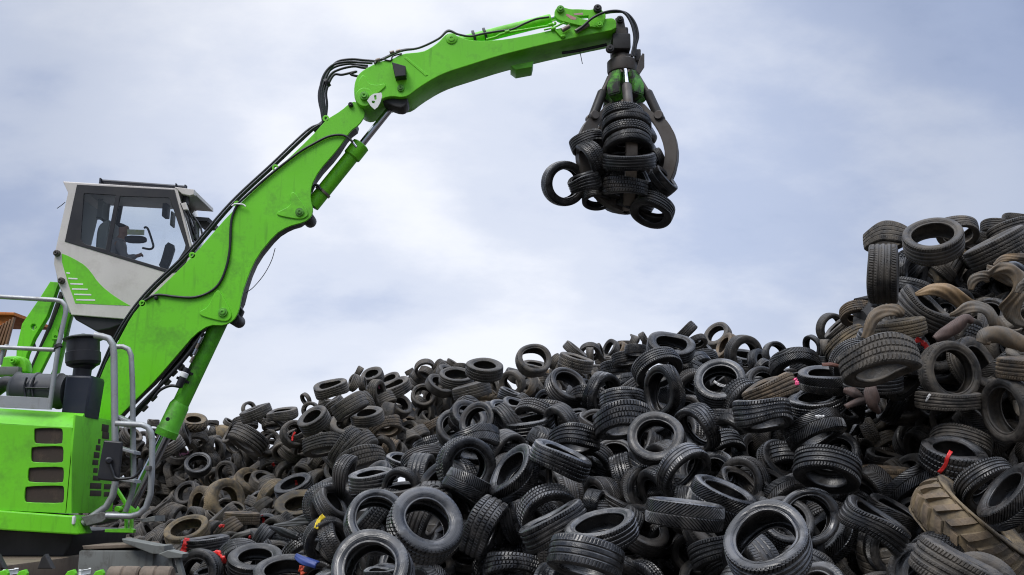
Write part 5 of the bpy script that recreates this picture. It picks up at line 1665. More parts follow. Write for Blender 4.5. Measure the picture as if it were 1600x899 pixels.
('B',379.7,909.2,15.40,0.649,64,87,0.40,'b','d',0),
('B',399.0,774.5,22.90,0.657,64,184,0.40,'b','d',0),
('F',1232.5,712.4,12.61,0.568,72,256,0.33,'s','k',0),
('F',946.4,709.3,13.40,0.558,82,161,0.40,'s','k',0),
('F',1244.4,855.6,9.94,0.557,35,357,0.45,'s','k',0),
('B',498.2,664.0,21.58,0.551,68,150,0.45,'v','d',0),
('B',550.5,735.5,20.54,0.591,40,141,0.45,'b','d',0),
('F',514.9,780.0,13.70,0.626,58,125,0.45,'v','k',0),
('F',973.0,760.0,12.41,0.544,80,171,0.40,'b','k',0),
('B',293.0,909.2,16.33,0.642,39,203,0.45,'s','d',0),
('F',1315.5,908.6,11.18,0.524,25,171,0.33,'b','k',0),
('B',159.9,855.4,26.25,0.526,82,105,0.45,'s','d',0),
('R',1511.7,664.3,12.49,0.651,46,311,0.40,'s','d',0),
('R',1434.4,693.1,13.32,0.643,34,63,0.40,'r','k',0),
('B',330.5,786.5,23.86,0.599,48,301,0.33,'v','d',0),
('F',759.4,856.7,11.88,0.534,75,44,0.45,'b','k',0),
('F',1224.2,785.8,10.99,0.588,56,324,0.33,'v','k',0),
('B',253.7,767.1,27.41,0.529,58,2,0.45,'b','d',0),
('F',1004.0,702.3,13.24,0.651,67,148,0.33,'s','k',0),
('B',605.8,711.7,21.00,0.641,56,79,0.40,'s','d',0),
('F',1079.1,648.1,13.69,0.535,33,179,0.45,'r','k',0),
('B',145.5,801.7,28.58,0.535,82,218,0.45,'s','d',0),
('R',1561.2,466.3,15.12,0.555,73,321,0.45,'r','k',0),
('B',458.2,750.7,22.77,0.523,77,165,0.45,'v','d',0),
('B',478.7,771.5,21.68,0.531,83,236,0.40,'s','d',0),
('F',843.7,700.0,13.06,0.557,64,163,0.45,'s','k',0),
('F',663.4,725.9,13.76,0.655,49,285,0.33,'r','k',0),
('B',697.8,616.1,24.49,0.651,31,321,0.40,'v','d',0),
('B',619.4,630.3,23.02,0.552,34,236,0.33,'v','d',0),
('B',142.2,876.8,25.32,0.556,55,295,0.40,'b','d',0),
('F',541.3,905.1,12.14,0.584,81,84,0.40,'s','k',0),
('R',1585.0,594.0,12.07,0.555,60,194,0.45,'v','d',0),
('B',218.5,807.7,27.05,0.653,43,281,0.45,'b','d',0),
('B',367.4,763.6,24.49,0.602,37,344,0.40,'v','d',0),
('R',1615.8,473.0,14.63,0.604,28,132,0.40,'b','d',0),
('F',610.3,799.0,11.74,0.523,39,246,0.40,'b','k',0),
('B',371.7,796.3,21.83,0.593,82,3,0.40,'b','d',0),
('B',139.6,836.2,27.56,0.564,77,95,0.33,'r','d',0),
('B',267.2,708.7,27.46,0.576,75,213,0.40,'s','d',0),
('R',1437.2,537.5,12.27,0.602,78,270,0.33,'r','d',0),
('F',1310.9,708.0,12.26,0.522,26,88,0.40,'s','k',0),
('B',495.8,714.2,21.82,0.543,68,148,0.45,'b','d',0),
('B',586.0,671.7,21.14,0.591,37,158,0.33,'r','d',0),
('B',165.5,697.9,28.41,0.538,54,322,0.40,'r','d',0),
('R',1617.5,798.1,11.03,0.609,86,196,0.33,'s','k',0),
('B',263.6,878.4,19.14,0.523,39,93,0.33,'v','d',0),
('F',1117.9,781.9,11.08,0.539,36,281,0.33,'b','k',0),
('R',1466.2,874.8,9.33,0.532,42,228,0.33,'b','k',0),
('F',934.1,813.2,11.18,0.606,56,273,0.33,'r','k',0),
('B',260.1,735.2,27.58,0.546,74,191,0.40,'b','d',0),
('F',1313.3,604.9,13.26,0.612,78,307,0.45,'b','k',0),
('B',151.9,770.3,28.79,0.534,81,54,0.45,'s','d',0),
('F',656.5,849.7,10.97,0.530,55,112,0.33,'v','k',0),
('B',222.8,706.7,27.67,0.521,58,298,0.33,'s','d',0),
('B',235.6,834.0,24.73,0.522,46,17,0.40,'r','d',0),
('R',1411.7,750.3,12.56,0.593,72,212,0.33,'s','d',0),
('B',241.0,799.4,26.68,0.535,29,254,0.33,'v','d',0),
('R',1498.3,473.6,14.56,0.624,25,198,0.45,'r','d',0),
('B',302.0,724.7,27.36,0.558,52,4,0.45,'s','d',0),
('F',860.9,802.5,11.35,0.523,56,240,0.40,'s','k',0),
('B',927.6,588.1,26.39,0.529,67,191,0.33,'v','d',0),
('B',369.9,694.3,26.35,0.550,32,124,0.33,'b','d',0),
('B',839.6,604.2,24.19,0.638,48,151,0.40,'r','d',0),
('B',141.3,913.6,22.77,0.552,70,194,0.45,'b','d',0),
('B',223.3,782.8,27.78,0.532,39,17,0.33,'v','d',0),
('R',1540.3,823.5,10.62,0.526,83,252,0.33,'v','k',0),
('B',445.5,717.7,23.69,0.555,64,211,0.45,'b','d',0),
('B',300.4,827.4,21.73,0.536,56,120,0.45,'v','d',0),
('R',1376.1,577.5,12.16,0.620,26,323,0.45,'r','k',0),
('B',569.6,707.4,20.67,0.532,59,264,0.45,'b','d',0),
('B',204.2,831.3,26.25,0.532,42,141,0.33,'s','d',0),
('R',1466.9,739.0,12.20,0.567,59,95,0.40,'r','d',0),
('B',403.4,701.7,25.30,0.557,61,131,0.45,'s','d',0),
('B',365.9,733.2,26.05,0.646,85,280,0.45,'s','d',0),
('F',979.8,658.4,14.17,0.566,63,249,0.45,'r','k',0),
('F',1013.3,819.4,11.55,0.521,49,122,0.45,'b','k',0),
('B',283.8,799.7,24.92,0.530,68,122,0.40,'r','d',0),
('B',660.0,633.4,24.22,0.575,74,228,0.33,'b','d',0),
('B',480.9,808.9,19.79,0.553,40,292,0.33,'v','d',0),
('F',1031.0,661.8,13.71,0.564,73,342,0.45,'s','k',0),
('B',144.7,723.8,28.90,0.533,34,239,0.45,'s','d',0),
('F',531.2,847.9,12.68,0.528,32,72,0.33,'b','k',0),
('B',167.9,816.3,27.99,0.562,68,304,0.33,'v','d',0),
('R',1537.9,907.6,9.50,0.576,41,81,0.45,'v','k',0),
('B',282.4,773.6,26.44,0.532,48,118,0.45,'s','d',0),
('F',935.3,664.1,14.19,0.526,71,33,0.40,'s','k',0),
('F',900.9,913.1,10.30,0.544,46,77,0.40,'v','k',0),
('B',639.1,707.0,21.92,0.540,42,255,0.45,'v','d',0),
('B',873.9,596.6,24.84,0.613,35,337,0.40,'b','d',0),
('B',425.4,769.5,22.83,0.525,44,15,0.40,'s','d',0),
('F',1187.7,610.8,13.70,0.603,57,267,0.45,'s','k',0),
('B',311.2,865.8,18.03,0.526,33,343,0.45,'v','d',0),
('B',577.1,632.3,21.74,0.551,34,229,0.33,'r','d',0),
('F',618.6,907.3,11.51,0.551,44,201,0.45,'r','k',0),
('R',1464.3,649.2,13.12,0.551,32,227,0.40,'r','k',0),
('B',718.2,637.3,24.46,0.596,69,40,0.40,'r','d',0),
('B',685.0,680.0,24.04,0.551,65,61,0.45,'v','d',0),
('B',461.3,689.5,23.01,0.553,82,203,0.33,'b','d',0),
('B',226.9,751.2,27.93,0.564,76,166,0.40,'r','d',0),
('R',1512.2,429.7,14.98,0.575,63,152,0.45,'b','k',0),
('B',191.9,705.2,28.04,0.554,82,182,0.33,'b','d',0),
('B',197.4,793.5,28.00,0.526,25,288,0.33,'b','d',0),
('F',748.7,914.0,12.26,0.541,39,213,0.45,'s','k',0),
('B',331.1,743.8,26.54,0.581,55,62,0.45,'b','d',0),
('R',1832.1,713.4,10.66,0.628,77,155,0.34,'r','d',0),
('B',384.4,1018.9,12.99,0.597,83,151,0.34,'b','d',0),
('R',1651.7,856.0,10.62,0.635,52,245,0.34,'b','d',0),
('R',1788.5,622.5,11.06,0.580,34,108,0.34,'b','d',0),
('F',601.9,1012.7,9.16,0.657,85,161,0.34,'r','g',0),
('R',1726.5,403.3,13.24,0.599,60,180,0.34,'v','d',0),
('B',460.9,944.6,14.35,0.628,32,226,0.34,'b','d',0),
('R',1813.9,551.5,10.98,0.595,70,357,0.34,'b','d',0),
('F',991.8,1027.6,9.23,0.602,82,194,0.34,'v','g',0),
('R',1655.6,462.3,13.80,0.624,62,114,0.34,'v','d',0),
('R',1860.6,775.8,9.89,0.623,84,39,0.34,'v','d',0),
('R',1892.1,985.5,9.47,0.637,72,18,0.34,'s','d',0),
('R',1400.9,1007.7,8.43,0.594,25,134,0.34,'s','d',0),
('R',1832.6,659.1,10.98,0.582,48,311,0.34,'b','d',0),
('F',608.0,926.3,9.81,0.621,49,57,0.34,'v','g',0),
('R',1692.1,623.5,10.90,0.581,83,310,0.34,'b','d',0),
('F',752.8,1024.8,9.87,0.623,33,355,0.34,'r','g',0),
('R',1795.6,833.4,10.47,0.637,75,350,0.34,'s','d',0),
('F',1181.2,936.4,7.54,0.602,64,241,0.34,'s','g',0),
('R',1565.1,999.3,8.67,0.635,78,211,0.34,'b','d',0),
('R',1778.5,503.7,12.14,0.670,29,34,0.34,'b','d',0),
('R',1630.0,577.0,11.03,0.665,72,254,0.34,'r','d',0),
('R',1702.8,1012.0,9.34,0.640,68,88,0.34,'s','d',0),
('F',936.0,967.0,8.58,0.596,59,191,0.34,'b','g',0),
('R',1889.5,833.8,10.46,0.586,62,288,0.34,'s','d',0),
('R',1875.3,907.8,10.26,0.672,70,247,0.34,'b','d',0),
('R',1777.0,680.1,10.99,0.636,56,34,0.34,'s','d',0),
('R',1678.4,780.3,9.71,0.625,45,278,0.34,'r','d',0),
('F',786.0,972.4,10.12,0.631,80,234,0.34,'s','g',0),
('F',999.2,923.7,10.11,0.615,38,191,0.34,'b','g',0),
('R',1628.4,392.3,13.36,0.601,77,115,0.34,'r','d',0),
('R',1877.2,585.3,10.82,0.649,55,143,0.34,'b','d',0),
('R',1628.1,955.1,9.95,0.608,58,274,0.34,'b','d',0),
('R',1780.3,937.3,9.84,0.668,29,49,0.34,'v','d',0),
('F',910.7,1038.8,8.27,0.617,60,356,0.34,'s','g',0),
('R',1752.0,456.5,14.10,0.674,33,183,0.34,'v','d',0),
('R',1705.0,478.8,13.58,0.620,36,320,0.34,'r','d',0),
('F',1101.1,953.1,9.48,0.606,71,38,0.34,'s','g',0),
('F',711.9,975.7,10.27,0.658,29,283,0.34,'r','g',0),
('F',1271.8,1001.0,8.35,0.636,34,94,0.34,'r','g',0),
('F',749.5,925.6,10.73,0.632,76,159,0.34,'s','g',0),
('R',1633.8,701.0,10.77,0.657,49,338,0.34,'v','d',0),
('F',1273.6,934.8,8.79,0.624,38,125,0.34,'r','g',0),
('R',1473.2,964.4,7.63,0.591,72,80,0.34,'r','d',0),
('R',1815.1,457.5,14.11,0.642,74,148,0.34,'s','d',0),
('B',469.8,1026.1,13.52,0.677,37,279,0.34,'b','d',0),
('R',1751.6,567.1,11.15,0.626,80,176,0.34,'r','d',0),
('R',1362.1,938.8,9.63,0.660,60,302,0.34,'s','d',0),
('R',1686.9,676.0,11.15,0.589,47,20,0.34,'r','d',0),
('R',1709.4,945.3,9.85,0.600,25,349,0.34,'s','d',0),
('F',675.6,926.0,10.45,0.618,64,202,0.34,'v','g',0),
('R',1776.9,738.4,10.18,0.593,38,88,0.34,'v','d',0),
('R',1725.9,846.6,10.51,0.606,80,228,0.34,'b','d',0),
('R',1810.4,1032.0,9.27,0.615,54,177,0.34,'s','d',0),
('F',824.8,1034.0,9.24,0.624,47,119,0.34,'r','g',0),
('R',1643.7,513.5,11.94,0.639,45,1,0.34,'b','d',0),
('F',1330.5,1028.4,9.42,0.600,70,11,0.34,'b','g',0),
('B',348.3,996.1,13.60,0.602,59,23,0.34,'b','d',0),
('F',513.7,933.5,11.29,0.612,47,355,0.34,'s','g',0),
('F',861.5,930.1,9.23,0.606,69,356,0.34,'s','g',0),
('B',413.0,979.0,13.41,0.610,26,70,0.34,'r','d',0),
('F',1141.6,1025.7,7.81,0.676,80,125,0.34,'s','g',0),
('B',330.6,945.8,14.39,0.645,49,311,0.34,'r','d',0),
('R',1886.0,684.7,11.08,0.617,52,233,0.34,'s','d',0),
('R',1695.1,566.8,11.19,0.660,51,253,0.34,'s','d',0),
('R',1532.4,922.7,8.09,0.604,28,57,0.34,'r','d',0),
('B',467.4,986.5,13.85,0.585,44,278,0.34,'s','d',0),
('F',1070.7,1006.3,10.06,0.657,57,65,0.34,'b','g',0),
('B',382.1,932.8,13.94,0.613,61,259,0.34,'b','d',0),
('F',536.1,1037.0,9.87,0.654,65,187,0.34,'v','g',0),
('R',1850.3,502.5,12.26,0.596,65,190,0.34,'s','d',0),
('R',1783.7,431.7,13.76,0.584,51,51,0.34,'v','d',0),
('R',1829.7,971.2,9.82,0.607,82,108,0.34,'b','d',0),
('R',1795.4,886.4,10.58,0.595,78,160,0.34,'r','d',0),
('R',1635.4,633.1,11.11,0.655,34,110,0.34,'b','d',0),
('F',567.3,968.6,10.04,0.600,48,306,0.34,'b','g',0),
('F',1050.0,949.2,10.71,0.585,81,126,0.34,'b','g',0),
('F',693.6,1036.9,9.59,0.614,56,60,0.34,'b','g',0)]



GROUPS = {'F': 'black tyres of the near heap', 'R': 'tyres of the right heap', 'B': 'tyres of the far heap', 'G': 'tyres held by the grapple'}
rest = []
for idx, (hp, px, py, Z, Dm, tilt, ang, wr, kind, mk, lab) in enumerate(TYRES):
    rnd = random.Random(idx * 7 + 3)
    mt = tyre_matrix(px, py, Z, Dm, tilt, ang, rnd)
    me = tyre_shape(kind, wr, Dm, idx, lab is None)
    if not lab:
        rest.append((me, mt, mk))
        continue
    o = bpy.data.objects.new('tractor_tyre' if kind == 'o' else 'truck_tyre' if Dm > 0.85 else 'car_tyre', me)
    o.matrix_world = mt
    COL.objects.link(o)
    o.material_slots[0].link = 'OBJECT'
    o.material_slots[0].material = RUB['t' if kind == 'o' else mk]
    tag(o, lab, 'tyre', GROUPS[hp])


def merge_rest():
    vs, fs, mi = [], [], []
    base = 0
    keys = list(RUB)
    sms = []
    for me, mt, mk in rest:
        n = len(me.vertices)
        co = np.empty(n * 3, dtype=np.float32)
        me.vertices.foreach_get('co', co)
        co = co.reshape(-1, 3) @ np.array(mt.to_3x3()).T + np.array(mt.translation)
        lp = np.empty(len(me.loops), dtype=np.int32)
        me.loops.foreach_get('vertex_index', lp)
        sm = np.empty(len(me.polygons), dtype=bool)
        me.polygons.foreach_get('use_smooth', sm)
        vs.append(co)
        fs.append(lp.reshape(-1, 4) + base)
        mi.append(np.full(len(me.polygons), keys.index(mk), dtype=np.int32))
        sms.append(sm)
        base += n
    V, P = np.concatenate(vs), np.concatenate(fs)
    me = bpy.data.meshes.new('tyre_heap')
    me.vertices.add(len(V))
    me.vertices.foreach_set('co', V.astype(np.float32).ravel())
    me.loops.add(P.size)
    me.loops.foreach_set('vertex_index', P.astype(np.int32).ravel())
    me.polygons.add(len(P))
    me.polygons.foreach_set('loop_start', np.arange(0, P.size, 4, dtype=np.int32))
    me.polygons.foreach_set('material_index', np.concatenate(mi))
    me.polygons.foreach_set('use_smooth', np.concatenate(sms))
    for k in keys:
        me.materials.append(RUB[k])
    me.update(calc_edges=True)
    o = link('tyre_heap', me, None, None, None)
    o['kind'] = 'stuff'
    tag(o, 'small and half buried used tyres filling the gaps of the heaps', 'tyres')


merge_rest()


def heap_light_stop():
    """Packed dark rubble deep inside each heap, from just below its crest down into the ground."""
    hs = {}
    for t in TYRES:
        hs.setdefault(t[0], []).append(t)
    vs, fs = [], []
    for h in 'BFR':
        P = np.array([(t[1], t[2], t[3], t[4] * F / t[3]) for t in hs[h]])
        st = 22
        idx = {}
        for iy, y in enumerate(range(330, 1000, st)):
            for ix, x in enumerate(range(120, 1680, st)):
                d = np.hypot(P[:, 0] - x, P[:, 1] - y)
                d2 = np.hypot(P[:, 0] - x, P[:, 1] + 14 - y)
                if d.min() > 48 or not ((P[:, 1] < y - 52) & (abs(P[:, 0] - x) < 34)).any():
                    continue
                nb = abs(P[:, 1] - y) < 60
                if not ((P[:, 0] < x - 24) & nb).any() or not ((P[:, 0] > x + 24) & nb).any():
                    continue
                wgt = np.exp(-(d / 45) ** 2) + 1e-9
                z = (wgt * P[:, 2]).sum() / wgt.sum() + 1.7
                idx[ix, iy] = len(vs)
                p = atz(x + random.uniform(-6, 6), y + random.uniform(-6, 6), z + random.uniform(-.1, .1))
                vs.append(tuple(p))
        for (ix, iy), a in idx.items():
            q = [idx.get((ix + 1, iy)), idx.get((ix + 1, iy + 1)), idx.get((ix, iy + 1))]
            if None not in q:
                fs.append((a, *q))
    me = bpy.data.meshes.new('heap_light_stop')
    me.from_pydata(vs, [], fs)
    o = link('light_stop_sheet', me, worn('light_stop_dark', (0.012, 0.011, 0.010), (0.02, 0.017, 0.014), 0.6, (0.7, 0.9)), None, None)  # added unseen sheet that stops light leaking between the tyres
    md = o.modifiers.new('thick', 'SOLIDIFY')
    md.thickness = 0.25
    o['kind'] = 'structure'


heap_light_stop()


# ------------------------------------------------------------------ the material handler
def px_list(s, ox, oy, k):
    """Outline read off an enlarged crop: 'x,y x,y ...' with the crop's origin and scale."""
    return [(ox + float(a.split(',')[0]) / k, oy + float(a.split(',')[1]) / k) for a in s.split()]


HX = empty('material_handler', at(100, 925, 14.6), 'bright green material handler with raised white cab, boom reaching over the heaps', 'excavator')

# --- boom
YB, TB = 14.8, 0.56
boom_o = [(128, 700), (142, 640), (160, 578), (187, 529), (205, 495), (222, 474), (240, 460), (300, 402), (365, 327), (430, 267), (487, 213), (510, 187), (533, 173),
          (550, 158), (564, 162), (571, 180), (561, 195), (547, 205), (528, 233), (498, 267), (486, 290), (485, 312), (489, 326), (487, 338), (476, 347), (450, 354),
          (430, 366), (402, 400), (388, 430), (378, 460), (373, 487), (365, 501), (350, 509), (327, 508), (304, 523), (280, 551), (243, 594), (210, 627), (182, 655), (160, 700)]
boom = link('boom', plate_mesh(boom_o, YB, 0.045, (), 0.006, 1), GREEN, HX)
core_o = [(140, 695), (152, 640), (168, 582), (194, 533), (225, 481), (302, 407), (367, 332), (432, 272), (489, 218), (514, 191), (548, 168), (556, 190), (540, 202), (520, 233),
          (490, 266), (478, 290), (478, 325), (466, 342), (445, 348), (424, 361), (394, 398), (380, 430), (368, 478), (345, 500), (322, 500), (298, 517), (272, 546), (236, 588), (200, 622), (172, 652)]
plate('boom_web', core_o, YB + 0.046, TB - 0.092, DARK_STEEL, boom, (), 0.01, 1)  # inset web, much darker than the green side plates
plate('boom_side_plate', boom_o, YB + TB - 0.045, 0.045, GREEN, boom, (), 0.006, 1)
for s in ('310.6,487 325,480 334,459 341,452 348,462 360,485 362,496 353,504 313,494', '432,332 447,325 455,319 453,303 459,299 470,313 480,328 482,337 470,343.6 433.5,337'):
    plate('reinforcement_plate', px_list(s, 0, 0, 1), YB - 0.022, 0.025, GREEN, boom, (), 0.01, 2)
for px, py, r in ((348.5, 488.5, 7.5), (468.5, 332, 7), (548, 164, 4), (244, 466, 3)):
    link('pin', pin_mesh(px, py, YB - 0.02, r, 0.05), GREEN_OLD if r > 5 else BLACK, boom)
# brackets that carry the hoses on the upper edge
for px, py in ((222, 474), (370, 319), (509, 185), (300, 399), (430, 262)):
    plate('hose_bracket', circ(px, py, 5.2, 12), YB + 0.0, 0.05, GREEN, boom, [list(reversed(circ(px, py, 2.2, 10)))], 0.004)
plate('boss', circ(364, 497, 10, 18), YB + 0.1, TB - 0.2, DARK_STEEL, boom)
plate('boss', circ(478, 337, 10, 18), YB + 0.1, TB - 0.2, DARK_STEEL, boom)
plate('dark_fitting', [(375, 478), (380, 486), (374, 500), (369, 497)], YB + 0.2, 0.1, BLACK, boom)


def hose(pts, Y, r=0.02, parent=None, name='hose', m=None):
    """pts = (px, py[, extra depth])"""
    return tube(name, [at(p[0], p[1], Y + (p[2] if len(p) > 2 else 0)) for p in pts], r, m or HOSE, parent)


for k, (dx, dy, dY) in enumerate(((-2.5, -2.5, .05), (-5.5, -4.5, .16), (-1, -1, .30), (-5.5, -5, .42))):
    hose([(150 + dx, 612 + dy), (178 + dx, 545 + dy), (205 + dx, 498 + dy), (240 + dx, 455 + dy), (300 + dx, 397 + dy), (365 + dx, 322 + dy), (430 + dx, 261 + dy), (484 + dx, 210 + dy),
          (500 + dx * .4, 196 + dy * .3)], YB + dY, 0.0165, boom)
hose([(226, 470), (245, 461), (275, 464), (302, 465), (325, 458), (342, 444), (353, 420), (359, 390), (361, 350), (366, 330), (374, 316)], YB - 0.025, 0.020, boom)
hose([(374, 316), (420, 275), (465, 240), (490, 225), (512, 214), (530, 211), (542, 214), (551, 222)], YB - 0.03, 0.019, boom)
hose([(551, 222), (557, 230)], YB - 0.0, 0.022, boom, 'hose_end', CHROME)
for k, (ax, bx, cy, dY, ex, ey) in enumerate(((500, 506, 97, .05, 582, 99), (503, 511, 93, .17, 588, 96), (506, 516, 104, .28, 584, 108), (510, 521, 112, .38, 566, 121), (499, 509, 100, .45, 575, 103))):
    hose([(505 + k, 192), (ax + 1, 165), (ax, 142), (bx, 118), (bx + 14, cy + 5), (bx + 36, cy), (ex - 18, (cy + ey) / 2), (ex, ey)], YB + dY, 0.02, boom, 'joint_hose')
hose([(509, 131), (513, 128)], YB + .2, 0.075, boom, 'hose_clamp', BLACK)
hose([(490, 204), (498, 200), (507, 193)], YB + .2, 0.06, boom, 'hose_clamp', BLACK)
hose([(430, 388), (424, 408), (412, 430), (396, 449), (384, 458)], YB + .3, 0.006, boom, 'cable')
# bow of string on the bracket
hose([(362, 322), (367, 319), (372, 319), (380, 320), (384, 323)], YB - .06, 0.012, boom, 'rope_tie', LABELW)

# hoses and fittings under the boom
for k, dY in enumerate((.06, .2, .34)):
    hose([(318 - 3 * k, 520), (292 - 3 * k, 556), (264 - 2 * k, 588), (236, 617 + 2 * k), (214, 640 + 3 * k), (196, 664)], YB + dY, 0.03, boom, 'under_hose')
for px, py in ((300, 552), (283, 574), (262, 598), (240, 622), (226, 638), (306, 535), (272, 583)):
    link('fitting', cyl_mesh(at(px - 4, py + 4, YB + .12), at(px + 4, py - 4, YB + .12), 0.035), STEEL, boom)
hose([(282, 605), (266, 603), (250, 610), (240, 622)], YB + .05, 0.022, boom, 'under_hose')

# --- boom lift cylinder
BC = link('boom_cylinder', join_mesh([cyl_mesh(at(351, 487, YB + .28), at(271, 655, YB + .28), 0.125, .1),
                                      lathe_mesh(at(283, 628, YB + .28), at(258, 682, YB + .28), [(0, .12), (.12, .148), (.78, .155), (.82, .17), (1, .165)])]), GREEN_OLD, HX)
BC.data.materials.clear()
BC.data.materials.append(worn('lift_cylinder_green', (0.10, 0.45, 0.014), (0.035, 0.06, 0.018), 0.9, (0.4, 0.6), scale=2.6))
cyl('rod', at(262, 676, YB + .28), at(196, 808, YB + .28), 0.085, CHROME, BC)
for px, py in ((298, 581), (292, 594)):
    a, b = at(px, py, YB + .28), at(px - 4, py + 8.4, YB + .28)
    link('clamp', lathe_mesh(a, a + (b - a).normalized() * .045, [(0, .13), (.1, .155), (.9, .155), (1, .13)]), BLACK, BC)
cyl('accumulator', at(293, 575, YB + .06), at(279, 605, YB + .06), 0.055, BLACK, BC)
cyl('accumulator_label', at(289.7, 582, YB + .055), at(286, 590, YB + .055), 0.0575, LABELW, BC)
for k, (px, py) in enumerate(((309, 540), (305, 550), (300, 562), (313, 532))):
    link('valve', cyl_mesh(at(px - 2.5, py + 5, YB + .05), at(px + 2.5, py - 5, YB + .05), 0.022 + .008 * (k % 2)), CHROME if k % 2 else STEEL_P, BC)
cyl('port', at(262, 655, YB + .05), at(262, 655, YB - .01), 0.03, BLACK, BC)
plate('cylinder_eye', circ(196, 800, 12, 18), YB + .15, .3, GREEN, BC)

# --- stick (outer arm)
YS, TS = 14.72, 0.66
stick_o = px_list('553,142 554,130 558,119 564,112 577,104 593,96 613,92.5 627,84 660,81 672,75 685,66 694,56 700,52 708,52 716,57 732,62.5 754,64 790,61.5 830,54 862,47 900,38 '
                  '930,31 945,29 958,28 963,33 963,46 930,52.5 904,58 860,67.5 820,77 779,87.5 735,101.5 700,112.5 679,122 654,137.5 638,150 627,152.5 613,150.5 600,153 '
                  '585,162 572,168.5 560,165 554,155', 0, 0, 1)
stick = link('stick', plate_mesh(stick_o, YS, TS, (), 0.012, 1), GREEN, HX)
plate('reinforcement_plate', px_list('558,148 560,126 566,117 571,119 576,131 590,133 601,130 603,135 592,145 580,152 571,164 562,160', 0, 0, 1), YS - .022, .025, GREEN, stick, (), .01, 2)
plate('pivot_plate', circ(569.6, 151.6, 14.5, 28), YS - .03, .034, GREEN, stick)
link('pin', pin_mesh(569.6, 151.3, YS - .03, 7.5, .08), GREEN_OLD, stick)
link('pin', pin_mesh(626.3, 138.5, YS, 6, .05), GREEN_OLD, stick)
link('pin', pin_mesh(705.5, 61, YS, 9.5, .035), GREEN, stick)
plate('lug', [(592, 152), (630, 147), (637, 152), (637, 162), (629, 169), (618, 168), (600, 160)], YS + .08, .3, DARK_STEEL, stick, (), .02, 1)
plate('lower_wear_block', px_list('760,330 875,305 868,335 787,350', 560, 0, 3.2), YS + .2, .35, GREEN, stick)
plate('weld_rib', [(632, 91), (636, 90), (669, 117), (665, 119)], YS - .008, .01, GREEN, stick)
plate('work_light_box', [(612, 97), (633.5, 103), (634, 118), (617, 120)], YS - .16, .17, BLACK, stick)
sec = [(578, 160)]
plate('angle_gauge', px_list('730,262 745,240 760,230 797,224 801,240 793,268 780,292 765,304 745,285', 330, 70, 2.997), YS - .075, .012, LABELW, stick,
      [list(reversed(px_list('762,238 773,236 775,255 766,260', 330, 70, 2.997))), list(reversed(px_list('752,262 768,264 764,276 752,272', 330, 70, 2.997)))], .002)
# stick cylinder under the boom
sc_ = cyl('stick_cylinder', at(487, 322, YB + .3), at(562, 229, YB + .3), 0.118, GREEN, HX, .1)
cyl('rod', at(557, 236, YB + .3), at(622, 155, YB + .3), 0.058, CHROME, sc_)
a, b = at(549, 245.5, YB + .3), at(565, 225.5, YB + .3)
link('gland', lathe_mesh(a, b, [(0, .13), (.06, .145), (.94, .145), (1, .12)]), GREEN, sc_)
a, b = at(503, 302, YB + .3), at(506, 298.5, YB + .3)
link('clamp', lathe_mesh(a, b, [(0, .12), (.1, .138), (.9, .138), (1, .12)]), STEEL_P, sc_)
hose([(487, 300), (490, 291), (497, 290), (502, 297)], YB + .12, .018, sc_, 'hose')

# cylinder and linkage on top of the stick
gc = cyl('grapple_link_cylinder', at(716, 67, YS + .33), at(861, 31, YS + .33), 0.095, GREEN, HX, .1)
cyl('rod', at(855, 32, YS + .33), at(874, 26, YS + .33), 0.05, CHROME, gc)
for px, py in ((756, 56), (739, 60)):
    a = at(px, py, YS + .33)
    b = at(px + 4, py - 1, YS + .33)
    link('clamp', lathe_mesh(a, b, [(0, .1), (.1, .125), (.9, .125), (1, .1)]), BLACK, gc)
rocker = plate('rocker_arm', px_list('980,80 981,55 990,40 1010,31 1030,38 1060,46 1110,46 1170,50 1180,34 1197,30 1214,38 1220,55 1240,75 1226,118 1205,142 1180,136 1130,132 1080,122 1000,102', 560, 0, 3.2),
               YS - .04, .1, GREEN, HX, [list(reversed(px_list('1096,84 1150,78 1152,100 1120,95', 560, 0, 3.2)))], .008, 1)
link('pin', pin_mesh(875.6, 15.6, YS - .04, 6.5, .07), GREEN_OLD, rocker)
link('pin', pin_mesh(933.5, 15, YS - .04, 7, .09), DARK_STEEL, rocker)
link('pin', pin_mesh(936.5, 39.5, YS - .04, 6, .06), GREEN, rocker)
for s in ('1038,70 1050,72 1090,90 1085,100 1065,98 1040,80', '1076,68 1122,64 1124,74 1080,76'):
    plate('warning_sticker', px_list(s, 560, 0, 3.2), YS - .043, .004, worn('sticker_pink', (0.5, 0.22, 0.2), (0.5, 0.5, 0.45), .9, scale=14), rocker, (), .001)
# hoses along the stick
for k, dY in enumerate((.1, .3)):
    hose([(584, 99 - k), (600, 92 - k), (627, 80 - k), (655, 75), (685, 61), (700, 49 - k), (716, 54), (735, 57), (755, 53), (780, 49), (800, 46), (820, 37), (838, 30), (858, 27)], YS + dY, .018, stick)
hose([(585, 100), (595, 93), (610, 95), (614, 88), (628, 84)], YS - .01, .012, stick)
hose([(760, 62), (775, 58), (790, 52), (860, 40), (868, 35)], YS + .02, .02, stick, 'pipe', GREEN)
hose([(862, 40), (872, 52), (880, 60)], YS - .02, .014, stick, 'pipe', GREEN)
hose([(850, 47), (866, 43), (884, 35), (890, 38)], YS - .02, .014, stick, 'pipe', GREEN)
for px, py in ((612, 82), (622, 80), (590, 94), (860, 39), (864, 45), (879, 57), (792, 50)):
    link('fitting', cyl_mesh(at(px - 3, py + 1, YS - .02), at(px + 4, py - 1, YS - .02), .028), STEEL_P if px < 700 else GREEN, stick)
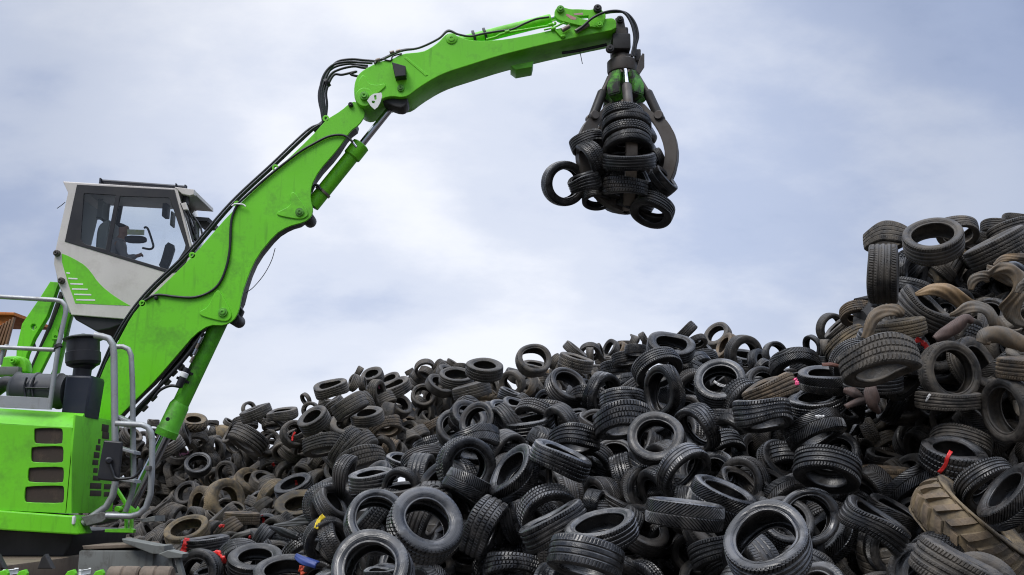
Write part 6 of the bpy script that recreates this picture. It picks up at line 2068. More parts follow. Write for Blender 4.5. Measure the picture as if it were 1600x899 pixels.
for k, (sx, dY, r) in enumerate(((0, -.12, .02), (6, -.02, .02), (3, .12, .018))):
    hose([(900, 49 - k), (910, 42), (925, 29 + k), (943, 20 + k), (962, 17 + k), (976 + sx * .5, 21), (986 + sx, 36), (991 + sx, 56), (990 + sx * .6, 72), (986 + sx, 88)], YS + dY, r, stick, 'tip_hose')
for px, py in ((905, 47), (914, 42), (884, 45)):
    link('fitting', cyl_mesh(at(px - 6, py + 3, YS - .06), at(px + 6, py - 4, YS - .06), .035), STEEL_P, stick)
hose([(878, 83), (900, 80), (925, 75), (948, 70)], YS + .35, .025, stick, 'under_hose')
hose([(906, 81), (908, 90), (910, 100)], YS + .3, .006, stick, 'cable')

# --- cab
YC, TC = 15.7, 1.15
cab_o = [(98, 284), (277, 294.5), (301, 391), (296, 420), (250, 468), (196, 499), (111, 492), (91, 441), (84, 413), (85, 397), (106, 301)]
win_o = [(122, 290), (271, 298), (295, 390), (284, 421), (264, 425), (103, 376)]
cab = plate('cab', cab_o, YC, .05, WHITE, HX, [list(reversed(win_o))], .012)
plate('far_side_panel', cab_o, YC + TC - .05, .05, WHITE, cab, [list(reversed(win_o))], .012)
plate('roof', [(98, 283), (303, 296.5), (303, 302), (276, 300), (120, 291), (108, 303)], YC + .02, TC - .04, WHITE, cab, (), .02)
plate('rear_wall', [(107, 302), (116, 302), (96, 382), (95, 440), (112, 486), (108, 490), (90, 441), (85, 412), (86, 398)], YC + .052, TC - .104, INTERIOR, cab, [], .01)
plate('cab_floor', [(110, 488), (195, 494), (252, 464), (262, 470), (200, 503), (172, 514), (150, 518), (118, 500)], YC + .06, TC - .12, BLACK, cab, (), .02)
fr_o = [(120, 288.5), (272.5, 296.5), (297, 390), (286, 423), (264, 427), (101, 377.5)]
rear_p = px_list('228,140 233,136 388,145 336,416 240,393 222,382 212,362', 60, 260, 3.21)
front_p = px_list('410,150 650,158 660,166 737,395 732,418 672,512 658,520 356,430', 60, 260, 3.21)
wf = plate('window_frame', fr_o, YC - .012, .03, BLACK, cab, [list(reversed(rear_p)), list(reversed(front_p))], .006)
for p_ in (rear_p, front_p):
    plate('pane', p_, YC + .0, .008, GLASS, wf, (), .001)
plate('far_pane', win_o, YC + TC - .03, .008, GLASS, wf, (), .001)
plate('far_mullion', [(189, 292), (197, 293), (176, 402), (168, 400)], YC + TC - .06, .04, BLACK, wf)
plate('windscreen', [(277, 299), (301, 391), (299, 391), (275, 299)], YC + .06, TC - .12, GLASS, cab, (), .002)
plate('windscreen_lower_frame', [(297, 384), (302, 391), (290, 428), (285, 424)], YC + .05, TC - .1, BLACK, cab)
# visor, wiper gear and lamps at the front
plate('front_visor', [(272, 292), (303, 296), (303, 304), (296, 306), (284, 303)], YC - .01, .1, WHITE, cab, (), .01)
for k, Y in enumerate((YC + .12, YC + TC - .25)):
    link('work_lamp', box_mesh(at(284, 317, Y), at(297, 304, Y + .16), .02), BLACK, cab)
plate('lamp_bracket', [(282, 318), (290, 316), (294, 328), (286, 328)], YC - .03, .06, WHITE, cab)
for s in ([(292, 328), (297, 345), (303, 362), (307, 374)], [(294, 330), (303, 348), (306, 366)], [(300, 335), (312, 352), (316, 366)]):
    hose(s, YC + .15, .016, cab, 'wiper_cable')
hose([(283, 318), (293, 345), (302, 378)], YC - .01, .018, cab, 'front_handrail', BLACK)
link('wiper_motor', box_mesh(at(303, 372, YC + .3), at(312, 345, YC + .5), .02), BOXST, cab)
plate('dash_hood', [(300, 338), (326, 340), (324, 346), (304, 346)], YC + .3, .6, BLACK, cab)
hose([(89, 326), (96, 321), (102, 316)], YC, .006, cab, 'antenna')
# roof guard
rg = tube('roof_guard', [at(157, 283, YC + .15), at(290, 293, YC + .15)], .03, DARKBLUE, cab, False)
tube('guard_rail', [at(160, 285, YC + .85), at(288, 294, YC + .85)], .03, DARKBLUE, rg, False)
for k in range(12):
    x = 160 + k * 11.6
    tube('guard_bar', [at(x, 283.6 + (x - 160) * .075, YC + .15), at(x, 285.4 + (x - 160) * .07, YC + .85)], .012, DARKBLUE, rg, False)
for x in (158, 276, 290):
    link('guard_foot', box_mesh(at(x - 2, 294 + (x - 158) * .05, YC + .1), at(x + 2, 282 + (x - 158) * .07, YC + .2), .01), DARKBLUE, rg)
# green swoosh with its white bars
sw = px_list('117,438 135,444 160,455 192,472 225,492 250,515 270,540 290,570 310,592 330,612 365,640 400,664 430,682 462,700 320,694 185,688 150,590 118,480', 60, 260, 3.21)
swo = plate('green_swoosh', sw, YC - .004, .008, GREEN_B, cab, (), .001)
for x0, x1, y in ((140, 158, 535), (150, 196, 563), (160, 224, 590), (169, 247, 616), (179, 265, 643), (189, 284, 670)):
    plate('swoosh_bar', px_list(f'{x0},{y - 4} {x1},{y - 2} {x1},{y + 5} {x0},{y + 3}', 60, 260, 3.21), YC - .008, .006, LABELW, swo, (), .001)
for px, py in ((90, 396.5), (97, 439.5)):
    link('cab_bolt', pin_mesh(px, py, YC, 5.2, .09), STEEL, cab)
# mirror, handle and sticker behind the front pane
plate('sun_mirror', chaikin(px_list('430,345 540,348 541,385 432,384', 60, 260, 3.21), 2), YC + .05, .05, BLACK, cab)
plate('pane_sticker', px_list('446,316 532,319 531,346 445,343', 60, 260, 3.21), YC + .014, .004, worn('pale_sticker', (.55, .6, .45), (.5, .55, .15), .8, scale=20), cab, (), .001)
hose(px_list('522,410 560,416 576,404 572,380 552,320 540,306 530,310', 60, 260, 3.21), YC + .3, .018, cab, 'door_handle')
plate('monitor', chaikin(px_list('640,375 686,398 660,480 640,520 600,500 614,470', 60, 260, 3.21), 1), YC + .45, .08, DARKGREY, cab)
link('ceiling_lamp', box_mesh(at(252, 338, YC + .4), at(267, 322, YC + .6), .02), DARKGREY, cab)
link('ceiling_lamp', box_mesh(at(265, 352, YC + .4), at(275, 335, YC + .6), .02), BOXST, cab)
seat = plate('driver_seat', px_list('290,300 335,265 360,268 352,320 345,390 335,440 420,470 420,520 300,470 280,420', 60, 260, 3.21), YC + .35, .5, INTERIOR, cab, (), .05, 2)
link('seat_headrest', box_mesh(at(155, 340, YC + .45), at(168, 322, YC + .75), .04), INTERIOR, seat)

# --- cab riser linkage behind
arm = plate('cab_riser', px_list('375,5 320,0 250,110 140,270 105,420 98,600 150,600 170,470 215,362 300,220', 0, 440, 4.088), YC + .15, .12, GREEN, HX, [list(reversed(circ(52.5, 511, 4.5, 14)))], .01)
plate('riser_arm', px_list('420,60 395,120 330,290 255,440 185,600 245,600 330,430 395,250', 0, 440, 4.088), YC + .3, .1, GREEN, arm, (), .01)
plate('riser_arm', px_list('430,150 455,210 440,260 360,600 320,600 400,380', 0, 440, 4.088), YC + .75, .12, GREEN, arm, (), .01)
plate('riser_arm', px_list('375,5 320,0 250,110 140,270 105,420 98,600 150,600 170,470 215,362 300,220', 0, 440, 4.088), YC + .85, .12, GREEN, arm, (), .01)
plate('riser_cylinder', px_list('375,60 400,90 260,520 190,600 180,560 300,280', 0, 440, 4.088), YC + .48, .14, DARK_STEEL, arm, (), .04)
plate('lug', px_list('330,330 350,295 372,320 366,370 330,370', 0, 440, 4.088), YC + .28, .02, GREEN, arm, [list(reversed(circ(86.5, 526.5, 2.4, 10)))], .004)
hose([(62, 505), (56, 522), (52, 534), (54, 545)], YC + .26, .03, arm, 'hose')

# --- engine housing
YH = 13.2
zt = lambda py, Y=YH: at(0, py, Y).z
XR = at(112, 720, YH).x
XL = at(-260, 720, YH).x


def slab_x(name, sect, x0, x1, m, parent, dz=0.0, bev=.015):
    """Closed (Y, z) section drawn out along X from x0 to x1; dz lowers the x1 end."""
    bm = bmesh.new()
    a = [bm.verts.new((x0, y, z)) for y, z in sect]
    b = [bm.verts.new((x1, y, z - dz)) for y, z in sect]
    n = len(sect)
    for i in range(n):
        bm.faces.new((a[i], a[(i + 1) % n], b[(i + 1) % n], b[i]))
    bm.faces.new(list(reversed(a)))
    bm.faces.new(b)
    bmesh.ops.recalc_face_normals(bm, faces=bm.faces[:])
    bmesh.ops.bevel(bm, geom=bm.edges[:], offset=bev, segments=2, affect='EDGES', profile=.6)
    me = bpy.data.meshes.new(name)
    bm.to_mesh(me)
    bm.free()
    return link(name, me, m, parent)


zb, zc, zp = zt(803), zt(669), zt(645)
DZ = .19
hs = slab_x('engine_housing', [(YH + .05, zb + DZ), (YH + .05, zc + DZ), (YH + .3, zp + DZ), (YH + 1.5, zp + DZ), (YH + 1.5, zb + DZ)], XL, XR - .03, GREEN_B, HX, DZ)
vents = [px_list(s, 0, 440, 1.9576) for s in ('107,449 184,448 192,455 191,491 186,497 111,496 104,490 104,456', '99,506 186,503 194,510 193,548 187,555 100,553 94,546 95,514',
                                             '90,569 188,567 195,574 194,609 188,616 90,614 84,606 86,577', '80,627 190,624 196,632 195,672 188,678 80,676 74,668 76,635')]
side = [(-260, 785), (-260, 650), (112, 668), (112, 803)]
sp = plate('side_panel', side, YH, .03, GREEN_B, hs, [list(reversed(chaikin(v, 1))) for v in vents], .006)
slab_x('top_chamfer', [(YH + .0, zc + DZ), (YH + .27, zp + .012 + DZ), (YH + .3, zp - .03 + DZ), (YH + .05, zc - .03 + DZ)], XL, XR - .002, GREEN_B, hs, DZ, .006)
for v in vents:
    x0, x1 = min(p[0] for p in v) - 2, max(p[0] for p in v) + 2
    y0, y1 = min(p[1] for p in v) - 2, max(p[1] for p in v) + 2
    g = plate('vent_grille', [(x0, y1), (x1, y1), (x1, y0), (x0, y0)], YH + .033, .012, MESHM, sp, (), .002)
# end panel facing the heaps, with its small vents
zA, zB_ = zp, zb
end = link('end_panel', box_mesh((XR - .03, YH + .0, zb), (XR, YH + 1.5, zp - .03), .01), GREEN, hs)


def on_end(px, py):
    """Where the sight line of a pixel meets the end panel's plane."""
    d = ray(px, py)
    t = XR / d.x
    return CL + d * t


ev = ('550,85 590,118', '552,125 592,157', '531,160 545,185', '518,195 545,222', '507,233 540,262', '500,275 533,300', '505,318 530,343', '502,360 545,385', '486,400 550,430', '562,405 604,433', '486,440 550,470', '562,447 604,473')
for s in ev:
    (a, b), (c, d) = [tuple(map(float, q.split(','))) for q in s.split()]
    p, q = on_end(a / 3.47, 640 + d / 3.47), on_end(c / 3.47, 640 + b / 3.47)
    y0, y1 = sorted((p.y, q.y))
    z0, z1 = sorted((p.z, q.z))
    if y1 - y0 > .02:
        link('vent', box_mesh((XR - .01, y0, z0), (XR + .004, y1, z1), .004), MESHM, end)
# lower skirt
skirt = plate('skirt', [(-260, 778), (112, 806), (114, 806), (125, 834), (120, 836), (-260, 812)], YH - .03, .4, GREEN, HX, (), .02)
link('skirt_lamp', box_mesh(at(111, 820, YH - .06), at(120, 806, YH + .0), .02), LABELW, skirt)
under = plate('turntable', [(-260, 815), (116, 832), (112, 850), (100, 872), (-260, 868)], YH + .35, 1.9, DARK_STEEL, HX, (), .03)

# --- gear on top of the housing
top = link('air_filter', lathe_mesh(at(17, 609, YH + .55), at(108, 612, YH + .55), [(0, .12), (.04, .19), (.1, .235), (.12, .255), (.16, .235), (.42, .235), (.44, .25), (.47, .25), (.49, .235), (.80, .235), (.82, .25), (.86, .25), (.88, .235), (.97, .22), (1, .16)]), DARKGREY, HX)
hose([(-10, 612), (2, 603), (12, 599), (24, 604)], YH + .5, .1, top, 'intake_hose', BLACK)
for x in (42, 54):
    hose([(x, 590), (x - 4, 605), (x - 2, 624)], YH + .3, .014, top, 'clip', BLACK)
hose([(40, 606), (76, 607)], YH + .29, .012, top, 'clip', BLACK)
pre = link('precleaner', lathe_mesh(at(130, 573, YH + .5), at(130, 522, YH + .5), [(0, .17), (.05, .215), (.12, .226), (.13, .23), (.42, .23), (.44, .216), (.80, .216), (.82, .262), (.85, .268), (.92, .19), (.97, .08), (.98, .03), (1, .03)], 32), BLACK, HX)
link('neck', lathe_mesh(at(127, 592, YH + .5), at(130, 571, YH + .5), [(0, .12), (.7, .12), (1, .17)]), BLACK, pre)
plate('duct', [(102, 588), (106, 586), (142, 587), (144, 592), (134, 652), (95, 645)], YH + .3, .45, DARKBLUE, pre, (), .03)
lugp = plate('lifting_lug', px_list('0,560 8,490 30,478 125,474 160,500 170,570 150,585 20,570', 0, 440, 4.088), YH + .9, .2, GREEN, HX, (), .02, 1)
link('pin', pin_mesh(24.5, 565, YH + .9, 6, .12), GREEN, lugp)
link('housing_ledge', box_mesh(at(-40, 586, YH + .8), at(45, 577, YH + 1.1), .02), BOXST, lugp)

# --- railing on the housing
rail = tube('guard_railing', [at(-60, 461, YH + .1), at(0, 464, YH + .1), at(85, 469, YH + .1), at(96, 471, YH + .1), at(102, 478, YH + .1), at(103, 488, YH + .1), at(92, 537, YH + .1), at(77, 640, YH + .1)], .032, GALV, HX, False)
tube('rail', [at(-60, 540, YH + .1), at(85, 547, YH + .1)], .03, GALV, rail, False)
tube('rail', [at(0, 570, YH + .14), at(6, 545, YH + .14), at(12, 540, YH + .14)], .026, GALV, rail)
plate('kick_plate', [(-60, 615), (76, 622), (75, 640), (-60, 634)], YH + .08, .03, GALV, rail, (), .004)
link('rail_clamp', cyl_mesh(at(90, 538, YH + .1), at(92.5, 544, YH + .1), .05), DARK_STEEL, rail)
# --- access ladder with hoops
YL = 13.35
lad = tube('ladder', [at(p[0], p[1], YL) for p in ((148, 524), (160, 526), (170, 529), (176, 538), (178, 552), (180, 700), (180, 755), (176, 775), (166, 792), (146, 806), (130, 818))], .045, GALV, HX, False)
tube('ladder_stile', [at(p[0], p[1], YL + .25) for p in ((180, 542), (192, 542), (201, 546), (205, 556), (207, 600), (209, 760), (205, 775), (196, 800))], .036, GALV, lad, False)
for a, b in (((179, 650), (208, 662)), ((180, 699), (209, 707)), ((181, 748), (210, 752))):
    plate('rung', [(a[0], a[1] + 3), (b[0], b[1] + 3), (b[0], b[1] - 2), (a[0], a[1] - 3)], YL + .02, .26, GALV, lad, (), .01)
tube('hoop', [at(p[0], p[1], YL - .12) for p in ((181, 662), (222, 664), (231, 668), (236, 676), (238, 690), (237, 740), (235, 772), (228, 793), (218, 803), (205, 807), (166, 806))], .04, GALV, lad, False)
plate('step', [(126, 808), (160, 800), (172, 806), (160, 816), (135, 822)], YL - .05, .5, BOXST, lad)
plate('step', [(218, 812), (242, 806), (242, 815), (222, 817)], YL - .1, .4, BOXST, lad)
gb = plate('ladder_bracket', [(163, 832), (164, 827), (194, 826), (194, 806), (197, 806), (197, 826), (202, 826), (202, 806), (205, 806), (205, 826), (209, 828), (208, 833)], YL - .05, .09, GREEN, lad, (), .008)
plate('ladder_bracket', [(174, 757), (178, 755), (198, 786), (205, 797), (205, 806), (200, 806), (196, 794)], YL + .6, .06, GREEN, lad, (), .01)
plate('foot_eye', circ(183, 796, 5, 16), YL + .5, .12, GREEN, lad)
mir = plate('rear_mirror', chaikin([(161, 689), (163, 688), (189, 690), (191, 692), (185, 751), (183, 753), (152, 750), (150.5, 748)], 1), YL - .45, .06, BLACK, HX, (), .02)
cyl('ball_joint', at(170, 720, YL - .46), at(170, 720, YL - .52), .045, BLACK, mir, .4)
hose([(170, 720), (176, 737), (182, 748), (205, 747), (214, 742), (221, 733)], YL - .48, .018, mir, 'mirror_arm')
link('arm_clamp', box_mesh(at(216, 734, YL - .5), at(224, 717, YL - .38), .02), BLACK, mir)
link('arm_clamp', box_mesh(at(226, 736, YL - .25), at(238, 728, YL - .15), .015), BOXST, mir)

# --- undercarriage
zd = at(60, 869, 13.6).z
ud = link('undercarriage', box_mesh((at(-260, 880, 13.6).x, 11.0, zd - .35), (at(120, 869, 13.6).x, 15.6, zd), .03), DECK, HX)
link('side_beam', box_mesh((at(-260, 880, 13.6).x, 10.93, zd - .42), (at(136, 889, 11.0).x, 11.02, zd - .06), .02), DARK_STEEL, ud)
for x in (16, 132):
    link('tie_plate', box_mesh(at(x - 7, 899, 10.95), at(x + 8, 889, 11.2), .01), LABELW, ud)
for x in (32, 108, 152, 2):
    plate('green_hook', [(x - 7, 899), (x - 3, 893), (x + 7, 890), (x + 10, 896), (x + 8, 905), (x - 6, 905)], 10.92, .06, GREEN, ud, (), .01)
for x in (-5, 70):
    plate('dark_bracket', [(x - 12, 889), (x - 6, 872), (x, 866), (x + 12, 889)], 11.6, .1, DARK_STEEL, ud)
zs_ = at(200, 860, 12.4).z
st = link('stabiliser_box', box_mesh((at(128, 870, 12.4).x, 12.3, 0.0), (at(244, 870, 12.4).x, 13.1, zs_), .02), BOXST, HX)
plate('lid', [(128, 853), (212, 850), (216, 856), (130, 859)], 12.35, .8, DECK, st)
plate('flange', [(190, 842), (243, 852), (257, 853), (257, 866), (238, 866), (192, 848)], 12.15, .3, BOXST, st, (), .008)
for x in (195, 246):
    c = at(x, 894, 11.2)
    link('roller', lathe_mesh(c + Vector((-.17, 0, -.05)), c + Vector((.17, 0, -.05)), [(0, .09), (.05, .11), (.45, .115), (.5, .1), (.55, .115), (.95, .11), (1, .09)]), DECK, ud)
post = empty('steel_post', at(272, 905, 11.4), 'bent pale steel post standing in front of the steel box', 'post')
plate('upright', [(262, 868), (277, 866), (288, 905), (266, 905)], 11.4, .1, BOXST, post, [list(reversed([(268, 872), (272, 871), (278, 896), (272, 897)]))], .006)
plate('cap', [(247, 866), (262, 860), (286, 866), (284, 872), (262, 873)], 11.34, .22, BOXST, post, (), .008)


# ------------------------------------------------------------------ operator in the cab
def skin(name, verts, edges, m, parent, sub=2):
    me = bpy.data.meshes.new(name)
    me.from_pydata([tuple(v[0]) for v in verts], edges, [])
    o = bpy.data.objects.new('tmp', me)
    COL.objects.link(o)
    o.modifiers.new('skin', 'SKIN')
    for i, v in enumerate(verts):
        r = v[1] if isinstance(v[1], tuple) else (v[1], v[1])
        me.skin_vertices[0].data[i].radius = r
        me.skin_vertices[0].data[i].use_root = (i == 0)
    s = o.modifiers.new('sub', 'SUBSURF')
    s.levels = s.render_levels = sub
    dg = bpy.context.evaluated_depsgraph_get()
    out = bpy.data.meshes.new_from_object(o.evaluated_get(dg))
    bpy.data.objects.remove(o)
    return link(name, out, m, parent, 60)


SKIN = mat('skin', (0.42, 0.24, 0.17), 0.55)
JACKET = worn('grey_jacket', (0.34, 0.33, 0.335), (0.22, 0.22, 0.24), .5, (.8, .9), scale=6)
HAIR = mat('dark_hair', (0.02, 0.015, 0.012), .7)
TROU = mat('dark_trousers', (0.03, 0.035, 0.05), .85)
YP = YC + .60
pel = at(176, 432, YP)
man = empty('person', pel, 'driver in a grey jacket sitting behind the cab window, hand on the joystick', 'person')


def pp(px, py, dY=0.0):
    return at(px, py, YP + dY)


vb = [(pp(176, 428), (.15, .14)), (pp(178, 408), (.15, .13)), (pp(183, 388), (.18, .13)), (pp(188, 376), (.12, .10)), (pp(191, 370), (.06, .06)), (pp(193, 364), (.075, .085)), (pp(194, 357), (.09, .10)), (pp(193.5, 352.5), (.065, .075))]
eb = [(i, i + 1) for i in range(7)]


def limb(root, pts):
    last = root
    for p, r in pts:
        vb.append((p, r))
        eb.append((last, len(vb) - 1))
        last = len(vb) - 1
    return last


for s in (-1, 1):
    h = limb(2, [(pp(187, 382, .20 * s), .075), (pp(192, 396, .24 * s), .055), (pp(197, 404, .25 * s), .048), (pp(208, 402, .22 * s), .040), (pp(215, 400, .2 * s), .03), (pp(219, 399, .2 * s), .032)])
    for k in range(4):
        limb(h, [(pp(222, 397.5 + k * .9, .2 * s + (k - 1.5) * .018), .009), (pp(224, 399.5 + k * .8, .2 * s + (k - 1.5) * .018), .008)])
    limb(h, [(pp(219.5, 396, .2 * s - .045 * s), .010), (pp(222, 395.5, .2 * s - .05 * s), .009)])
    limb(0, [(pp(192, 430, .12 * s), .085), (pp(212, 428, .14 * s), .065), (pp(218, 445, .14 * s), .05), (pp(222, 462, .14 * s), .045), (pp(230, 465, .14 * s), .04)])
body = skin('body', vb, eb, SKIN, man)
jk = [(pp(176, 426), (.168, .155)), (pp(178, 408), (.172, .15)), (pp(183, 389), (.2, .15)), (pp(188, 377), (.135, .115)), (pp(190.3, 372.5), (.085, .08))]
je = [(i, i + 1) for i in range(4)]
for s in (-1, 1):
    b0 = len(jk)
    jk += [(pp(187, 382, .20 * s), .095), (pp(192, 396, .24 * s), .075), (pp(197, 404, .25 * s), .066), (pp(208, 402, .22 * s), .055), (pp(213.5, 400.5, .2 * s), .046)]
    je += [(2, b0)] + [(b0 + i, b0 + i + 1) for i in range(4)]
skin('jacket', jk, je, JACKET, man)
tv = [(pp(176, 431), (.165, .15))]
te = []
for s in (-1, 1):
    b0 = len(tv)
    tv += [(pp(192, 430, .12 * s), .1), (pp(212, 428, .14 * s), .078), (pp(218, 445, .14 * s), .065), (pp(221.5, 459, .14 * s), .058)]
    te += [(0, b0)] + [(b0 + i, b0 + i + 1) for i in range(3)]
skin('trousers', tv, te, TROU, man)
skin('hair', [(pp(191.5, 358), (.095, .085)), (pp(192.5, 353), (.10, .10)), (pp(194, 350.5), (.07, .08))], [(0, 1), (1, 2)], HAIR, man)
nose = pp(200.6, 360)
link('nose', lathe_mesh(pp(198, 357.5), pp(202.2, 361.5), [(0, .012), (.7, .022), (1, .012)], 10), SKIN, man)
for s in (-1, 1):
    link('ear', lathe_mesh(pp(193, 361, .088 * s), pp(193, 361, .105 * s), [(0, .03), (.5, .035), (1, .02)], 12), SKIN, man)
    link('eye', lathe_mesh(pp(200.2, 357.8, .035 * s), pp(201.0, 357.8, .035 * s), [(0, .013), (1, .006)], 10), BLACK, man)
link('mouth', lathe_mesh(pp(200.2, 364.2, -.025), pp(200.2, 364.2, .025), [(0, .006), (.5, .011), (1, .006)], 8), mat('lips', (.3, .11, .09), .5), man)

# ------------------------------------------------------------------ grapple
YG = 15.05
gz = lambda py: at(973, py, YG).z
GX = at(973, 60, YG).x
G = empty('tyre_grapple', (GX, YG, gz(31)), 'dark steel orange-peel grapple hanging from the arm tip, clutching tyres', 'grapple')


def gp(r, az, py, tang=0.0):
    a = R(az)
    return Vector((GX + r * math.cos(a) - tang * math.sin(a), YG + r * math.sin(a) + tang * math.cos(a), gz(py)))


hg = plate('hanger', px_list('1284,92 1296,84 1316,84 1328,94 1334,130 1350,178 1334,222 1300,222 1280,196 1288,140', 560, 0, 3.2), YG - .2, .1, STEEL, G, (), .012)
plate('hanger_plate', px_list('1284,92 1296,84 1316,84 1328,94 1334,130 1350,178 1334,222 1300,222 1280,196 1288,140', 560, 0, 3.2), YG + .12, .1, STEEL, hg, (), .012)
link('pin', pin_mesh(968.5, 31.5, YG - .2, 6.2, .07), DARK_STEEL, hg)
link('pin', pin_mesh(953, 77, YG - .24, 7, .07), DARK_STEEL, hg)
link('swivel_block', box_mesh((GX - .19, YG - .24, gz(86)), (GX + .10, YG + .22, gz(62)), .03), DARK_STEEL, G)
link('swivel_block', box_mesh((GX - .06, YG - .14, gz(70)), (GX + .08, YG + .14, gz(48)), .03), DARK_STEEL, G)
rt_ = link('rotator', lathe_mesh((GX - .02, YG, gz(119)), (GX - .02, YG, gz(82)), [(0, .17), (.1, .235), (.18, .245), (.55, .245), (.6, .225), (.66, .18), (.8, .17), (.84, .12), (1, .11)], 36), STEEL, G)
for k in range(10):
    link('bolt', cyl_mesh(gp(.205, k * 36, 117), gp(.205, k * 36, 121), .018), STEEL_P, rt_)
vb_ = link('valve_block', box_mesh((GX + .18, YG - .15, gz(101)), (GX + .27, YG + .05, gz(83)), .015), DARK_STEEL, G)
plate('guard_plate', [(999, 92), (1004, 83), (1007, 84), (1007, 105), (999, 117), (994, 110)], YG - .22, .025, STEEL, vb_)
for x in (987, 994):
    hose([(x, 84), (x + 1, 92), (x - 1, 99)], YG - .1, .02, vb_, 'hose')
hb_ = link('hub', lathe_mesh((GX, YG, gz(172)), (GX, YG, gz(112)), [(0, .12), (.1, .2), (.5, .2), (.8, .15), (1, .16)], 30), DARK_STEEL, G)
for k in range(5):
    az = 234 + 72 * k
    c = [gp(.14, az, 118, -.08), gp(.14, az, 118, .08)]
    bm = bmesh.new()
    pr = [(.14, 121, .06), (.25, 117, .08), (.36, 142, .115), (.34, 157, .115), (.17, 165, .09)]
    A_ = [bm.verts.new(gp(r, az, py, -t)) for r, py, t in pr]
    B_ = [bm.verts.new(gp(r, az, py, t)) for r, py, t in pr]
    n = len(pr)
    for i in range(n):
        bm.faces.new((A_[i], A_[(i + 1) % n], B_[(i + 1) % n], B_[i]))
    bm.faces.new(list(reversed(A_)))
    bm.faces.new(B_)
    bmesh.ops.recalc_face_normals(bm, faces=bm.faces[:])
    bmesh.ops.bevel(bm, geom=bm.edges[:], offset=.015, segments=2, affect='EDGES')
    me = bpy.data.meshes.new('cover')
    bm.to_mesh(me)
    bm.free()
    link('cylinder_cover', me, GREEN_SCUFF, G)
tine_in = [(.20, 168), (.34, 182), (.50, 205), (.60, 228), (.64, 250), (.60, 272), (.48, 293), (.30, 311), (.10, 326)]
tine_out = [(.06, 334), (.33, 326), (.57, 309), (.76, 284), (.845, 252), (.81, 222), (.71, 202), (.60, 190), (.46, 184), (.30, 165)]
for k in range(5):
    az = 270 + 72 * k
    prof = chaikin([(a, b, 0) for a, b in tine_in + tine_out], 1)
    bm = bmesh.new()
    wd = .085
    A_ = [bm.verts.new(gp(p.x, az, p.y, -wd)) for p in prof]
    B_ = [bm.verts.new(gp(p.x, az, p.y, wd)) for p in prof]
    n = len(prof)
    for i in range(n):
        bm.faces.new((A_[i], A_[(i + 1) % n], B_[(i + 1) % n], B_[i]))
    bm.faces.new(list(reversed(A_)))
    bm.faces.new(B_)
    bmesh.ops.recalc_face_normals(bm, faces=bm.faces[:])
    bmesh.ops.bevel(bm, geom=[e for e in bm.edges if len(e.link_faces) == 2 and max(len(f.verts) for f in e.link_faces) > 4], offset=.012, segments=2, affect='EDGES')
    me = bpy.data.meshes.new('tine')
    bm.to_mesh(me)
    bm.free()
    tn = link('tine', me, STEEL_P if k == 0 else STEEL, G)
    for s in (-1, 1):
        link('knuckle', cyl_mesh(gp(.56, az, 190, .04 * s), gp(.56, az, 190, .13 * s), .075), STEEL, tn)
    cy = link('tine_cylinder', lathe_mesh(gp(.555, az, 190), gp(.37, az, 147), [(0, .055), (.05, .075), (.93, .078), (.95, .07), (1, .06)]), DARK_STEEL if k else STEEL, G)
    cyl('rod', gp(.38, az, 150), gp(.20, az, 118), .045, CHROME if k == 0 else STEEL, cy)

# ------------------------------------------------------------------ rusty bin far left
YR = 17.5
bin_ = empty('waste_bin', at(-20, 560, YR), 'rusty orange bin edge with slats, behind the railing at the far left', 'bin')
plate('rim', [(-120, 484), (22, 488), (22, 493), (-120, 490)], YR - .05, 1.6, RUST, bin_, (), .02)
plate('side_wall', [(-120, 490), (21, 493), (5, 560), (-120, 560)], YR + .05, .06, RUST, bin_)
for k in range(5):
    plate('slat', [(19 - k * 5, 496 + k * 3), (22 - k * 5, 496 + k * 3), (6 - k * 6, 556), (2 - k * 6, 556)], YR - .03, .07, worn('brown_slat', (.2, .1, .05), (.4, .25, .12), .6), bin_)


# ------------------------------------------------------------------ scraps of rubber and plastic among the tyres
def scrap(name, pts, m, label, cat, group, Zs=None, lift=.0, arc=78, th=.02, wave=0.0, seed=1):
    """Bent shell swept along a path. pts = (px, py, width px); it lies just in front of the heap at Z."""
    rnd = random.Random(seed)
    P = [atz(p[0], p[1], (p[3] if len(p) > 3 else Zs) - lift) for p in pts]
    W = [p[2] * (p[3] if len(p) > 3 else Zs) / F for p in pts]
    q = spline(P, 8)
    ws = np.interp(np.linspace(0, 1, len(q)), np.linspace(0, 1, len(W)), W)
    K = 13
    vs, fs = [], []
    for i, c in enumerate(q):
        t = (q[min(i + 1, len(q) - 1)] - q[max(i - 1, 0)]).normalized()
        tow = (CL - c).normalized()
        s = t.cross(tow).normalized()
        nrm = s.cross(t).normalized()
        r = ws[i] / 2 / math.sin(R(min(arc, 180) / 2))
        tw = (wave * 1.6 + .38) * math.sin(i * .16 + seed * 1.7)
        r *= 1 + .05 * math.sin(i * .3 + seed * 2)
        for k in range(K):
            a = R(-arc / 2 + arc * k / (K - 1)) + tw
            rr = r * (1 + .07 * math.sin(k * .5 + i * .25 + seed) + .04 * math.sin(k * 1.4 - i * .3))
            vs.append(tuple(c + s * (rr * math.sin(a)) + nrm * (rr * math.cos(a) - r * .75)))
    for i in range(len(q) - 1):
        for k in range(K - 1):
            a = i * K + k
            fs.append((a, a + 1, a + K + 1, a + K))
    me = bpy.data.meshes.new(name)
    me.from_pydata(vs, [], fs)
    o = link(name, me, m, None, 60)
    md = o.modifiers.new('thick', 'SOLIDIFY')
    md.thickness = th
    md.offset = -1
    return tag(o, label, cat, group)


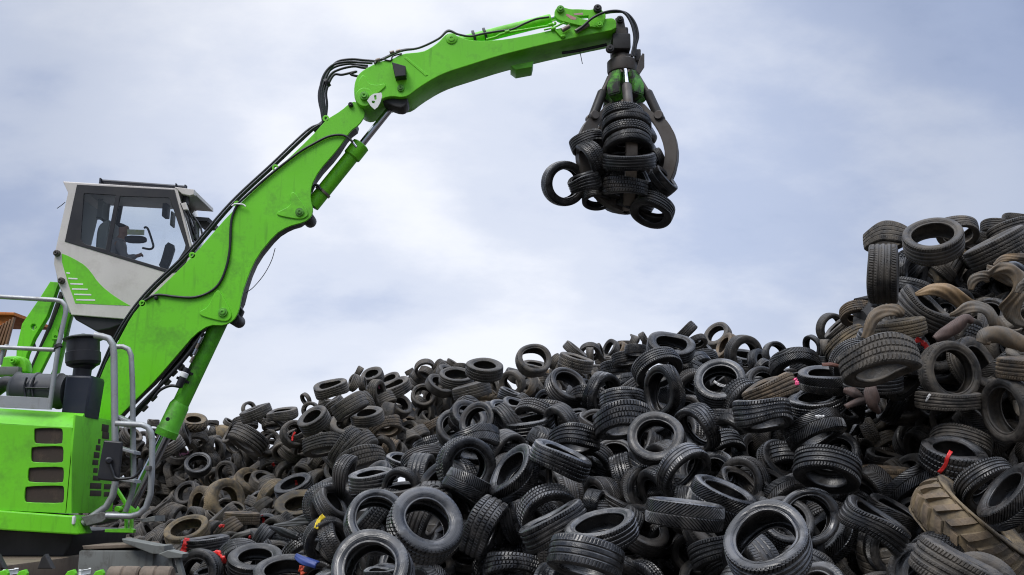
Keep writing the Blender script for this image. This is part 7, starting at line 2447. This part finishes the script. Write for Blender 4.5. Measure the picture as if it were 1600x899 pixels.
def ribbed(name, c1, c2, scale=60):
    m = worn(name, c1, c2, 1.0, (.6, .8), scale=3.4, lo=.42)
    t = m.node_tree
    wv = t.nodes.new('ShaderNodeTexWave')
    wv.inputs['Scale'].default_value = 22
    wv.inputs['Distortion'].default_value = 1.2
    wv.inputs['Detail'].default_value = 2
    c = t.nodes.new('ShaderNodeTexCoord')
    t.links.new(c.outputs['Object'], wv.inputs['Vector'])
    t.links.new(bump(t, math_node(t, 'ADD', wv.outputs['Fac'], math_node(t, 'MULTIPLY', noise(t, 9, 5), 3.0)), .22, .012), t.nodes['Principled BSDF'].inputs['Normal'])
    return m


TAN = ribbed('tan_carcass', (.24, .155, .075), (.09, .075, .06))
GREYT = ribbed('grey_carcass', (.10, .088, .072), (.17, .12, .07))
BRN = ribbed('brown_rubber', (.085, .05, .038), (.04, .028, .024))
GS = 'strips of torn rubber on the right heap'
V1 = lambda s: px_list(s, 1300, 330, 4.517)


def s1(s, ws, Z):
    return [(p[0], p[1], w_, Z) for p, w_ in zip(V1(s), ws)]


scrap('rubber_scrap', s1('590,590 700,575 820,585 930,620 1010,660 1060,680', (6, 20, 26, 26, 18, 6), 10.4), TAN, 'lens-shaped ochre tan carcass piece lying in the middle of the right heap', 'rubber scrap', GS, seed=2)
scrap('rubber_scrap', s1('1010,560 1020,470 1070,410 1140,400 1200,440 1260,520 1310,610 1355,720 1400,800', (12, 22, 26, 24, 28, 34, 38, 36, 30), 10.2), GREYT, 'big looped grey-tan strip curling down at the right edge', 'rubber scrap', GS, wave=.35, seed=3)
scrap('rubber_scrap', s1('1090,400 1190,420 1290,480 1380,560', (14, 24, 26, 22), 10.6), GREYT, 'shorter grey strip lying behind the big loop', 'rubber scrap', GS, seed=4)
scrap('rubber_scrap', s1('830,720 930,705 1040,730 1130,780 1230,810 1330,830', (8, 18, 22, 30, 32, 26), 10.1), GREYT, 'long twisted grey strip below the ochre piece', 'rubber scrap', GS, wave=.3, seed=5)
scrap('rubber_scrap', s1('1145,385 1210,345 1290,325 1380,310', (5, 10, 13, 14), 10.8), TAN, 'yellowish thin arched strip under the summit at the right edge', 'rubber scrap', GS, seed=6)
scrap('rubber_scrap', s1('730,905 800,860 880,810 950,765 1000,780', (10, 20, 22, 16, 10), 9.7), BRN, 'folded reddish-brown rubber flap sloping up, beside the red taped piece', 'rubber scrap', GS, arc=230, seed=7)
scrap('rubber_scrap', s1('225,900 250,820 300,765 380,725 460,705 510,720', (18, 20, 20, 22, 20, 12), 10.5), GREYT, 'brownish bent strip draped over tyres at the right heap\'s left shoulder', 'rubber scrap', GS, seed=8)
scrap('rubber_scrap', s1('1050,930 1080,885 1170,875 1270,905 1380,950', (14, 24, 28, 28, 24), 9.9), GREYT, 'fat grey-tan tube piece at the right edge above a pale tread', 'rubber scrap', GS, arc=200, seed=9)
scrap('rubber_scrap', s1('1220,410 1290,400 1370,430', (12, 18, 16), 10.9), mat('slate_rubber', (.075, .085, .1), .5), 'slate blue-grey rubber piece under the yellowish arch', 'rubber scrap', GS, seed=10)
scrap('rubber_scrap', s1('1310,580 1330,520 1370,500', (10, 16, 16), 9.8), GREYT, 'small curled end of strip at the extreme right edge', 'rubber scrap', GS, seed=11)
scrap('rubber_scrap', [(1366, 588, 8, 10.5), (1362, 612, 20, 10.4), (1364, 634, 22, 10.4), (1374, 646, 10, 10.5)], BRN, 'dark brown flap hanging between arched tyres on the right heap', 'rubber scrap', GS, arc=120, seed=12)
scrap('rubber_scrap', [(1318, 610, 8, 10.9), (1334, 614, 18, 10.8), (1350, 622, 16, 10.8), (1322, 636, 8, 10.7)], BRN, 'crumpled brown rubber beside the shiny flat tyre', 'rubber scrap', GS, arc=160, seed=13)
scrap('rubber_scrap', [(1285, 571, 5, 11.5), (1300, 570, 7, 11.5), (1313, 572, 5, 11.5)], mat('russet_rubber', (.16, .07, .05), .6), 'small russet strip at the dip between the heaps', 'rubber scrap', GS, arc=100, seed=14)
GF = 'strips of torn rubber on the far and near heaps'
scrap('rubber_scrap', [(890, 582, 6, 20.5), (898, 595, 11, 20.4), (895, 604, 7, 20.4)], TAN, 'tan torn piece lying below the dusty far crest tyres', 'rubber scrap', GF, seed=15)
scrap('rubber_scrap', [(824, 582, 8, 21), (833, 592, 14, 20.8), (828, 607, 13, 20.6), (822, 617, 8, 20.6)], GREYT, 'pale crumpled strip below the ring on the far right crest', 'rubber scrap', GF, seed=16)
scrap('rubber_scrap', [(428, 822, 4, 15.5), (455, 820, 10, 15.2), (478, 812, 15, 14.8), (502, 798, 16, 14.4)], mat('flat_grey_strip', (.11, .11, .105), .5), 'long pale grey strip in front of the toothed tractor tyre', 'rubber scrap', GF, arc=60, seed=17)
scrap('rubber_scrap', [(422, 824, 6, 14.6), (440, 830, 12, 14.4), (466, 838, 12, 14.2)], RUB['k'], 'black strip below the long pale grey strip', 'rubber scrap', GF, arc=120, seed=18)
scrap('rubber_scrap', [(360, 844, 5, 14.3), (372, 837, 11, 14.2), (392, 832, 9, 14.2)], mat('ash_strip', (.09, .085, .075), .55), 'ash grey strip above the red-tied black tyres', 'rubber scrap', GF, arc=120, seed=19)
tag(scrap('plastic_strip', [(462, 868, 8, 12.4), (476, 878, 16, 12.2), (494, 885, 14, 12.1)], BLUEPL, 'curved dark blue plastic strip, bottom left of the near heap', 'plastic', None, arc=100, seed=20), 'curved dark blue plastic strip, bottom left of the near heap', 'plastic strip')

# tied or stuck-on bits of plastic: found by a sight line, laid on the tyre they are tied to
dg = bpy.context.evaluated_depsgraph_get()


def stuck(name, pts, width, m, label, cat, group=None, lift=.012, seed=0):
    rnd = random.Random(seed)
    P, Nn = [], []
    for px, py in pts:
        hit, loc, nr, _, _, _ = sc.ray_cast(dg, CL, ray(px, py).normalized())
        if hit:
            P.append(loc + nr * lift)
            Nn.append(nr)
    if len(P) < 2:
        return
    zs = [((p - CL).length) for p in P]
    ref = sorted(zs)[len(zs) // 2]
    P = [p if abs(z - ref) < .2 else CL + (p - CL).normalized() * ref for p, z in zip(P, zs)]
    q = spline(P, 5)
    vs, fs = [], []
    for i, c in enumerate(q):
        t = (q[min(i + 1, len(q) - 1)] - q[max(i - 1, 0)]).normalized()
        nr = (CL - c).normalized()
        s = t.cross(nr).normalized()
        w_ = width * ref / F / 2 * rnd.uniform(.75, 1.15)
        for k in range(5):
            u = -1 + k / 2
            vs.append(tuple(c + s * (u * w_) + nr * rnd.uniform(-.006, .012)))
    for i in range(len(q) - 1):
        for k in range(4):
            a = i * 5 + k
            fs.append((a, a + 1, a + 6, a + 5))
    me = bpy.data.meshes.new(name)
    me.from_pydata(vs, [], fs)
    o = link(name, me, m, None, 60)
    md = o.modifiers.new('thick', 'SOLIDIFY')
    md.thickness = .005
    tag(o, label, cat, group)


TG = 'coloured plastic ties on the tyres'
TIES = [
    ('plastic_tie', [(1486, 704), (1481, 715), (1475, 727), (1467, 740)], 5, REDPL, 'red strap slung down the tread of a black tyre, right heap'),
    ('plastic_tie', [(1432, 530), (1440, 535), (1445, 541), (1448, 548)], 8, REDPL, 'red tape round the end of a black tread piece, right heap'),
    ('plastic_tie', [(1240, 591), (1243, 597), (1245, 603)], 7, PINKPL, 'pink tag between the thin sloping tyre and the shiny flat tyre'),
    ('plastic_tie', [(292, 842), (291, 850), (289, 858), (285, 866)], 9, REDPL, 'crumpled red plastic at the left end of a black ribbed tyre'),
    ('plastic_tie', [(333, 867), (342, 864), (349, 870), (350, 880)], 7, REDPL, 'red tie round a black ring at the bottom left'),
    ('plastic_tie', [(468, 888), (473, 890), (475, 897)], 10, ORANGEPL, 'orange patch on the grey ring cut by the bottom edge'),
    ('plastic_tie', [(506, 806), (499, 815), (494, 826)], 7, YELLOWCL, 'yellow cloth on a black tyre left of the flat pair'),
    ('plastic_tie', [(462, 750), (463, 755), (464, 760)], 4, REDPL, 'red tie on the black tyre leaning over a tan truck tyre'),
    ('plastic_tie', [(409, 806), (412, 812), (412, 816)], 4, REDPL, 'small red tie on the black ring below the tractor tyre'),
    ('plastic_tie', [(462, 676), (458, 682), (456, 690)], 3, REDPL, 'thin red strap inside a ring amid the far heap'),
    ('plastic_tie', [(426, 724), (428, 726), (430, 728)], 4, REDPL, 'tiny red tie above the mud-caked truck tyres'),
    ('plastic_tie', [(281, 711), (288, 709), (294, 707)], 4, mat('pale_pink', (.75, .3, .5), .5), 'pale pink strip in a ring behind the boom cylinder'),
    ('plastic_tie', [(590, 598), (592, 603), (594, 608)], 2.5, mat('rose_tie', (.8, .25, .45), .5), 'pink string hanging from a tyre on the far crest'),
    ('paper_label', [(1274, 652), (1281, 651), (1288, 651)], 6, LABELW, 'white paper label stuck on a chevron tread of the near heap'),
    ('plastic_tie', [(399, 835), (392, 838), (390, 841)], 4, REDPL, 'short red tie beside the black strip'),
    ('plastic_tie', [(343, 824), (347, 821), (350, 823)], 4, REDPL, 'orange-red scrap by the ribbed tan tyre'),
    ('paper_label', [(1453, 616), (1451, 621), (1449, 628)], 3, LABELW, 'white strip across the thin flat dusty tyre under the big ring, right heap'),
    ('paper_scrap', [(1116, 596), (1124, 601), (1134, 603), (1146, 603)], 4, LABELW, 'white torn strips lying inside the tyre that faces up'),
]
for i, (n_, pts, wd, m_, lb) in enumerate(TIES):
    stuck(n_, pts, wd, m_, lb, 'tie' if n_ == 'plastic_tie' else 'paper', TG if n_ == 'plastic_tie' else None, seed=i)
